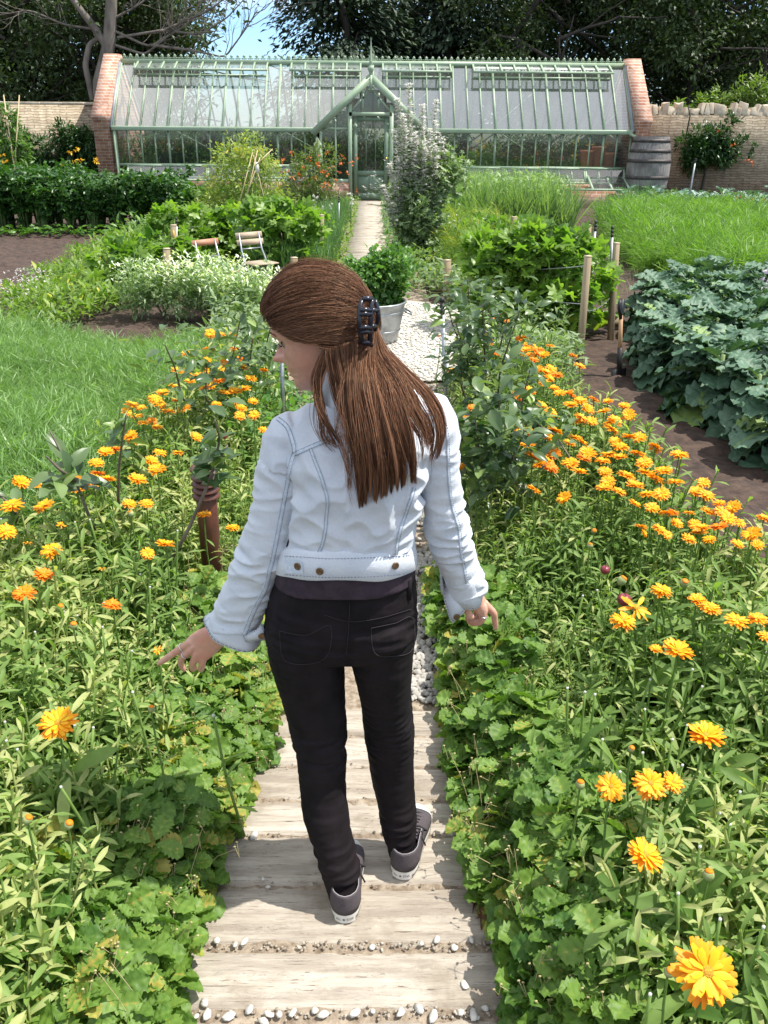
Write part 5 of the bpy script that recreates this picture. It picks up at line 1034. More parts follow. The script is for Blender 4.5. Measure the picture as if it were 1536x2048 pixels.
def marigold(px,py,w,z,label,group,kind='open',tilt=None,deep=False):
    d=ray(px,py); k=(z-H)/d[2]; p=CP+d*k; scale=w/1.0
    dep=(p-CP)@fw; dia=w*dep/F; s=np.clip(dia/.082,.35,1.35)
    t=thing('marigold' if kind!='bud' else 'marigold_bud',label,'flower' if kind!='bud' else 'flower bud',(p[0],p[1],0),group)
    tl=tilt if tilt is not None else (RNG.normal(.06,.26),RNG.normal(.14,.26)); R=Matrix.Rotation(tl[0],4,'X')@Matrix.Rotation(tl[1],4,'Y')@Matrix.Rotation(RNG.uniform(0,6.28),4,'Z')
    if kind=='bud':
        h=link('bud',BUD,t); h.matrix_local=Matrix.Translation((0,0,z))@R@Matrix.Scale(s*1.0,4); link('petal_tip',BT,h)
    else:
        me=HR if kind=='ragged' else (HD[RNG.integers(2)] if deep else HM[RNG.integers(4)])
        h=link('flower_head',me,t); h.matrix_local=Matrix.Translation((0,0,z))@R@Matrix.Scale(s,4)
        if w>24: link('centre',CM,h); link('calyx',KM,h)
    st=link('stem',SM[RNG.integers(5)],t); st.matrix_local=Matrix.Translation((0,0,z))@Matrix.Rotation(RNG.uniform(0,6.28),4,'Z')@Matrix.Diagonal((1,1,z+.03,1)); return t
dr=[(335,483),(445,480),(490,485),(225,545),(400,540),(420,565),(495,540),(560,552),(540,555),(575,580),(600,590),(540,600),(560,620),(590,620),(620,600),(640,620),(665,583),(570,600),(610,610),(447,612),(600,640),(757,622),(783,665),(268,682),(645,690),(670,675),(690,700),(620,680),(640,730),(660,715),(580,765),(680,755),(535,782),(700,770),(735,770),(750,782),(632,820),(670,850),(745,820),(785,805),(840,798),(895,808),(815,838),(880,845),(960,825),(980,862),(790,870),(770,885),(830,885),(900,890),(910,915),(925,880),(358,833),(305,880),(313,862),(548,932),(580,938),(683,925),(655,950),(740,975),(765,950),(790,970),(575,975),(945,985),(980,950),(1020,950),(925,965),(457,1020),(372,1017),(675,1012),(595,1030),(620,1058),(655,1045),(815,1015),(800,1035),(875,1045),(895,1018),(945,1030),(1015,1015),(1085,990),(1180,1020),(1040,1050),(670,1070),(745,1050),(780,1090),(885,1085),(970,1100),(895,1125),(1115,1082),(1085,1112),(1050,1090),(600,1158),(880,1152),(940,1165),(1165,1130),(1275,1130),(1005,1145),(720,1190),(1050,1175),(1110,1175),(1250,1165),(1290,1180),(290,1065)]
for x,y in dr:
    px,py=768+x/2,400+y/2; w=np.interp(py,[640,720,800,900,1000],[17,22,27,32,35])*RNG.uniform(.85,1.15)
    if py<730: lb,g='small orange marigold in the far right bed among apple leaves near the tall posts','marigolds at the far end of the right bed'
    elif px<1035: lb,g='orange marigold among the dark apple leaves just right of the woman\'s shoulder and arm','marigolds by the right apple saplings'
    elif py<860: lb,g='marigold in the upper part of the dense orange drift beside the dark soil strip','marigold drift along the dark soil, upper part'
    else: lb,g='marigold in the middle of the dense orange drift between path and kale','marigold drift along the dark soil, middle part'
    marigold(px,py,w,.52+RNG.normal(0,.012),lb,g,deep=(py<730 and RNG.random()<.35) or RNG.random()<.08)
r2=[(595,30,30),(720,55,34),(820,95,34),(870,85,26),(980,90,26),(1120,80,36),(1190,20,30),(1210,90,36),(1290,50,36),(1250,130,40),(1510,125,34),(640,190,30),(775,205,36),(895,165,30),(1020,175,30),(1070,200,36),(1190,190,40),(980,270,34),(1050,230,36),(1120,275,30),(1340,165,26),(1420,240,44),(1460,320,30),(1320,310,30),(660,235,20),(830,245,22)]
for x,y,w in r2: marigold(1100+x/3.523,1000+y/3.523,w*.9,.52+RNG.normal(0,.012),'marigold in the nearest clump of the orange drift, by the right photo edge','marigold drift by the right edge',deep=RNG.random()<.1)
near=[(785,635,42,'marigold on a bare stem right of the dark apple, above the overlapping pair','open'),(1035,710,38,'left one of two marigolds overlapping each other beyond the ragged flower','open'),(1130,760,42,'right one of two marigolds overlapping each other beyond the ragged flower','open'),(605,760,66,'ragged marigold with few long spread petals, right of the woman\'s hand','ragged'),(515,850,52,'orange marigold directly below the ragged one with few petals','open'),(1315,850,50,'flat orange marigold in the pair at the right photo edge, left one','open'),(1465,840,40,'orange marigold in the pair at the right photo edge, right one','open'),(1525,960,34,'marigold cut by the right photo edge below the flat pair','open'),(745,1055,28,'small half open marigold left of the wide flat one in the right bed','open'),(900,1065,62,'wide flat marigold with yellow top in the middle of the right bed','open'),(1095,1665,72,'large marigold alone below the wide flat one, right of the dark gap','open')]
for x,y,w,lb,k in near: marigold(1100+x/3.523,1000+y/3.523,w,.55,lb,None,k,tilt=(0.02,.1) if k=='open' else (.5,.3))
nb=[(907,347,54,.50,'yellow marigold facing left of the tight pair in the right bed',(.55,-.1)),(1065,335,64,.52,'left flower of the tight marigold pair in the right bed',(.45,.0)),(1155,330,44,.52,'smaller right flower of the tight marigold pair in the right bed',(.4,.3)),(1043,622,76,.52,'marigold tilted to the right on a long stem in the right bed, below the pair',(.12,.42)),(1290,1088,124,.62,'largest marigold, facing the camera at the bottom right corner',(.62,.10))]
for x,y,w,z,lb,tl in nb: marigold(768+x/2,1400+y/2,w,z,lb,None,'open',tilt=tl)
lf=[(840,532),(877,542),(935,540),(935,590),(835,600),(745,617),(955,635),(828,642),(900,650),(707,685),(750,692),(880,678),(970,670),(1055,680),(835,680),(800,700),(760,725),(880,720),(1005,715),(845,745),(870,755),(820,750),(700,745),(650,772),(620,795),(940,767),(895,770),(975,755),(640,815),(672,845),(705,805),(735,832),(865,817),(940,805),(1012,808),(965,830),(960,862),(508,845),(548,865),(565,832),(527,817),(610,885),(630,910),(572,890),(1015,858),(1055,920),(520,945),(535,962),(785,947),(425,1010),(458,998),(640,1010),(710,1010),(605,1045),(630,1080),(385,1050),(390,1095),(370,1120),(300,1130),(330,1145),(310,1155),(550,1120),(432,1120),(82,1130),(150,1140)]
for x,y in lf:
    px,py=x/2,400+y/2; w=np.interp(py,[660,760,880,980],[21,24,28,34])*RNG.uniform(.8,1.2)
    if py<785: lb,g='small marigold in the far cluster left of the woman\'s face','marigolds left of the face'
    elif px>300: lb,g='marigold between the feathery bed and the woman\'s left shoulder','marigolds left of the shoulder'
    elif px<100: lb,g=('larger' if x==82 else 'smaller')+' marigold of the two against the feathery green at far left',None
    else: lb,g='marigold in the loose row along the front edge of the feathery bed','marigolds along the feathery bed'
    marigold(px,py,w,.50+RNG.normal(0,.012),lb,g,deep=RNG.random()<.14)
l2=[(85,405,44,'flat orange marigold beside the yellow double one at the left edge'),(325,410,42,'yellow double marigold right of the flat orange one near the left edge'),(45,595,40,'yellow marigold with drooping petals at the left photo edge'),(370,735,42,'yellow ragged marigold right of the left edge flowers, below the row'),(320,905,38,'orange marigold seen from the side on the left, cup shaped'),(175,1045,44,'yellow flat marigold below the cup shaped one on the left'),(745,870,20,'small half open marigold in the middle of the left bed'),(820,1130,36,'deep orange tilted marigold in the middle of the left bed'),(945,390,28,'yellow orange marigold, left of the two level flowers before the bollard'),(1070,390,28,'orange marigold, right of the two level flowers before the bollard'),(1490,470,28,'double yellow marigold in front of the rusty bollard'),(1080,755,28,'open yellow marigold left of the tall double one near the bollard'),(1210,695,38,'wide yellow marigold on the tall stem left of the bollard'),(1155,1465,18,'tiny ragged marigold at the woman\'s pointing fingertip'),(205,680,20,'small faded marigold near the left edge'),(445,548,20,'small orange marigold behind the young apple twig on the left')]
for x,y,w,lb in l2: marigold(x/3.657,900+y/3.657,w,.50,lb,None,'ragged' if w<21 else 'open',deep='deep' in lb or 'cup' in lb)
marigold(116,1447,72,.50,'big orange marigold alone at the left edge, nearest one on the left',None,tilt=(.35,.05)); marigold(466,1055,28,.5,'bright yellow marigold between bollard and denim sleeve',None); marigold(914,933,28,.5,'marigold touching the edge of the right sleeve',None)
for px,py,w,lb in ((1368,1167,20,'orange bud on a thin stem above the right marigold pair'),(1243,1162,22,'plump orange bud beside the topmost near marigold'),(1417,1751,26,'half open orange bud right of the tilted marigold at lower right'),(1338,1945,24,'orange bud left of the largest marigold'),(1160,1570,22,'spent marigold bud with one red petal left of the yellow marigold'),(121,1216,18,'orange bud below the left yellow flowers'),(147,1252,18,'dark orange bud in the left bed'),(1188,1062,13,'tiny bud in the right bed below the drift'),(1180,1092,13,'tiny pale bud in the right bed below the drift'),(137,1650,22,'green bud on the thick pale stem at the lower left'),(55,1640,22,'closed green bud at the lower left edge'),(262,1028,15,'small pale bud among the left marigold leaves'),(303,1418,16,'withered red bud above the strawberry leaves on the left'),(1262,1498,16,'closed bud in the right bed beneath the large lone marigold')): marigold(px,py,w*1.0*3.0,.50 if py<1500 else .44,lb,None,'bud')
# bare cut stems with white tips
mb=MB(); wt=MB()
BS=[(RNG.uniform(0,430),RNG.uniform(1030,1500),RNG.uniform(.36,.5)) for k in range(16)]+[(RNG.uniform(1130,1536),RNG.uniform(1150,1950),RNG.uniform(.36,.5)) for k in range(14)]
for px,py,h in BS+[(10,1445,.42),(35,1500,.40),(122,1575,.40),(1190,1390,.46),(1170,1385,.44),(1440,1462,.44),(1345,1480,.42),(1480,1585,.42),(1440,1840,.44),(1205,1480,.4),(1460,1650,.45),(180,1040,.5),(355,1062,.5),(300,1175,.5),(205,1255,.48),(150,1045,.5),(1300,1360,.46),(1385,1340,.46),(70,1265,.48),(1240,1545,.42),(1300,1990,.40)]:
    p=CP+ray(px,py)*((h-H)/ray(px,py)[2]); b=np.array([p[0]+RNG.normal(0,.07),p[1]+RNG.normal(0,.06),0]); P=np.array([b,b*.5+p*.5+RNG.normal(0,.015,3),p]); u=np.linspace(0,2,9); Q=np.stack([np.interp(u,[0,1,2],P[:,j]) for j in range(3)],-1); mb.tube(Q,np.linspace(.0045,.0034,9),6,tint=.85); wt.tube([p-(0,0,.001),p+(0,0,.004)],.0036,6)
    m=5; k=RNG.integers(1,7,m); mb.scatter(CLF[0],Q[k],rots(uni(0,6.28,m),uni(.3,1,m)),uni(.5,.9,m),uni(.3,.8,m))
tag(mb.build('bare_stems',M['calendula_leaf'],smooth=True),'bare pale marigold stems whose flowers were cut off','stems',kind='stuff'); tag(wt.build('cut_tips',M['white_petal']),'white pithy tips on the cut marigold stems','stems',kind='stuff')
# ------------------------------------------------------------------ apple saplings
ALF=grid_leaf(.062,.036,6,2,.35,.35,shape=lambda u:np.interp(u,[0,.2,.5,.85,1],[.1,.8,1,.6,.05]))
def apple(label,branches,N,size=1.0,loc=None,tone=(.1,.95),spread=.07):
    B=[[np.array(p) for p in b] for b in branches]; b0=B[0][0]; t=thing('apple_sapling',label,'apple tree',(b0[0],b0[1],0),'young apple trees'); mb=MB(); lf=MB()
    for P in B:
        P=np.array(P); n=len(P)*6; u=np.linspace(0,len(P)-1,n); Q=np.stack([np.interp(u,np.arange(len(P)),P[:,j]) for j in range(3)],-1); Q[1:-1]=(Q[:-2]+Q[1:-1]*2+Q[2:])/4; mb.tube(Q,np.linspace(.0085,.003,n),6)
        m=N; i=RNG.integers(int(n*.18),n,m); nc=max(4,m//5); ii=RNG.integers(int(n*.18),n,nc)[RNG.integers(0,nc,m)]
        lf.scatter(ALF,Q[ii]+RNG.normal(0,spread*.28,(m,3)),rots(uni(0,6.28,m),RNG.normal(.35,.5,m),RNG.normal(0,.4,m)),size*uni(.65,1.25,m),uni(tone[0],tone[1],m))
    mb.build('branches',M['twig'],t,smooth=True); lf.build('leaves',M['apple_leaf'],t,smooth=True); return t
def pt(px,py,z): d=ray(px,py); return CP+d*((z-H)/d[2])
apple('apple sapling with arching bare twig and few big leaves in front of the feathery bed',[[(-1.28,3.75,0),pt(185,1050,.42),pt(150,960,.62),pt(100,862,.82)],[pt(150,960,.62),pt(120,940,.7),pt(92,912,.76)]],13,1.45,spread=.10)
apple('apple sapling with an upright thin stem left of the bollard',[[(-1.15,3.9,0),pt(236,1010,.45),pt(238,930,.66),pt(252,830,.9)]],16,1.15)
apple('apple sapling leaning over the top of the rusty bollard',[[(-.98,3.15,0),pt(372,1070,.42),pt(420,960,.62),pt(440,880,.80),pt(430,840,.9)],[pt(420,960,.62),pt(455,890,.7)]],20,1.35,spread=.10)
apple('leafy dark apple sapling among the far left marigolds',[[(-1.05,5.6,0),pt(365,800,.5),pt(350,735,.75),pt(330,690,.95)],[(-1.0,5.6,.1),pt(410,800,.5),pt(415,720,.75)],[(-1.0,5.6,.2),pt(460,740,.6),pt(470,690,.8)]],75,1.15,spread=.28)
apple('dark apple sapling just left of the woman\'s face',[[(-.85,6.3,0),pt(500,720,.5),pt(510,640,.9)],[(-.8,6.3,.1),pt(530,700,.55),pt(545,640,.8)],[(-.85,6.3,.1),pt(470,690,.6),pt(480,640,.8)]],80,1.05,spread=.30)
apple('apple sapling with red twig at the left edge, low',[[(-1.75,3.5,0),pt(40,1030,.42),pt(0,990,.5),pt(-40,960,.55)]],12,1.2)
rb=[('dense dark apple sapling immediately right of the woman\'s upper arm',[[(.72,4.3,0),pt(960,930,.5),pt(950,830,.75)],[(.75,4.35,0),pt(990,900,.55),pt(1000,800,.85)],[(.8,4.3,0),pt(1020,930,.5),pt(1050,860,.7)],[(.7,4.3,0),pt(925,940,.4),pt(915,850,.65)]],115),
('apple sapling behind the grey stake at the right shoulder',[[(.72,5.5,0),pt(940,740,.55),pt(910,640,.9)],[(.75,5.5,0),pt(970,720,.6),pt(965,610,1.0)],[(.8,5.5,0),pt(1000,740,.55),pt(1040,620,.95)],[(.7,5.5,0),pt(920,770,.45),pt(930,680,.75)]],95),
('tall apple sapling with upright shoots beneath the right vine wires',[[(.85,6.8,0),pt(940,640,.6),pt(935,560,1.0)],[(.9,6.8,0),pt(975,640,.6),pt(985,560,1.0)],[(.95,6.8,0),pt(1010,650,.55),pt(1030,600,.8)],[(.8,6.8,0),pt(905,650,.55),pt(890,590,.85)]],95),
('apple sapling with a leaning twig over the orange drift',[[(1.0,4.5,0),pt(1060,840,.5),pt(1110,870,.55),pt(1150,930,.5)],[(1.0,4.5,0),pt(1040,820,.6),pt(1060,740,.85)]],70)]
for lb,b,n in rb: apple(lb,b,n,1.2,spread=.26,tone=(0,.95))
# two dark red apples low in the right bed
for px,py,lb,s in ((1248,1200,'dark red apple hanging beside the ragged marigold',.022),(1210,1140,'smaller dark red apple further up the right bed',.016),(449,872,'green red apple on the sapling above the bollard',.016)):
    p=pt(px,py,.5); t=thing('apple',lb,'apple',tuple(p)); u=np.linspace(-1.45,1.5,12); MB().lathe([(math.cos(k)*s*(1+.12*math.sin(k)),math.sin(k)*s*.95-(.25*s if abs(k)>1.4 else 0)) for k in u],p,18).build('fruit',mat('apple_skin',(.13,.012,.02),(.25,.04,.05),scale=40,rough=.28) if 'apple_skin' not in bpy.data.materials else bpy.data.materials['apple_skin'],t,smooth=True); MB().tube([p+(0,0,s*.8),p+(.004,0,s*1.7)],.0015,5).build('stalk',M['twig'],t)
# ------------------------------------------------------------------ rusty bollard light
b=gnd(428,1180,0.0); b=np.array([b[0],b[1],0]); t=thing('bollard_light','rust brown bollard light with louvred head, in the left bed behind the sleeve','bollard light',tuple(b)); rust=mat('rusty_brown_paint',(.075,.026,.018),(.14,.052,.034),scale=14,rough=.42); 
MB().lathe([(0,-.1),(.043,-.1),(.043,.45),(.039,.46),(0,.46)],b,28).build('post_tube',rust,t,smooth=True)
for k in range(4): MB().lathe([(.036,.452+.028*k),(.057,.445+.028*k),(.058,.449+.028*k),(.040,.468+.028*k),(.036,.468+.028*k)],b,28).build('louvre',rust,t,smooth=True)
MB().lathe([(.030,.45),(.030,.565)],b,16).build('diffuser',mat('bollard_lens',(.20,.10,.07),rough=.3),t); MB().lathe([(.057,.562),(.059,.566),(.057,.574),(.042,.588),(.015,.594),(0,.595)],b,28).build('cap',rust,t,smooth=True)
# ================================================================== the woman
PW_=thing('person','woman seen from behind in pale denim jacket and black jeans, looking left, pointing down','person',(0.0,1.76,0))
def V3(a): return np.array(a,float)
def mpp(p): return ((V3(p)-CP)@fw)/F                     # metres per source pixel at p
def loft(mb,rings,n=28,mat=0):
    """rings: (centre, half-axis a, half-axis b, exponent)"""
    A=np.arange(n)*2*math.pi/n; ca,sa=np.cos(A),np.sin(A); V=[]
    for c,a,b,e in rings:
        k=2.0/e; V.append(V3(c)+np.sign(ca)[:,None]*(np.abs(ca)**k)[:,None]*V3(a)+np.sign(sa)[:,None]*(np.abs(sa)**k)[:,None]*V3(b))
    m=len(rings); V=np.concatenate(V+[V3(rings[0][0])[None],V3(rings[-1][0])[None]]); i=np.arange(m-1)[:,None]*n; j=np.arange(n)[None]; k=(j+1)%n
    Q=np.stack([i+j,i+k,i+n+k,i+n+j],-1).reshape(-1,4); j=j[0]; k=k[0]
    return mb.add(V,[Q,np.stack([np.full(n,m*n),k,j],-1),np.stack([np.full(n,m*n+1),(m-1)*n+j,(m-1)*n+k],-1)],mat)
def limbring(P,ra,rb,up=(0,1,0),n=24,e=2.0,mb=None):
    """tapering limb through points P with half width ra and half depth rb (depth axis near 'up')"""
    P=V3(P); T=np.gradient(P,axis=0); R=[]
    for p,t,a,b in zip(P,T,ra,rb):
        t=t/np.linalg.norm(t); y=V3(up)-t*(V3(up)@t); y/=np.linalg.norm(y); x=np.cross(y,t); R.append((p,x*a,y*b,e))
    return loft(mb,R,n)
def spl(P,n):
    P=V3(P); d=np.r_[0,np.cumsum(np.linalg.norm(np.diff(P[:,:3],axis=0),axis=1))]; u=np.linspace(0,d[-1],n)
    out=[]
    for x in u:            # Catmull-Rom through the points
        i=min(max(np.searchsorted(d,x)-1,0),len(P)-2); t=(x-d[i])/(d[i+1]-d[i]+1e-9); a=P[max(i-1,0)];b=P[i];c=P[i+1];e=P[min(i+2,len(P)-1)]
        out.append(.5*((2*b)+(-a+c)*t+(2*a-5*b+4*c-e)*t*t+(-a+3*b-3*c+e)*t**3))
    return np.array(out)
def remesh(mb,vox,smooth=4,fac=.5,disp=None):
    me=mb.mesh('tmp',[]); o=bpy.data.objects.new('tmp',me); COL.objects.link(o)
    m=o.modifiers.new('r','REMESH'); m.mode='VOXEL'; m.voxel_size=vox; m.use_smooth_shade=True
    if smooth: s=o.modifiers.new('s','SMOOTH'); s.iterations=smooth; s.factor=fac
    dg=bpy.context.evaluated_depsgraph_get(); r=bpy.data.meshes.new_from_object(o.evaluated_get(dg)); bpy.data.objects.remove(o); bpy.data.meshes.remove(me)
    nv=len(r.vertices); co=np.empty(nv*3,np.float32); r.vertices.foreach_get('co',co); co=co.reshape(-1,3).astype(float); no=np.empty(nv*3,np.float32); r.vertices.foreach_get('normal',no); no=no.reshape(-1,3)
    if disp is not None: co=co+no*disp(co,no)[:,None]
    r.vertices.foreach_set('co',co.astype(np.float32).ravel()); r.polygons.foreach_set('use_smooth',np.ones(len(r.polygons),bool)); r.update(); return r,co
def put(name,me,co,mt,parent=PW_):
    me.name=name; off=WL[parent.name]; me.vertices.foreach_set('co',(co-off).astype(np.float32).ravel()); me.materials.clear(); me.materials.append(mt); me.update(); return link(name,me,parent)
def vn(co,sx,sy,sz,seed=0.0):
    return np.array([mnoise.noise((a*sx+seed,b*sy+seed*1.7,c*sz)) for a,b,c in co])
# --- materials
def skin():
    m,nt,p=newmat('skin'); f=noise_n(nt,60,4); g=noise_n(nt,9,3); c=mixc(nt,ramp(nt,f,.3,.7),(.50,.27,.185),(.60,.345,.245)); c=mixc(nt,ramp(nt,g,.45,.7),c,(.56,.25,.18)); nt.links.new(c,p.inputs['Base Color']); p.inputs['Roughness'].default_value=.46; p.inputs['Subsurface Weight'].default_value=.25; p.inputs['Subsurface Radius'].default_value=(1,.35,.2); p.inputs['Subsurface Scale'].default_value=.006; bump(nt,p,noise_n(nt,420,2),.12,.001); return m
def denim():
    m,nt,p=newmat('bleached_denim'); f=noise_n(nt,13,9,.72); w=noise_n(nt,420,2,.5,stretch=(1,1,.35)); w2=noise_n(nt,620,2,.5,stretch=(.3,1,1))
    c=mixc(nt,ramp(nt,f,.33,.66),(.47,.51,.565),(.665,.68,.70)); c=mixc(nt,mixc(nt,.5,w,w2),mixc(nt,.5,c,(.42,.49,.58)),mixc(nt,.5,c,(.78,.80,.82))); nt.links.new(c,p.inputs['Base Color']); p.inputs['Roughness'].default_value=.88; p.inputs['Specular IOR Level'].default_value=.2; p.inputs['Sheen Weight'].default_value=.15
    bump(nt,p,noise_n(nt,130,5,.7),.35,.003); return m
def black_denim():
    m,nt,p=newmat('black_denim'); f=noise_n(nt,14,5,.6); w=noise_n(nt,380,2,.5,stretch=(1,1,.3)); c=mixc(nt,ramp(nt,f,.35,.7),(.0058,.0041,.005),(.0145,.0102,.0125)); nt.links.new(c,p.inputs['Base Color']); p.inputs['Roughness'].default_value=.8; p.inputs['Specular IOR Level'].default_value=.18; bump(nt,p,w,.3,.001); return m
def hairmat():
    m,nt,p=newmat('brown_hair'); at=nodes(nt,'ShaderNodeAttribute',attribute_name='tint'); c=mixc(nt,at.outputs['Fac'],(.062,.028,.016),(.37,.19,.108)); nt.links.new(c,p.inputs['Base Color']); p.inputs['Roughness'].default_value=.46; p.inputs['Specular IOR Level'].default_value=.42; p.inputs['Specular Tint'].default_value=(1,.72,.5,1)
    tr=nodes(nt,'ShaderNodeBsdfTranslucent'); nt.links.new(mixc(nt,1.0,c,(1.9,1.3,.9),'MULTIPLY'),tr.inputs[0]); ms=nodes(nt,'ShaderNodeMixShader'); ms.inputs[0].default_value=.22; nt.links.new(p.outputs[0],ms.inputs[1]); nt.links.new(tr.outputs[0],ms.inputs[2]); nt.links.new(ms.outputs[0],nt.nodes['Material Output'].inputs['Surface']); return m
SKIN,DENIM,BLACK,HAIR=skin(),denim(),black_denim(),hairmat()
DSEAM=mat('denim_seam',(.45,.52,.60),(.62,.67,.72),scale=160,rough=.9); STITCH=mat('stitch_thread',(.10,.115,.17),rough=.9); BTN=mat('brass_button',(.16,.10,.055),(.26,.18,.10),scale=160,rough=.4,metal=.8)
SHIRT=mat('plum_jersey',(.020,.011,.019),(.040,.024,.036),scale=30,rough=.9,bmp=.2); SILV=mat('silver',(.75,.75,.76),rough=.2,metal=1); CLIP=mat('black_plastic',(.010,.011,.018),rough=.22); NAIL=mat('nail',(.66,.40,.33),rough=.25)
# --- skeleton, from the photo's outline at plausible depths
HC=V3((-.1165,1.80,1.475)); _az,_pi=math.radians(4.5),math.radians(19); hf=V3((-math.cos(_pi)*math.cos(_az),math.cos(_pi)*math.sin(_az),-math.sin(_pi))); hu=V3((0,0,1.))-hf*hf[2]; hu/=np.linalg.norm(hu); hl=np.cross(hu,hf); HS=1.03
def hd(f,l,u): return HC+HS*(f*hf+l*hl+u*hu)
TY=1.775                                                 # torso depth
tr=[(1195,545,832,.112,2.3,1.79),(1150,562,824,.108,2.3,1.78),(1100,575,820,.102,2.3,1.775),(1050,584,822,.098,2.3,1.77),(1000,590,834,.103,2.3,1.765),(950,590,848,.112,2.4,1.765),(905,580,866,.112,2.5,1.768),(868,567,880,.100,2.5,1.775),(840,560,886,.085,2.4,1.782),(815,585,880,.066,2.3,1.79),(795,640,830,.055,2.1,1.795),(778,665,775,.050,2.0,1.80)]
def torso(mb,k=1.0,lo=0,grow=0.0,tilt=.10):
    R=[]
    for py,xl,xr,dep,e,Y in tr[lo:]:
        c=atY((xl+xr)/2,py,Y); w=(xr-xl)/2*mpp(c); ax=V3((math.cos(tilt*min(1,max(0,(1150-py)/250))),0,math.sin(tilt*min(1,max(0,(1150-py)/250))))); R.append((c,ax*(w*k+grow),V3((0,1,0))*(dep*k+grow),e))
    loft(mb,R,40)
S_L,E_L,W_L=atY(577,873,1.775),atY(541,1068,1.785),atY(462,1262,1.83)
S_R,E_R,W_R=atY(866,832,1.775),atY(893,1045,1.80),atY(938,1188,1.87)
armL=spl([atY(598,856,1.775),S_L,atY(561,960,1.78),E_L,atY(512,1150,1.80),W_L],22); armR=spl([atY(842,822,1.775),S_R,atY(875,930,1.785),E_R,atY(914,1120,1.83),W_R],22)
def arm(mb,A,rw,rd,lo=0): 
    u=np.linspace(0,1,len(A)); limbring(A[lo:],np.interp(u,*rw)[lo:],np.interp(u,*rd)[lo:],(0,1,.3),24,2.1,mb)
HPL,KNL,ANL=atY(618,1240,1.80),atY(642,1490,1.765),atY(688,1772,1.675); HPR,KNR,ANR=atY(757,1240,1.81),atY(777,1475,1.845),atY(803,1690,1.805)
legL=[(1195,542,690,.112,1.79),(1250,532,690,.116,1.79),(1310,540,687,.110,1.79),(1370,558,689,.092,1.785),(1440,580,690,.078,1.775),(1500,597,690,.067,1.765),(1560,600,690,.064,1.755),(1620,605,696,.066,1.735),(1680,626,702,.060,1.71),(1730,642,717,.054,1.69),(1765,652,721,.052,1.678),(1793,660,712,.045,1.672)]
legR=[(1195,690,832,.112,1.80),(1250,692,831,.116,1.80),(1310,701,825,.110,1.80),(1370,716,821,.090,1.81),(1430,730,822,.077,1.825),(1490,735,826,.068,1.84),(1550,742,827,.065,1.84),(1600,756,829,.063,1.835),(1640,764,829,.058,1.825),(1675,771,828,.054,1.815),(1698,778,823,.050,1.808),(1712,783,818,.045,1.805)]
def leg(mb,L,k=1.0):
    R=[]
    for py,xl,xr,dep,Y in L: c=atY((xl+xr)/2,py,Y); R.append((c,V3((1,0,0))*((xr-xl)/2*mpp(c)*k),V3((0,1,0))*dep*k,2.2))
    loft(mb,R,30)
# --- body: head, neck, torso, arms, legs, hands in one surface
body=MB()
U=[.112,.108,.10,.09,.075,.055,.04,.022,.010,0,-.015,-.03,-.04,-.048,-.054,-.060,-.066,-.074,-.085,-.095,-.105,-.111]
fr=lambda u:np.interp(-u,[-.112,-.108,-.10,-.08,-.06,-.04,-.022,-.010,0,.015,.03,.04,.048,.054,.060,.066,.074,.085,.095,.105,.112],[.0,.028,.047,.072,.084,.089,.090,.083,.080,.081,.083,.085,.0865,.090,.0855,.0885,.082,.086,.085,.077,.06])
bk=lambda u:np.interp(-u,[-.112,-.108,-.10,-.08,-.05,-.02,.02,.05,.08,.112],[0,-.03,-.05,-.075,-.094,-.100,-.092,-.074,-.052,-.01])
wd=lambda u:np.interp(-u,[-.112,-.108,-.10,-.08,-.05,-.02,.01,.03,.05,.07,.085,.10,.112],[0,.028,.045,.062,.073,.0745,.071,.067,.061,.052,.042,.030,.012])
nz_=lambda u:np.interp(-u,[-.016,-.006,.004,.015,.024,.029,.034,.039,.044],[0,.0035,.011,.020,.030,.032,.025,.010,0])
n=96; A=np.arange(n)*2*math.pi/n; V=[]
uu=np.linspace(.1115,-.1115,90)
for u in uu:
    ca,sa=np.cos(A),np.sin(A); f=np.where(ca>0,fr(u)*np.abs(ca)**.78,bk(u)*np.abs(ca)**.9); l=wd(u)*np.sign(sa)*np.abs(sa)**.80
    f=np.where(ca>0,f-np.clip(np.abs(l)-.02,0,1)**2*1.2,f)
    f=f+np.where(ca>0,nz_(u)*np.exp(-(l/(.0075+.10*max(0,.012-abs(u+.031))*0+(.0045 if -.042<u<-.022 else 0)))**2),0)
    for s in (-1,1):
        g=np.exp(-((l-s*.034)/.014)**2-((u-.003)/.010)**2); f=f-np.where(ca>0,.0085*g,0); f=f+np.where(ca>0,.004*np.exp(-((l-s*.030)/.016)**2-((u-.022)/.006)**2),0)
        f=f+np.where(ca>0,.004*np.exp(-((l-s*.045)/.014)**2-((u+.018)/.016)**2),0)
    lipw=np.exp(-(l/.020)**4); f=f+np.where((ca>0)&(u<-.048)&(u>-.074),0*l,0)-np.where(ca>0,(1-lipw)*max(0,(.0045 if -.072<u<-.05 else 0)),0)
    V.append(HC+HS*(f[:,None]*hf+l[:,None]*hl+u*hu))
V=np.concatenate(V); i=np.arange(89)[:,None]*n; j=np.arange(n)[None]; k=(j+1)%n; Q=np.stack([i+j,i+n+j,i+n+k,i+k],-1).reshape(-1,4)
T=[np.stack([np.full(n,90*n),j[0],k[0]],-1),np.stack([np.full(n,90*n+1),89*n+k[0],89*n+j[0]],-1)]
body.add(np.concatenate([V,hd(0,0,.112)[None],hd(.02,0,-.1125)[None]]),[Q[:,::-1]*1,T[0][:,::-1],T[1][:,::-1]]) if False else body.add(np.concatenate([V,hd(0,0,.112)[None],hd(.02,0,-.1125)[None]]),[Q,T[0],T[1]])
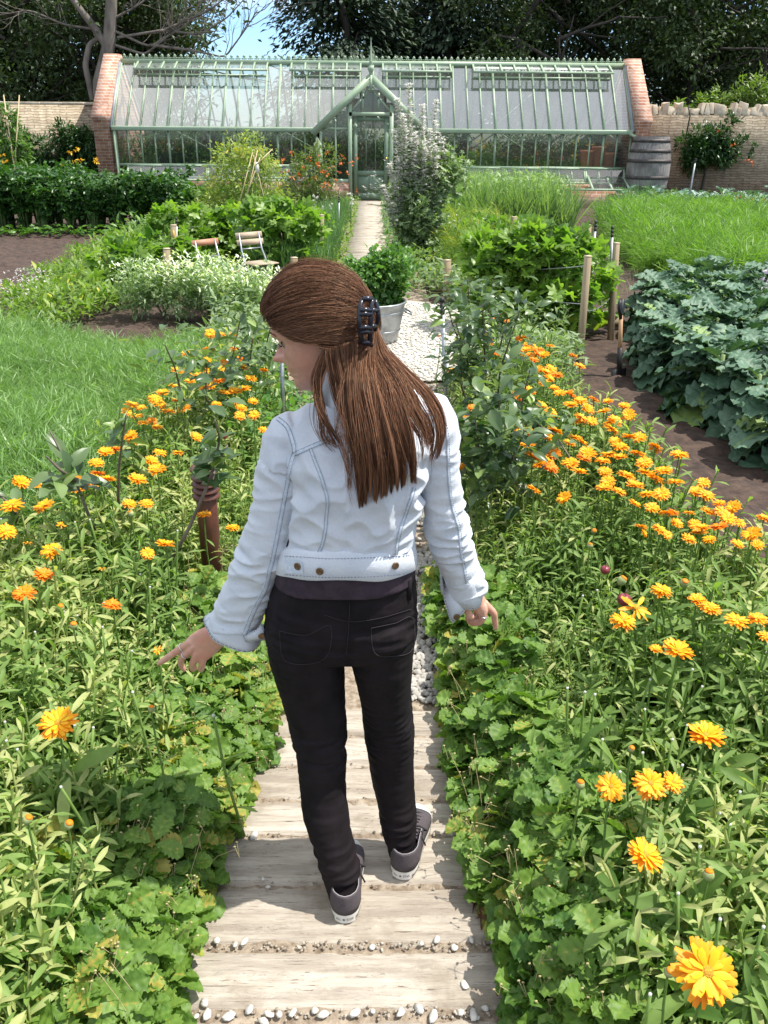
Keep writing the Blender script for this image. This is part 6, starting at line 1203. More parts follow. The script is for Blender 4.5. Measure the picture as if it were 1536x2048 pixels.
nk=spl([hd(-.025,0,-.03),hd(-.025,0,-.08),atY(712,770,1.80),atY(715,830,1.785)],8); limbring(nk,[.056,.053,.054,.056,.058,.062,.075,.09],[.058,.056,.056,.058,.060,.062,.062,.06],(0,1,0),28,2.0,body)
torso(body,.80)
arm(body,armL,([0,.2,.55,1],[.026,.034,.036,.026]),([0,.2,.55,1],[.028,.036,.038,.023])); arm(body,armR,([0,.2,.55,1],[.026,.034,.034,.026]),([0,.2,.55,1],[.028,.036,.036,.023]))
leg(body,legL[:-2],.58); leg(body,legR[:-2],.58)
for an,hl_ in ((ANL,1),(ANR,1)): limbring(spl([an+(0,.006,.03),an+(0,.004,0),an-(0,0,.05)],6),[.027]*6,[.030]*6,(0,1,0),20,2.0,body)
FING=[]
def chain(mb,P,r0,r1,flat=1.0,n=14):
    Q=spl(P,12); r=np.linspace(r0,r1,12); r[-1]*=.55; r[-2]*=.9; kn=np.linspace(0,1,12); r=r*(1+.07*np.exp(-((kn-.42)/.08)**2)+.05*np.exp(-((kn-.74)/.08)**2)); mb.tube(Q,r,n); FING.append(Q)
a=lambda px,py,Y:atY(px,py,Y)
# left hand: back of hand towards the camera, index stretched, the others bent down
pw=[a(452,1264,1.832),a(430,1273,1.84),a(405,1290,1.85),a(391,1301,1.853),a(384,1307,1.855)]
nb=V3((.35,-.80,.48)); R=[]
for p,w_,th_ in zip(spl(pw,9),[.027,.0275,.030,.034,.0365,.038,.0385,.037,.030],[.021,.020,.0175,.0165,.016,.0155,.015,.0135,.010]):
    t=V3(a(384,1307,1.855)-a(452,1264,1.832)); t/=np.linalg.norm(t); y=nb-t*(nb@t); y/=np.linalg.norm(y); x=np.cross(t,y); R.append((p,x*w_,y*th_,2.4))
loft(body,R,24)
chain(body,[a(384,1284,1.850),a(372,1290,1.853),a(347,1307,1.862),a(331,1318,1.866),a(315,1329,1.868)],.0102,.0076)
chain(body,[a(392,1290,1.848),a(382,1299,1.846),a(364,1316,1.856),a(362,1329,1.872),a(370,1342,1.878)],.0102,.0075)
chain(body,[a(400,1298,1.848),a(392,1308,1.845),a(386,1328,1.852),a(386,1338,1.872),a(393,1334,1.887)],.0100,.0074)
chain(body,[a(412,1304,1.848),a(409,1314,1.844),a(403,1333,1.849),a(402,1340,1.866),a(408,1334,1.880)],.0092,.0068)
chain(body,[a(436,1276,1.850),a(416,1290,1.875),a(398,1302,1.892),a(385,1312,1.900)],.0125,.0082)
for q,r in (((374,1288),.0098),((386,1297),.0100),((394,1306),.0094),((410,1313),.0088)): pass
# right hand: loose fist seen from the thumb side, index pointing down
p0,p1=a(946,1180,1.872),a(966,1222,1.895); t=p1-p0; t/=np.linalg.norm(t); nbr=V3((.72,-.20,.66)); R=[]
for p,w_,th_ in zip(spl([a(944,1172,1.868),p0,a(956,1200,1.885),p1],9),[.025,.026,.027,.029,.032,.034,.0345,.033,.026],[.020,.020,.019,.0185,.018,.017,.016,.0145,.011]):
    y=nbr-t*(nbr@t); y/=np.linalg.norm(y); x=np.cross(t,y); R.append((p,x*w_,y*th_,2.4))
loft(body,R,24)
chain(body,[a(968,1205,1.885),a(975,1213,1.886),a(987,1226,1.888),a(990,1243,1.893),a(992,1260,1.896)],.0100,.0072)
chain(body,[a(966,1210,1.868),a(968,1222,1.862),a(963,1241,1.862),a(950,1246,1.870),a(946,1234,1.880)],.0100,.0076)
chain(body,[a(962,1216,1.900),a(960,1230,1.900),a(951,1246,1.900),a(940,1244,1.905),a(940,1232,1.910)],.0098,.0074)
chain(body,[a(956,1214,1.915),a(952,1228,1.920),a(944,1240,1.920),a(935,1238,1.922),a(936,1228,1.925)],.0090,.0068)
chain(body,[a(941,1190,1.858),a(935,1208,1.848),a(936,1226,1.846),a(946,1237,1.850)],.0118,.0082)
bm,bc=remesh(body,.0024,3,.5); BODY=put('body',bm,bc,SKIN)
bvh_body=BVHTree.FromPolygons([tuple(v) for v in bc],[tuple(p.vertices) for p in bm.polygons])
def onto(bvh,px,py,lift=.001):
    d=ray(px,py); h=bvh.ray_cast(Vector(CP),Vector(d))
    if h[0] is None: return None,None
    return V3(h[0])+V3(h[1])*lift*(1 if V3(h[1])@d<0 else -1),V3(h[1])
# eyes, brows, lips
for s in (-1,1):
    c=hd(.0620,s*.0335,.003); V_=MB(); V_.lathe([(math.cos(k)*.0118,math.sin(k)*.0118) for k in np.linspace(-1.57,1.57,12)],(0,0,0),18); Vv=V_.V[0]@frame(hf*.9+hl*s*.25).T+c
    e=MB().add(Vv,V_.Q[0]).build('eye',mat('eye_white',(.42,.37,.34),rough=.2) if 'eye_white' not in bpy.data.materials else bpy.data.materials['eye_white'],PW_,smooth=True)
    MB().lathe([(.0,.0118),(.0055,.0107),(.0058,.0103)],(0,0,0),16).build('tmp',SKIN)
    bpy.data.objects.remove(bpy.data.objects['tmp'])
    V_=MB(); V_.lathe([(0,.0124),(.003,.0122),(.0056,.0108),(.0058,.0102)],n=16); MB().add(V_.V[0]@frame(hf*.92+hl*s*.15-hu*.35).T+c,V_.Q[0]).build('iris',mat('iris_brown',(.05,.028,.015),rough=.1) if 'iris_brown' not in bpy.data.materials else bpy.data.materials['iris_brown'],e,smooth=True)
    # upper lid and lashes
    mb=MB(); lid=[]
    for k in np.linspace(-1,1,11): 
        q=c+HS*(hl*(k*.0138)+hu*(.0020-.0045*k*k)+hf*(.0168-.0065*k*k)); lid.append(q)
    lid=np.array(lid); mb.tube(lid,.0016,6); 
    for q,k in zip(spl(lid,20),np.linspace(-1,1,20)): mb.tube([q,q+HS*(hf*.006+hl*(k*.004)-hu*.0015),q+HS*(hf*.0095+hl*(k*.006)+hu*.0005)],[.0004,.0003,.0001],3)
    mb.build('eyelashes',mat('lash',(.012,.008,.006),rough=.6) if 'lash' not in bpy.data.materials else bpy.data.materials['lash'],PW_)
    mb=MB(); lidp=MB(); 
    for k in range(9):
        a0=-1+k*.25; 
    L1=[c+HS*(hl*(k*.015)+hu*(.0125-.006*k*k)+hf*(.0148-.0055*k*k)) for k in np.linspace(-1,1,11)]
    V_=np.concatenate([lid,np.array(L1),np.array(L1)+HS*(hu*.005-hf*.006)]); lidp.add(V_,np.array([(r*11+k,r*11+k+1,(r+1)*11+k+1,(r+1)*11+k) for r in range(2) for k in range(10)])); lidp.build('eyelid',SKIN,PW_,smooth=True)
    for k in range(46):
        v=RNG.uniform(-1,1); q=hd(.0855-.010*abs(v*.5+.2)*1.2-.004*(v>0.4),s*(.030+.020*v),.0235+.004*(1-v*v)+RNG.normal(0,.0014)); h=bvh_body.find_nearest(Vector(q)); q=V3(h[0])+V3(h[1])*.0006; mb.tube([q,q+HS*(hl*s*.005+hu*.0022+hf*.0006)],[.00055,.0002],3)
    mb.build('eyebrow',HAIR,PW_)
LIP=mat('lip',(.42,.155,.135),(.50,.20,.175),scale=90,rough=.38)
for nm,u0,th_ in (('upper_lip',-.0535,.0042),('lower_lip',-.0665,.0048)):
    P=[]; 
    for v in np.linspace(-1,1,15): 
        q=hd(.095,.019*v,u0+(-.003*v*v if nm=='lower_lip' else -.004*v*v)*(-1 if nm=='lower_lip' else 1)); h=bvh_body.ray_cast(Vector(q+hf*.03),Vector(-hf)); P.append(V3(h[0])-hf*.0022 if h[0] else q)
    mb=MB(); mb.tube(P,th_*np.sqrt(np.clip(1-np.linspace(-1,1,15)**2,.03,1)),10,flat=.75,up=tuple(hu)); mb.build(nm,LIP,PW_,smooth=True)
# nails
for Q,cn in ((FING[0],V3((-.3,-.6,.75))),(FING[5],V3((.8,-.3,.4)))):
    d=Q[-1]-Q[-3]; d/=np.linalg.norm(d); y=cn-d*(cn@d); y/=np.linalg.norm(y); x=np.cross(d,y); mb=MB(); V=[];
    for i in range(5):
        for j in range(5): b_=(j-2)/2; V.append(Q[-2]-d*.006+d*(.0027*i)+x*b_*.0045*(1-.25*(i==4))+y*(.0073-.0022*b_*b_-.0006*i))
    mb.add(V,np.array([(i*5+j,i*5+j+1,i*5+j+6,i*5+j+5) for i in range(4) for j in range(4)])); mb.build('fingernail',NAIL,PW_,smooth=True)
# rings
def ringon(Q,i,r,name='ring'):
    c=Q[i]; d=Q[i+1]-Q[i-1]; V_=MB(); a_=np.linspace(0,2*math.pi,25); V_.tube(np.stack([np.cos(a_)*r,np.sin(a_)*r,0*a_],-1),.0011,6,cap=False); return MB().add(V_.V[0]@frame(d).T+c,V_.Q[0]).build(name,SILV,PW_,smooth=True)
ringon(FING[0],3,.0108); rg_=ringon(FING[1],4,.0106); mb=MB(); c=FING[1][4]+V3((-.30,-.75,.45))*.0095
for k in range(7): mb.lathe([(0,-.0022),(.0022,0),(0,.0022)],c+V3((.0038*math.cos(k*1.05),.001,.0038*math.sin(k*1.05)))*(k>0),8)
mb.build('ornament',SILV,rg_,smooth=True); ringon(FING[6],4,.0104)
# --- jeans
jm=MB(); leg(jm,legL); leg(jm,legR)
R=[]
for py,xl,xr,dep,Y in ((1100,578,822,.100,1.785),(1140,556,829,.110,1.788),(1185,541,833,.118,1.79),(1225,534,832,.122,1.792),(1262,534,830,.118,1.795),(1284,556,818,.104,1.798)):
    c=atY((xl+xr)/2,py,Y); R.append((c,V3((1,0,0))*(xr-xl)/2*mpp(c),V3((0,1,0))*dep,2.5))
loft(jm,R,40)
for sx,(x,y) in ((-1,(622,1270)),(1,(752,1268))):
    c=atY(x,y,1.735); R=[(c+(0,0,z),V3((1,0,0))*r,V3((0,1,0))*r*.85,2.0) for z,r in ((-.075,.03),(-.05,.062),(-.01,.078),(.03,.074),(.07,.05),(.09,.02))]; loft(jm,R,24)
CX=atY(697,1265,1.68)[0]
def jdisp(co,no):
    z=co[:,2]; left=co[:,0]<np.interp(z,[0,.75,1.1],[0.0,-.045,-.05]); kz=np.where(left,.44,.45); az=np.where(left,.13,.12)
    a_=np.exp(-((z-kz)/.07)**2)*.0055+np.exp(-((z-az)/.06)**2)*.004+np.exp(-((z-.78)/.05)**2)*.0035+.0016
    q=vn(co,9,9,42,3.1); q2=vn(co,24,24,90,8.2); cr=-np.exp(-((co[:,0]-CX)/.009)**2)*.006*((no[:,1]<0)&(z>.72)&(z<.93)); return a_*(1-2*np.abs(q))*1.2+a_*.35*q2+cr
JM,jc=remesh(jm,.0042,4,.5,jdisp); JEANS=put('jeans',JM,jc,BLACK); bvh_j=BVHTree.FromPolygons([tuple(v) for v in jc],[tuple(p.vertices) for p in JM.polygons])
BST=mat('jeans_stitch',(.026,.019,.022),rough=.9)
def seamline(name,bvh,P,mat_,off=0,r=.0007,n=40,par=PW_,lift=.0009,dash=False,extra=0.):
    pts=spl([(x,y,0) for x,y in P],n); out=[]
    for x,y,_ in pts:
        q,nn=onto(bvh,x,y,lift)
        if q is not None: out.append(q)
    if len(out)<3: return None
    out=np.array(out); return out
def stitches(lines,name,mt,par,r=.0007,dash=0):
    mb=MB()
    for L in lines:
        if L is None: continue
        if dash:
            for i in range(0,len(L)-1,2): mb.tube(L[i:i+2],r,4)
        else: mb.tube(L,r,4,cap=False)
    if mb.n: return mb.build(name,mt,par)
SL=lambda b,P,n=40,l=.0009:seamline('',b,P,None,n=n,lift=l)
stitches([SL(bvh_j,[(700,1205),(697,1260),(692,1310)]),SL(bvh_j,[(650,1230),(700,1243),(760,1236),(822,1218)])],'seam_stitching',BST,JEANS,.0008)
for P in ([(560,1262),(612,1270),(660,1252),(655,1310),(615,1328),(568,1318),(560,1262)],[(742,1256),(790,1246),(824,1236),(824,1298),(790,1312),(750,1306),(742,1256)]): stitches([SL(bvh_j,P,50)],'pocket',BST,JEANS,.0009)
for x in (812,): 
    q,nn=onto(bvh_j,816,1180,.003)
    if q is not None: MB().box(q,(.012,.006,.05)).build('belt_loop',BLACK,JEANS)
# --- plum shirt tail under the jacket
sh=MB(); R=[]
for py,xl,xr,dep,Y in ((1040,584,820,.097,1.775),(1085,570,824,.107,1.78),(1120,558,827,.1155,1.784),(1150,549,830,.1215,1.788)):
    c=atY((xl+xr)/2,py,Y); R.append((c,V3((math.cos(.03),0,.03))*((xr-xl)/2*mpp(c)+.002),V3((0,1,0))*dep,2.5))
loft(sh,R,40); sm_,sc_=remesh(sh,.005,2,.5,lambda co,no:.003*vn(co,14,14,30,5)); put('shirt',sm_,sc_,SHIRT)
# --- jacket
jk=MB(); torso(jk,1.0,2,.0035)
arm(jk,armL[:-1],([0,.12,.3,.55,.8,1],[.040,.052,.0535,.056,.058,.056]),([0,.12,.3,.55,.8,1],[.050,.058,.056,.053,.050,.047])); arm(jk,armR[:-1],([0,.12,.3,.55,.8,1],[.040,.050,.046,.0455,.044,.043]),([0,.12,.3,.55,.8,1],[.050,.056,.054,.050,.046,.044]))
def seg_t(co,A):
    d=((co[:,None,:]-A[None])**2).sum(-1); return d.argmin(1)/(len(A)-1),np.sqrt(d.min(1))
def kdisp(co,no):
    tl,dl=seg_t(co,armL); trr,drr=seg_t(co,armR); isarm=((dl<.075)&(tl>.18))|((drr<.066)&(trr>.18)); t=np.where(dl<drr,tl,trr)
    a_=np.where(isarm,.0022+.0085*np.exp(-((t-.60)/.14)**2)+.0085*np.exp(-((t-.93)/.10)**2)+.004*np.exp(-((t-.2)/.1)**2),.0011)
    # torso: diagonal folds rising to the armpits
    zz=co[:,2]; xx=co[:,0]+.06; fold=vn(np.stack([co[:,0]*.6+co[:,2]*.75*np.sign(xx),co[:,1]*.5,co[:,2]*.7-np.abs(xx)*.6],-1),16,8,22,2.3)
    a_=np.where(isarm,a_,.0032+.0105*np.exp(-((zz-1.11)/.11)**2)*(.45+6*np.abs(xx)))
    q=np.where(isarm,vn(co,12,12,34,1.1),fold); s=vn(co,28,28,46,7.7)
    return a_*(1-2.2*np.abs(q))+.0010*s
KM_,kc=remesh(jk,.0034,5,.5,kdisp); JACK=put('denim_jacket',KM_,kc,DENIM); bvh_k=BVHTree.FromPolygons([tuple(v) for v in kc],[tuple(p.vertices) for p in KM_.polygons])
def felled(P,wpx=9,n=40,name='seam'):
    """raised seam strip with two stitch lines, laid on the jacket along a line of the photo"""
    C=spl([(x,y,0) for x,y in P],n)[:,:2]; T=np.gradient(C,axis=0); T/=np.linalg.norm(T,axis=1)[:,None]; N=np.stack([-T[:,1],T[:,0]],-1); rows=[]
    for o,l in ((-.62,.0002),(-.5,.0016),(0,.0020),(.5,.0016),(.62,.0002)):
        rows.append([onto(bvh_k,*(c+nn*o*wpx*.85),l)[0] for c,nn in zip(C,N)])
    ok=[i for i in range(n) if all(r[i] is not None for r in rows)]
    if len(ok)<4: return
    V=np.array([[r[i] for i in ok] for r in rows]); m=len(ok)
    good=np.linalg.norm(np.diff(V[2],axis=0),axis=1)<.04
    mb=MB(); mb.add(V.reshape(-1,3),np.array([(r*m+i,r*m+i+1,(r+1)*m+i+1,(r+1)*m+i) for r in range(4) for i in range(m-1) if good[i]])); o=mb.build(name,DSEAM,JACK,smooth=True)
    L=[]
    for off in (-.42,.42):
        CC=spl([(x,y,0) for x,y in P],n*3)[:,:2]; TT=np.gradient(CC,axis=0); TT/=np.linalg.norm(TT,axis=1)[:,None]; NN=np.stack([-TT[:,1],TT[:,0]],-1); q=[onto(bvh_k,*(c+nn*off*wpx*.85),.0022)[0] for c,nn in zip(CC,NN)]; L.append([x for x in q if x is not None])
    mb=MB()
    for l in L:
        for i in range(0,len(l)-1,2):
            if np.linalg.norm(l[i+1]-l[i])<.02: mb.tube([l[i],l[i+1]],.0006,4)
    if mb.n: mb.build('stitching',STITCH,o)
felled([(590,908),(620,895),(660,878),(705,861),(760,846)],10); felled([(800,832),(830,828),(858,824),(884,828)],9)
felled([(556,838),(575,855),(588,889),(590,906)],10); felled([(589,908),(579,942),(571,984),(562,1032),(551,1088),(540,1139),(529,1180),(508,1220),(495,1252),(488,1268)],10,60)
felled([(621,897),(631,924),(644,959),(655,997),(653,1032),(648,1077),(635,1112)],8); felled([(828,975),(822,998),(812,1024),(797,1072),(792,1108)],8)
felled([(886,836),(894,869),(896,922),(899,978),(905,1014),(918,1059),(922,1103),(929,1141),(934,1166)],7,50)
stitches([SL(bvh_k,[(571,1104),(609,1115),(664,1124),(741,1119),(797,1110),(816,1104)],60,.0012)],'seam',STITCH,JACK,.0009)
# hem band
C=spl([(558,1103,0),(575,1107,0),(609,1117,0),(664,1126,0),(741,1121,0),(797,1112,0),(824,1104,0)],60)[:,:2]; C2=spl([(556,1138,0),(575,1144,0),(609,1154,0),(664,1160,0),(741,1156,0),(797,1146,0),(828,1132,0)],60)[:,:2]
hb=MB(); Rg=[]
NB=72
for (py,xl,xr,dep,Y,g) in ((1074,575,818,.101,1.775,-.012),(1079,572,820,.103,1.776,.007),(1083,570,821,.104,1.776,.0115),(1106,564,824,.107,1.778,.0135),(1130,560,826,.1095,1.780,.0145),(1133,560,826,.1095,1.780,.007)):
    c=atY((xl+xr)/2,py,Y); ax=V3((math.cos(.03),0,math.sin(.03))); w=(xr-xl)/2*mpp(c)+g-.003; aa=np.arange(NB)*2*math.pi/NB; k2=2/2.3
    Rg.append(c+np.sign(np.cos(aa))[:,None]*(np.abs(np.cos(aa))**k2)[:,None]*ax*w+np.sign(np.sin(aa))[:,None]*(np.abs(np.sin(aa))**k2)[:,None]*V3((0,1,-.20))*(dep+g)+V3((0,0,1))*(.004*np.sin(aa*3+1)+.002*np.sin(aa*7))[:,None])
hb.add(np.concatenate(Rg),np.array([(r*NB+i,r*NB+(i+1)%NB,(r+1)*NB+(i+1)%NB,(r+1)*NB+i) for r in range(5) for i in range(NB)])); HB=hb.build('hem_band',DENIM,JACK,smooth=True)
bvh_h=BVHTree.FromPolygons([tuple(v) for v in np.concatenate(Rg)],[(r*NB+i,r*NB+(i+1)%NB,(r+1)*NB+(i+1)%NB,(r+1)*NB+i) for r in range(5) for i in range(NB)])
stitches([SL(bvh_h,[(570,1149),(609,1152),(664,1155),(741,1153),(797,1149),(818,1146)],80,.0012),SL(bvh_h,[(570,1112),(609,1114),(664,1117),(741,1115),(797,1112),(818,1110)],80,.0012)],'stitching',STITCH,HB,.0007,1)
q=[onto(bvh_h,*p,.0022)[0] for p in ((572,1115),(596,1120),(606,1124),(607,1146),(572,1146))]
if all(x is not None for x in q): MB().add(q,[(0,1,2,3,4)]).build('waist_tab',DSEAM,HB)
def button(px,py,bvh,par):
    q,nn=onto(bvh,px,py,.001); 
    if q is None: return
    V_=MB(); V_.lathe([(0,.0026),(.003,.0030),(.0055,.0026),(.0075,.0036),(.0085,.0022),(.0082,0)],n=20); MB().add(V_.V[0]@frame(nn if nn@ray(px,py)<0 else -nn).T+q,V_.Q[0]).build('button',BTN,par,smooth=True)
for x,y in ((596,1132),(640,1142),(790,1131)): button(x,y,bvh_h,HB)
# cuffs: open, turned out at the lower edge with a pointed buttoned end
def cuff(A,P0,P1,r0,r1,d0,d1,pt_px,btn):
    t=V3(P1)-V3(P0); t/=np.linalg.norm(t); y=V3((0,1,.3)); y-=t*(y@t); y/=np.linalg.norm(y); x=np.cross(y,t); n=40; V=[]; aa=np.linspace(0,2*math.pi,n)
    rows=[(0,r0,d0),(.35,r0*1.02,d0*1.02),(.7,(r0+r1)/2,(d0+d1)/2),(1,r1,d1)]
    for k,rw,rd in rows:
        c=V3(P0)+(V3(P1)-V3(P0))*k; ex=1+.10*k*np.sin(aa*2+.6)+.05*k*np.sin(aa*5); sh_=(.012*k*np.cos(aa-pt_px))[:,None]*t
        V.append(c+np.cos(aa)[:,None]*x*rw*ex[:,None]+np.sin(aa)[:,None]*y*rd*ex[:,None]+sh_)
    mb=MB(); V=np.concatenate(V); mb.add(V,np.array([(r*n+i,r*n+i+1,(r+1)*n+i+1,(r+1)*n+i) for r in range(3) for i in range(n-1)])); o=mb.build('cuff',DENIM,JACK,smooth=True)
    m=o.modifiers.new('thick','SOLIDIFY'); m.thickness=.004; m.offset=1
    st=MB()
    for row in (0,3):
        L=V[row*n:(row+1)*n]; cc=L.mean(0); L=L+(cc-L)*(-.075)*1.0+t*(.004 if row==0 else -.005)
        for i in range(0,n-1,1): st.tube([L[i],L[i]*.35+L[i+1]*.65],.0007,4)
    st.build('stitching',STITCH,o); return o,V.reshape(4,n,3)
cl,VL=cuff(armL,armL[-3],atY(466,1263,1.826),.0565,.066,.049,.056,4.2,0)
cr_,VR=cuff(armR,armR[-5],atY(924,1188,1.862),.0425,.044,.044,.048,3.4,0)
def flap(P,px,name='cuff_flap'):
    mb=MB(); P=[V3(p) for p in P]; c=sum(P)/len(P); mb.add([c-V3(fw)*.004]+P,[(0,i+1,(i+1)%len(P)+1) for i in range(len(P))]); o=mb.build(name,DENIM,JACK,smooth=False); m=o.modifiers.new('thick','SOLIDIFY'); m.thickness=.004; m.offset=0
    b=BVHTree.FromPolygons([tuple(c-V3(fw)*.004)]+[tuple(p) for p in P],[(0,i+1,(i+1)%len(P)+1) for i in range(len(P))]); button(px[0],px[1],b,o)
    mb=MB(); Q=[p+(c-p)*.10-V3(fw)*.0035 for p in P]; Q.append(Q[0]); Q=np.array([Q[i]*(1-u)+Q[i+1]*u for i in range(len(P)) for u in np.linspace(0,1,12,endpoint=False)])
    for i in range(0,len(Q)-1,2): mb.tube([Q[i],Q[i+1]],.0006,4)
    mb.build('stitching',STITCH,o)
flap([a(884,1152,1.82),a(888,1200,1.815),a(899,1238,1.815),a(905,1246,1.815),a(926,1226,1.82),a(946,1196,1.825),a(948,1186,1.83),a(925,1196,1.822),a(905,1196,1.82)],(913,1233))
flap([a(484,1272,1.775),a(512,1260,1.77),a(524,1246,1.77),a(533,1272,1.775),a(534,1280,1.775),a(515,1280,1.775),a(492,1284,1.775)],(523,1271))
# collar
C0=spl([a(652,772,1.735),a(668,772,1.715),a(700,764,1.705),a(745,752,1.71),a(790,746,1.735)],20); C1=spl([a(656,745,1.752),a(668,738,1.738),a(700,722,1.728),a(745,715,1.73),a(778,722,1.752)],20); C2=spl([a(640,798,1.715),a(660,816,1.672),a(700,812,1.655),a(760,798,1.66),a(815,780,1.70)],20)
mb=MB(); mb.add(np.concatenate([C0+(0,.012,0),C1,C1-(0,.008,-.001),C2]),np.array([(r*20+i,r*20+i+1,(r+1)*20+i+1,(r+1)*20+i) for r in range(3) for i in range(19)])); o=mb.build('collar',DENIM,JACK,smooth=True); m=o.modifiers.new('thick','SOLIDIFY'); m.thickness=.003
# --- hair
def ell(d,lift=0):      # hair surface around the head; d unit direction in (f,l,u)
    d=V3(d); rx=np.where(d[...,0]>0,.121,.118); ru=np.where(d[...,2]>0,.128,.100); k=1/np.sqrt((d[...,0]/rx)**2+(d[...,1]/.087)**2+(d[...,2]/ru)**2); p=d*(k+lift)[...,None]; return p
def h2w(p): return HC+HS*(p[...,0:1]*hf+p[...,1:2]*hl+p[...,2:3]*hu)
KC=V3((-1,.10,-.16)); KC/=np.linalg.norm(KC)
hair=MB()
def strands(mb,P,r,tint,n=3):      # P (N,m,3) many thin strands at once
    N,m,_=P.shape; T=np.gradient(P,axis=1); T/=np.linalg.norm(T,axis=2,keepdims=True)+1e-9; up=RNG.normal(size=(N,1,3)); X=np.cross(T,up); X/=np.linalg.norm(X,axis=2,keepdims=True)+1e-9; Y=np.cross(T,X); a_=np.arange(n)*2*math.pi/n
    rr=(r if np.ndim(r)==2 else np.full((N,m),r))[:,:,None,None]; V=P[:,:,None,:]+rr*(np.cos(a_)[None,None,:,None]*X[:,:,None,:]+np.sin(a_)[None,None,:,None]*Y[:,:,None,:])
    b=(np.arange(N)*m*n)[:,None,None]+(np.arange(m-1)*n)[None,:,None]; j=np.arange(n)[None,None]; k=(j+1)%n; Q=np.stack([b+j,b+k,b+n+k,b+n+j],-1).reshape(-1,4); mb.add(V.reshape(-1,3),Q,0,np.repeat(np.clip(tint,0,1),m*n) if np.ndim(tint)==1 else np.clip(np.repeat(tint.reshape(-1),n),0,1))
# base cap under the strands
n1,n2=40,56; V=[]
HLN=lambda lat:None
def hairline_ok(d):     # inside the hair-covered region?
    f,l,u=d[...,0],d[...,1],d[...,2]; al=np.abs(l); return u>np.where(f>.0,np.interp(al,[0,.25,.5,.75,.95,1],[.60,.56,.42,.26,.04,-.06]),np.interp(-f,[0,.3,.7,1],[-.16,-.42,-.62,-.62]))
th_=np.linspace(0.001,math.pi-.001,64); ph_=np.arange(96)*2*math.pi/96; TH,PH=np.meshgrid(th_,ph_,indexing='ij'); D=np.stack([np.sin(TH)*np.cos(PH),np.sin(TH)*np.sin(PH),np.cos(TH)],-1); ok=hairline_ok(D); Pc=h2w(ell(D,-.006)); idx=np.arange(64*96).reshape(64,96)
Q=[(idx[i,j],idx[i+1,j],idx[i+1,(j+1)%96],idx[i,(j+1)%96]) for i in range(63) for j in range(96) if ok[i,j] and ok[i+1,j] and ok[i,(j+1)%96] and ok[i+1,(j+1)%96]]
hair.add(Pc.reshape(-1,3),np.array(Q),0,.12)
def slerp(d0,d1,m,sag):
    w=np.arccos(np.clip((d0*d1).sum(-1),-1,1))[:,None,None]; t=np.linspace(0,1,m)[None,:,None]; s=np.sin(w)+1e-6; p=np.sin((1-t)*w)/s*d0[:,None]+np.sin(t*w)/s*d1[:,None]; p=p+sag[:,None,None]*np.sin(t*math.pi)*V3((0.0,0,-1)); return p/np.linalg.norm(p,axis=2,keepdims=True)
def cap(N,sel,lift=(0,.006),r=.0007,sag=(.0,.3),clumps=90,tip=.02):
    d=RNG.normal(size=(N*8,3)); d/=np.linalg.norm(d,axis=1)[:,None]; d=d[hairline_ok(d)&sel(d)][:N]; N=len(d); cd_=d[RNG.integers(0,N,clumps)]; ci=((d[:,None]-cd_[None])**2).sum(-1).argmin(1); co_=RNG.random(clumps)
    k1=KC+RNG.normal(0,tip,(clumps,3))[ci]+RNG.normal(0,.014,(N,3)); k1[:,2]+=.30*(d[:,2])*1.0; k1[:,1]+=.08*d[:,1]; k1/=np.linalg.norm(k1,axis=1)[:,None]
    sg=(sag[0]+(sag[1]-sag[0])*RNG.random(clumps)[ci])+RNG.normal(0,.04,N); p=slerp(d,k1,18,sg*np.clip(.2+d[:,0],0,1)); lf=(lift[0]+(lift[1]-lift[0])*(.5*RNG.random(clumps)[ci]+.5*RNG.random(N)))[:,None]*np.sin(np.linspace(.12,1,18)*math.pi*.98)[None]; lf[:,0]-=.004
    phz=RNG.uniform(0,6.28,clumps)[ci][:,None]; tt_=np.linspace(0,1,18)[None]; p[...,2]+=(.075*np.sin(tt_*6+phz)+.03*np.sin(tt_*14+phz*2))*np.sin(tt_*math.pi)*RNG.random(clumps)[ci][:,None]; p/=np.linalg.norm(p,axis=2,keepdims=True); W=h2w(ell(p,lf)); strands(hair,W,np.full((N,18),r)*np.linspace(1,.8,18)[None],np.clip((.06+.52*co_[ci]+RNG.normal(0,.16,N))[:,None]+.28*np.linspace(0,1,18)[None]**3,0,1)); return W  # tint pales towards the clip, a sunlit highlight painted into the strands
cap(7000,lambda d:d[:,2]>-9,(.0,.011),r=.00048,sag=(.0,.14),clumps=240)
cap(2400,lambda d:(d[:,0]>.1),(.003,.011),r=.00045,sag=(.0,.2),clumps=120)
cap(420,lambda d:d[:,0]>-.5,(.004,.020),r=.00035,sag=(-.3,.35),clumps=260,tip=.12)
HAIRO=hair.build('hair',HAIR,PW_,smooth=True)
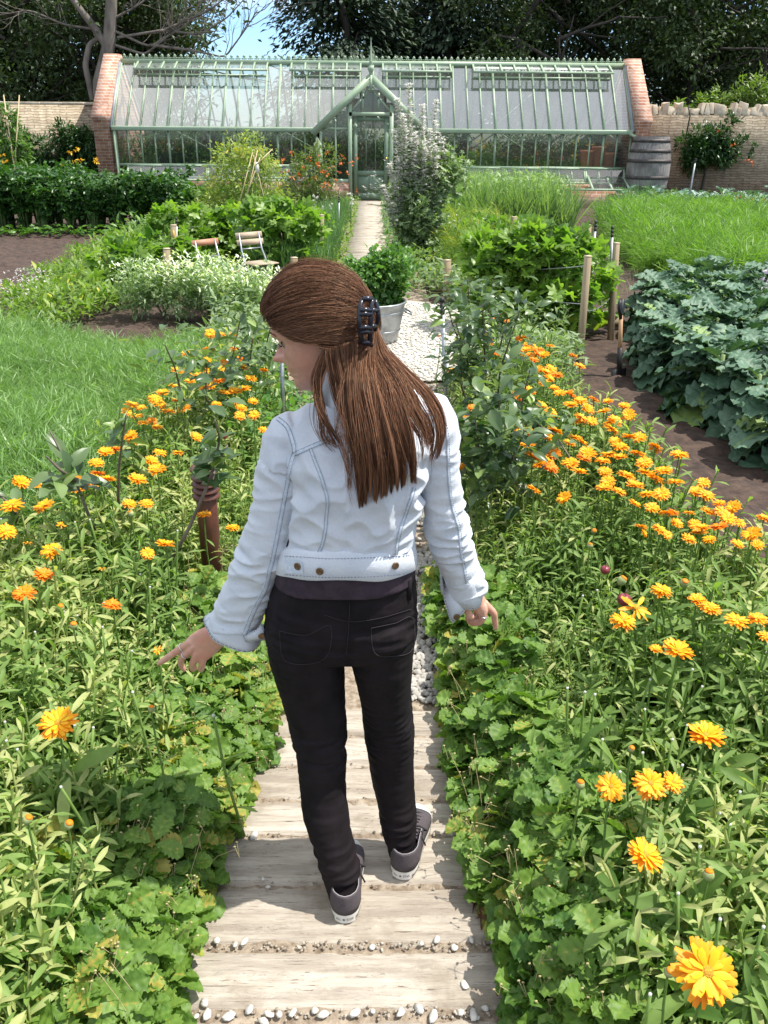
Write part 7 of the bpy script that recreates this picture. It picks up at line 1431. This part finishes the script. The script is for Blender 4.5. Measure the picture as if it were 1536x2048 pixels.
# ponytail and loose locks, from the clip down the back
pn=MB()
def lock(root,paths,N,spread,r,tint,clumps,m=20,frz=.0025,endvar=.06):
    """paths: list of control polylines (k,3); each strand blends two neighbours"""
    K=np.array([spl(p,m) for p in paths]); N=int(N); c=RNG.random(clumps); c.sort(); ct=RNG.random(clumps); ci=RNG.integers(0,clumps,N); s=np.clip(c[ci]+RNG.normal(0,.5/clumps,N),0,1)*(len(paths)-1); i=np.clip(s.astype(int),0,len(paths)-2); f=(s-i)[:,None,None]; P=K[i]*(1-f)+K[i+1]*f
    t=np.linspace(0,1,m); cut=1-endvar*RNG.random(clumps)[ci]-.02*RNG.random(N); out=np.empty_like(P)
    for q in range(N): 
        for a_ in range(3): out[q,:,a_]=np.interp(t*cut[q],t,P[q,:,a_])
    dep=RNG.normal(0,1,clumps)[ci]; out[...,1]+=(dep[:,None]*.5+RNG.normal(0,.6,(N,1)))*spread*np.sin(np.clip(t*1.6+.15,0,1.57))[None]
    s0=np.clip(c[ci],0,1)*(len(paths)-1); i0=np.clip(s0.astype(int),0,len(paths)-2); f0=(s0-i0)[:,None,None]; PCn=K[i0]*(1-f0)+K[i0+1]*f0
    PT=np.stack([np.stack([np.interp(t*cut[q],t,PCn[q,:,a_]) for a_ in range(3)],-1) for q in range(N)]); kk=(.75*t**1.8)[None,:,None]; out+=(PT-out)*kk*V3((1,.3,1))
    ph=RNG.uniform(0,6.28,clumps)[ci][:,None]+RNG.normal(0,.4,(N,1)); out[...,0]+=frz*np.sin(t[None]*9+ph)*t[None]; out[...,2]+=frz*.4*np.sin(t[None]*7+ph)
    j=RNG.normal(0,1,(N,1,3))*V3((.0034,.003,.001)); out+=j*np.sin(t*2.6+.25)[None,:,None]; tn=np.clip(tint[0]+(tint[1]-tint[0])*ct[ci]+RNG.normal(0,.14,N),0,1)
    strands(pn,out,np.full((N,m),r)*np.interp(t,[0,.9,1],[1,1,.35])[None],tn)
KW=h2w(ell(KC[None],.0))[0]
def pth(*q): return [tuple(KW+V3((0,0,z0))) if isinstance(x,str) else tuple(atY(*x)) for x in q for z0 in (0,)]
lock(None,[pth('k',(705,700,1.725),(695,760,1.665),(700,850,1.625),(712,930,1.625),(716,1020,1.645)),pth('k',(725,715,1.72),(725,780,1.655),(745,880,1.615),(752,960,1.615),(748,1012,1.64)),pth('k',(745,715,1.72),(755,780,1.655),(778,880,1.615),(790,950,1.618),(788,985,1.635)),pth('k',(760,710,1.725),(785,770,1.665),(815,850,1.625),(830,920,1.625),(832,968,1.64))],5200,.014,.00055,(.0,1.05),80,endvar=.26)
lock(None,[pth('k',(765,700,1.725),(805,745,1.685),(850,800,1.66),(872,870,1.64),(858,940,1.645)),pth('k',(768,695,1.73),(820,745,1.69),(872,800,1.67),(893,860,1.655),(880,915,1.66))],380,.006,.0005,(.25,.85),44,endvar=.35)
lock(None,[pth('k',(752,700,1.725),(778,750,1.68),(805,820,1.64),(842,880,1.64),(838,930,1.645)),pth('k',(765,700,1.725),(800,745,1.68),(842,810,1.65),(868,860,1.645),(862,930,1.65))],420,.008,.0005,(.2,.8),50,endvar=.5)
# darker hair gathered under the clip and behind the jaw
lock(None,[pth((650,700,1.70),(655,740,1.69),(668,790,1.675),(690,850,1.645),(700,905,1.65)),pth((680,690,1.70),(690,740,1.685),(705,800,1.66),(720,870,1.63),(725,930,1.635)),pth((715,680,1.715),(710,740,1.68),(715,800,1.655),(735,880,1.62),(740,950,1.63))],850,.010,.00055,(.02,.6),50,endvar=.45)
lock(None,[pth((648,696,1.705),(632,735,1.705),(626,765,1.70),(640,830,1.66),(668,890,1.65)),pth((668,692,1.70),(650,740,1.695),(640,775,1.69),(655,840,1.65),(700,905,1.645))],200,.008,.0005,(.05,.65),24,endvar=.45)
lock(None,[pth((640,712,1.70),(628,745,1.70),(630,790,1.69),(627,860,1.655),(650,905,1.65)),pth((650,712,1.70),(640,760,1.69),(648,820,1.665),(662,880,1.65),(708,904,1.645))],46,.008,.0005,(.3,.8),12,endvar=.2,frz=.006)
lock(None,[pth((705,720,1.69),(690,790,1.67),(675,860,1.645),(690,930,1.64),(690,1000,1.65)),pth((715,720,1.69),(700,790,1.665),(700,870,1.635),(706,940,1.635),(700,985,1.64))],30,.006,.0005,(.3,.8),10,endvar=.4,frz=.006)
lock(None,[pth('k',(690,720,1.715),(672,780,1.66),(680,860,1.62),(690,930,1.62),(694,1010,1.635)),pth('k',(735,715,1.71),(745,780,1.645),(760,880,1.60),(770,955,1.605),(768,1005,1.625)),pth('k',(770,705,1.72),(820,760,1.665),(858,830,1.63),(868,900,1.63),(850,975,1.64))],200,.02,.00032,(.5,1),200,endvar=.5,frz=.010)
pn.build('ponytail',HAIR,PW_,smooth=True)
# claw clip
cx=[a(728,600,1.70),a(737,640,1.692),a(722,683,1.70)]
mb=MB(); C=spl([a(724,599,1.712),a(719,620,1.695),a(719,655,1.690),a(724,686,1.702)],12); Cb=spl([a(744,598,1.720),a(742,620,1.705),a(741,652,1.702),a(740,685,1.710)],12)
for L in (C,Cb): mb.tube(L,.0050,8,flat=.8)
for i,j in ((0,0),(3,3),(4,4),(7,7),(8,8),(11,11)): mb.tube([C[i],(C[i]+Cb[j])/2-V3(fw)*.004,Cb[j]],.0055,8)
D_=spl([a(750,600,1.735),a(756,622,1.725),a(756,640,1.725),a(750,660,1.735)],10); mb.tube(D_,.0048,8); mb.tube([Cb[3],D_[3]],.005,8); mb.tube([Cb[7],D_[7]],.005,8)
mb.tube([a(744,690,1.72),C[11]],.0045,8); CLO=mb.build('hair_clip',CLIP,PW_,smooth=True)
# --- shoes
RUB=mat('white_rubber',(.60,.58,.53),(.72,.70,.66),scale=30,rough=.6); CANV=mat('grey_canvas',(.055,.045,.050),(.085,.07,.078),scale=260,rough=.95,bmp=.3,bdist=.001); TOEC=mat('toe_cap',(.50,.55,.55),rough=.4); LACE=mat('black_lace',(.02,.018,.02),rough=.8); STRP=mat('black_stripe',(.02,.02,.02),rough=.6); INK=mat('black_ink',(.02,.02,.022),rough=.7)
def shoe(label,heel,ang):
    o=V3(heel); fw_=V3((math.sin(ang),math.cos(ang),0)); sd_=V3((math.cos(ang),-math.sin(ang),0)); W=lambda x,s,z:o+fw_*(x*1.0-.004)+sd_*s*1.12+V3((0,0,z*1.12))
    t=MB(); X=np.r_[np.linspace(0,.03,7)**1.0,np.linspace(.045,.21,10),np.linspace(.22,.262,7)]; hw=lambda x:np.interp(x,[0,.004,.012,.025,.05,.09,.13,.17,.20,.225,.245,.257,.262],[.0,.014,.0235,.0305,.0345,.0345,.036,.0415,.0425,.0385,.029,.015,.0])
    xs_=[0,.0015,.004,.008,.014,.022,.035,.05,.07,.09,.11,.13,.15,.17,.19,.21,.225,.238,.248,.256,.2605,.262]
    out=[(x,hw(x)) for x in xs_]+[(x,-hw(x)) for x in xs_[::-1][1:-1]]; out=np.array(out); n=len(out)
    so=MB(); lv=[(.0,.97),(.003,1.0),(.028,1.0),(.031,.985),(.0315,.90)]
    V=[]; cx_=np.array([.13,0])
    for z,k in lv: V.append([W(*( (p-cx_)*k+cx_),z) for p in out])
    so.add(np.concatenate(V+[[W(.13,0,0)],[W(.13,0,.0315)]]),[np.array([(r*n+i,r*n+(i+1)%n,(r+1)*n+(i+1)%n,(r+1)*n+i) for r in range(4) for i in range(n)]),np.array([(5*n,(i+1)%n,i) for i in range(n)]),np.array([(5*n+1,4*n+i,4*n+(i+1)%n) for i in range(n)])])
    root=MB(); m=18; R=[]; hh=lambda x:np.interp(x,[0,.01,.05,.085,.12,.16,.20,.235,.262],[.078,.079,.072,.078,.082,.064,.052,.045,.03]); V=[]; aa=np.linspace(0,math.pi,m)
    xu=np.array([.002,.006,.014,.025,.04,.06,.08,.10,.12,.14,.16,.18,.20,.215])
    for x in xu: w_=hw(x)*.95; h_=hh(x)-.027; V.append([W(x,math.cos(k)*w_*(1-.18*math.sin(k)),.027+h_*math.sin(k)**.55) for k in aa])
    V=np.array(V); keep=lambda i,j:xu[i]>.079
    root.add(V.reshape(-1,3),np.array([(i*m+j,i*m+j+1,(i+1)*m+j+1,(i+1)*m+j) for i in range(len(xu)-1) for j in range(m-1) if keep(i,j)]))
    wl_=[(x,hw(x)) for x in (.115,.10,.085,.07,.05,.035,.022,.014,.008,.004,.0015)]+[(0,0)]; wl_+= [(x,-y) for x,y in wl_[-2::-1]]; nw=len(wl_)
    for k_,zf in ((0,0),):
        rows=[[W(.055+(x-.055)*k,y*k,.027+(hh(x)*(1.0)-.027)*f) for x,y in wl_] for f,k in ((0,.975),(.3,.97),(.65,.94),(.9,.90),(1,.875))]
        root.add(np.array(rows).reshape(-1,3),np.array([(r*nw+i,r*nw+i+1,(r+1)*nw+i+1,(r+1)*nw+i) for r in range(4) for i in range(nw-1)]))
    S=root.build('shoe',CANV,PW_,smooth=True); S['label']=label; md=S.modifiers.new('thick','SOLIDIFY'); md.thickness=.003
    SO=so.build('sole',RUB,S,smooth=True); bev=SO.modifiers.new('b','EDGE_SPLIT'); bev.split_angle=.8
    tc=MB(); xs2=np.linspace(.21,.2605,8); V=[]
    for x in xs2: w_=hw(x)*.97; h_=hh(x)-.026; V.append([W(x,math.cos(k)*w_*(1-.15*math.sin(k)),.026+h_*math.sin(k)**.6) for k in aa])
    tc.add(np.array(V).reshape(-1,3),np.array([(i*m+j,i*m+j+1,(i+1)*m+j+1,(i+1)*m+j) for i in range(7) for j in range(m-1)])); tc.build('toe_cap',TOEC,S,smooth=True)
    st=MB(); 
    for z0,z1 in ((.0225,.0245),): 
        o2=(out-cx_)*1.006+cx_; sel=[i for i in range(n) if o2[i][0]>.022]; 
        for i in range(n):
            p,q=o2[i],o2[(i+1)%n]
            if p[0]>.013 and q[0]>.013: st.add([W(*p,.007),W(*q,.007),W(*q,.0105),W(*p,.0105)],[(0,1,2,3)])
    st.build('sole_stripe',STRP,S)
    # heel patch with its lettering
    hp=MB(); ang2=np.linspace(-.95,.95,11); pr=lambda a_,z:W(.0265-.0275*math.cos(a_)-.0012,.0275*math.sin(a_)*1.06,z); hp.add([pr(a_,z) for z in (.004,.0275) for a_ in ang2],np.array([(i,i+1,12+i,11+i) for i in range(10)])); hp.build('heel_patch',RUB,S,smooth=True)
    for txt,x0 in (('ALL',-.0215),('\u2605',-.0),('STAR',.0135)):
        if txt=='\u2605':
            V=[(0,0)]+[((.0042 if k%2==0 else .0017)*math.sin(k*math.pi/5),(.0042 if k%2==0 else .0017)*math.cos(k*math.pi/5)) for k in range(10)]; Fs=[(0,k+1,(k+1)%10+1) for k in range(10)]; sv=[(x-.0022,y) for x,y in V]
        else:
            cu=bpy.data.curves.new('t','FONT'); cu.body=txt; cu.size=.0092; cu.align_x='CENTER'; cu.align_y='CENTER'; ob=bpy.data.objects.new('t',cu); COL.objects.link(ob); dg=bpy.context.evaluated_depsgraph_get(); dg.update(); me=bpy.data.meshes.new_from_object(ob.evaluated_get(dg)); sv=[(v.co.x*.82+x0*.80+.002,v.co.y) for v in me.vertices]; Fs=[tuple(p.vertices) for p in me.polygons]; bpy.data.objects.remove(ob)
        MB().add([pr(x/.0285,.0152+y)-fw_*.0006 for x,y in sv],Fs).build('lettering' if txt!='\u2605' else 'star_emblem',INK,S)
    # laces and bow
    lc=MB()
    for k in range(5):
        x=.098+.022*k; z=hh(x)+.003; lc.tube([W(x,-.019,z-.008),W(x+.006,0,z+.002),W(x+.012,.019,z-.008)],.0022,6); lc.tube([W(x,.019,z-.008),W(x+.006,0,z+.003),W(x+.012,-.019,z-.008)],.0022,6)
    lc.tube([W(.10,0,.087),W(.095,.028,.098),W(.10,.044,.083),W(.108,.034,.074),W(.102,.005,.085)],.0025,6); lc.tube([W(.10,0,.087),W(.108,-.03,.098),W(.112,-.045,.084),W(.104,-.02,.082)],.0025,6); lc.tube([W(.10,.0,.087),W(.088,.034,.072),W(.082,.045,.05)],.0024,6)
    lc.build('laces',LACE,S,smooth=True)
    tg=MB(); tg.add([W(x,s*.024,hh(x)+.004-.006*abs(s)) for x in (.085,.12,.16,.20) for s in (-1,-.5,0,.5,1)],np.array([(i*5+j,i*5+j+1,i*5+j+6,i*5+j+5) for i in range(3) for j in range(4)])); tg.build('tongue',CANV,S,smooth=True)
    sl_=MB(); mst=[W(.055+(x-.055)*.875,y*.875,hh(x)) for x,y in wl_]; sl_.tube(mst,.0012,5); sl_.tube([W(.0005,0,.032),W(.0015,0,.055),W(.006,0,.077)],.0009,5); sl_.build('piping',mat('pale_thread',(.30,.28,.29),rough=.9) if 'pale_thread' not in bpy.data.materials else bpy.data.materials['pale_thread'],S)
    return S
hL=gnd(690,1846); hR=gnd(803,1759)
shoe('left canvas shoe with heel lettering facing the camera',(hL[0],hL[1],.001),math.radians(0)); shoe('right canvas shoe a step ahead, turned out to the right',(hR[0],hR[1],.001),math.radians(13))
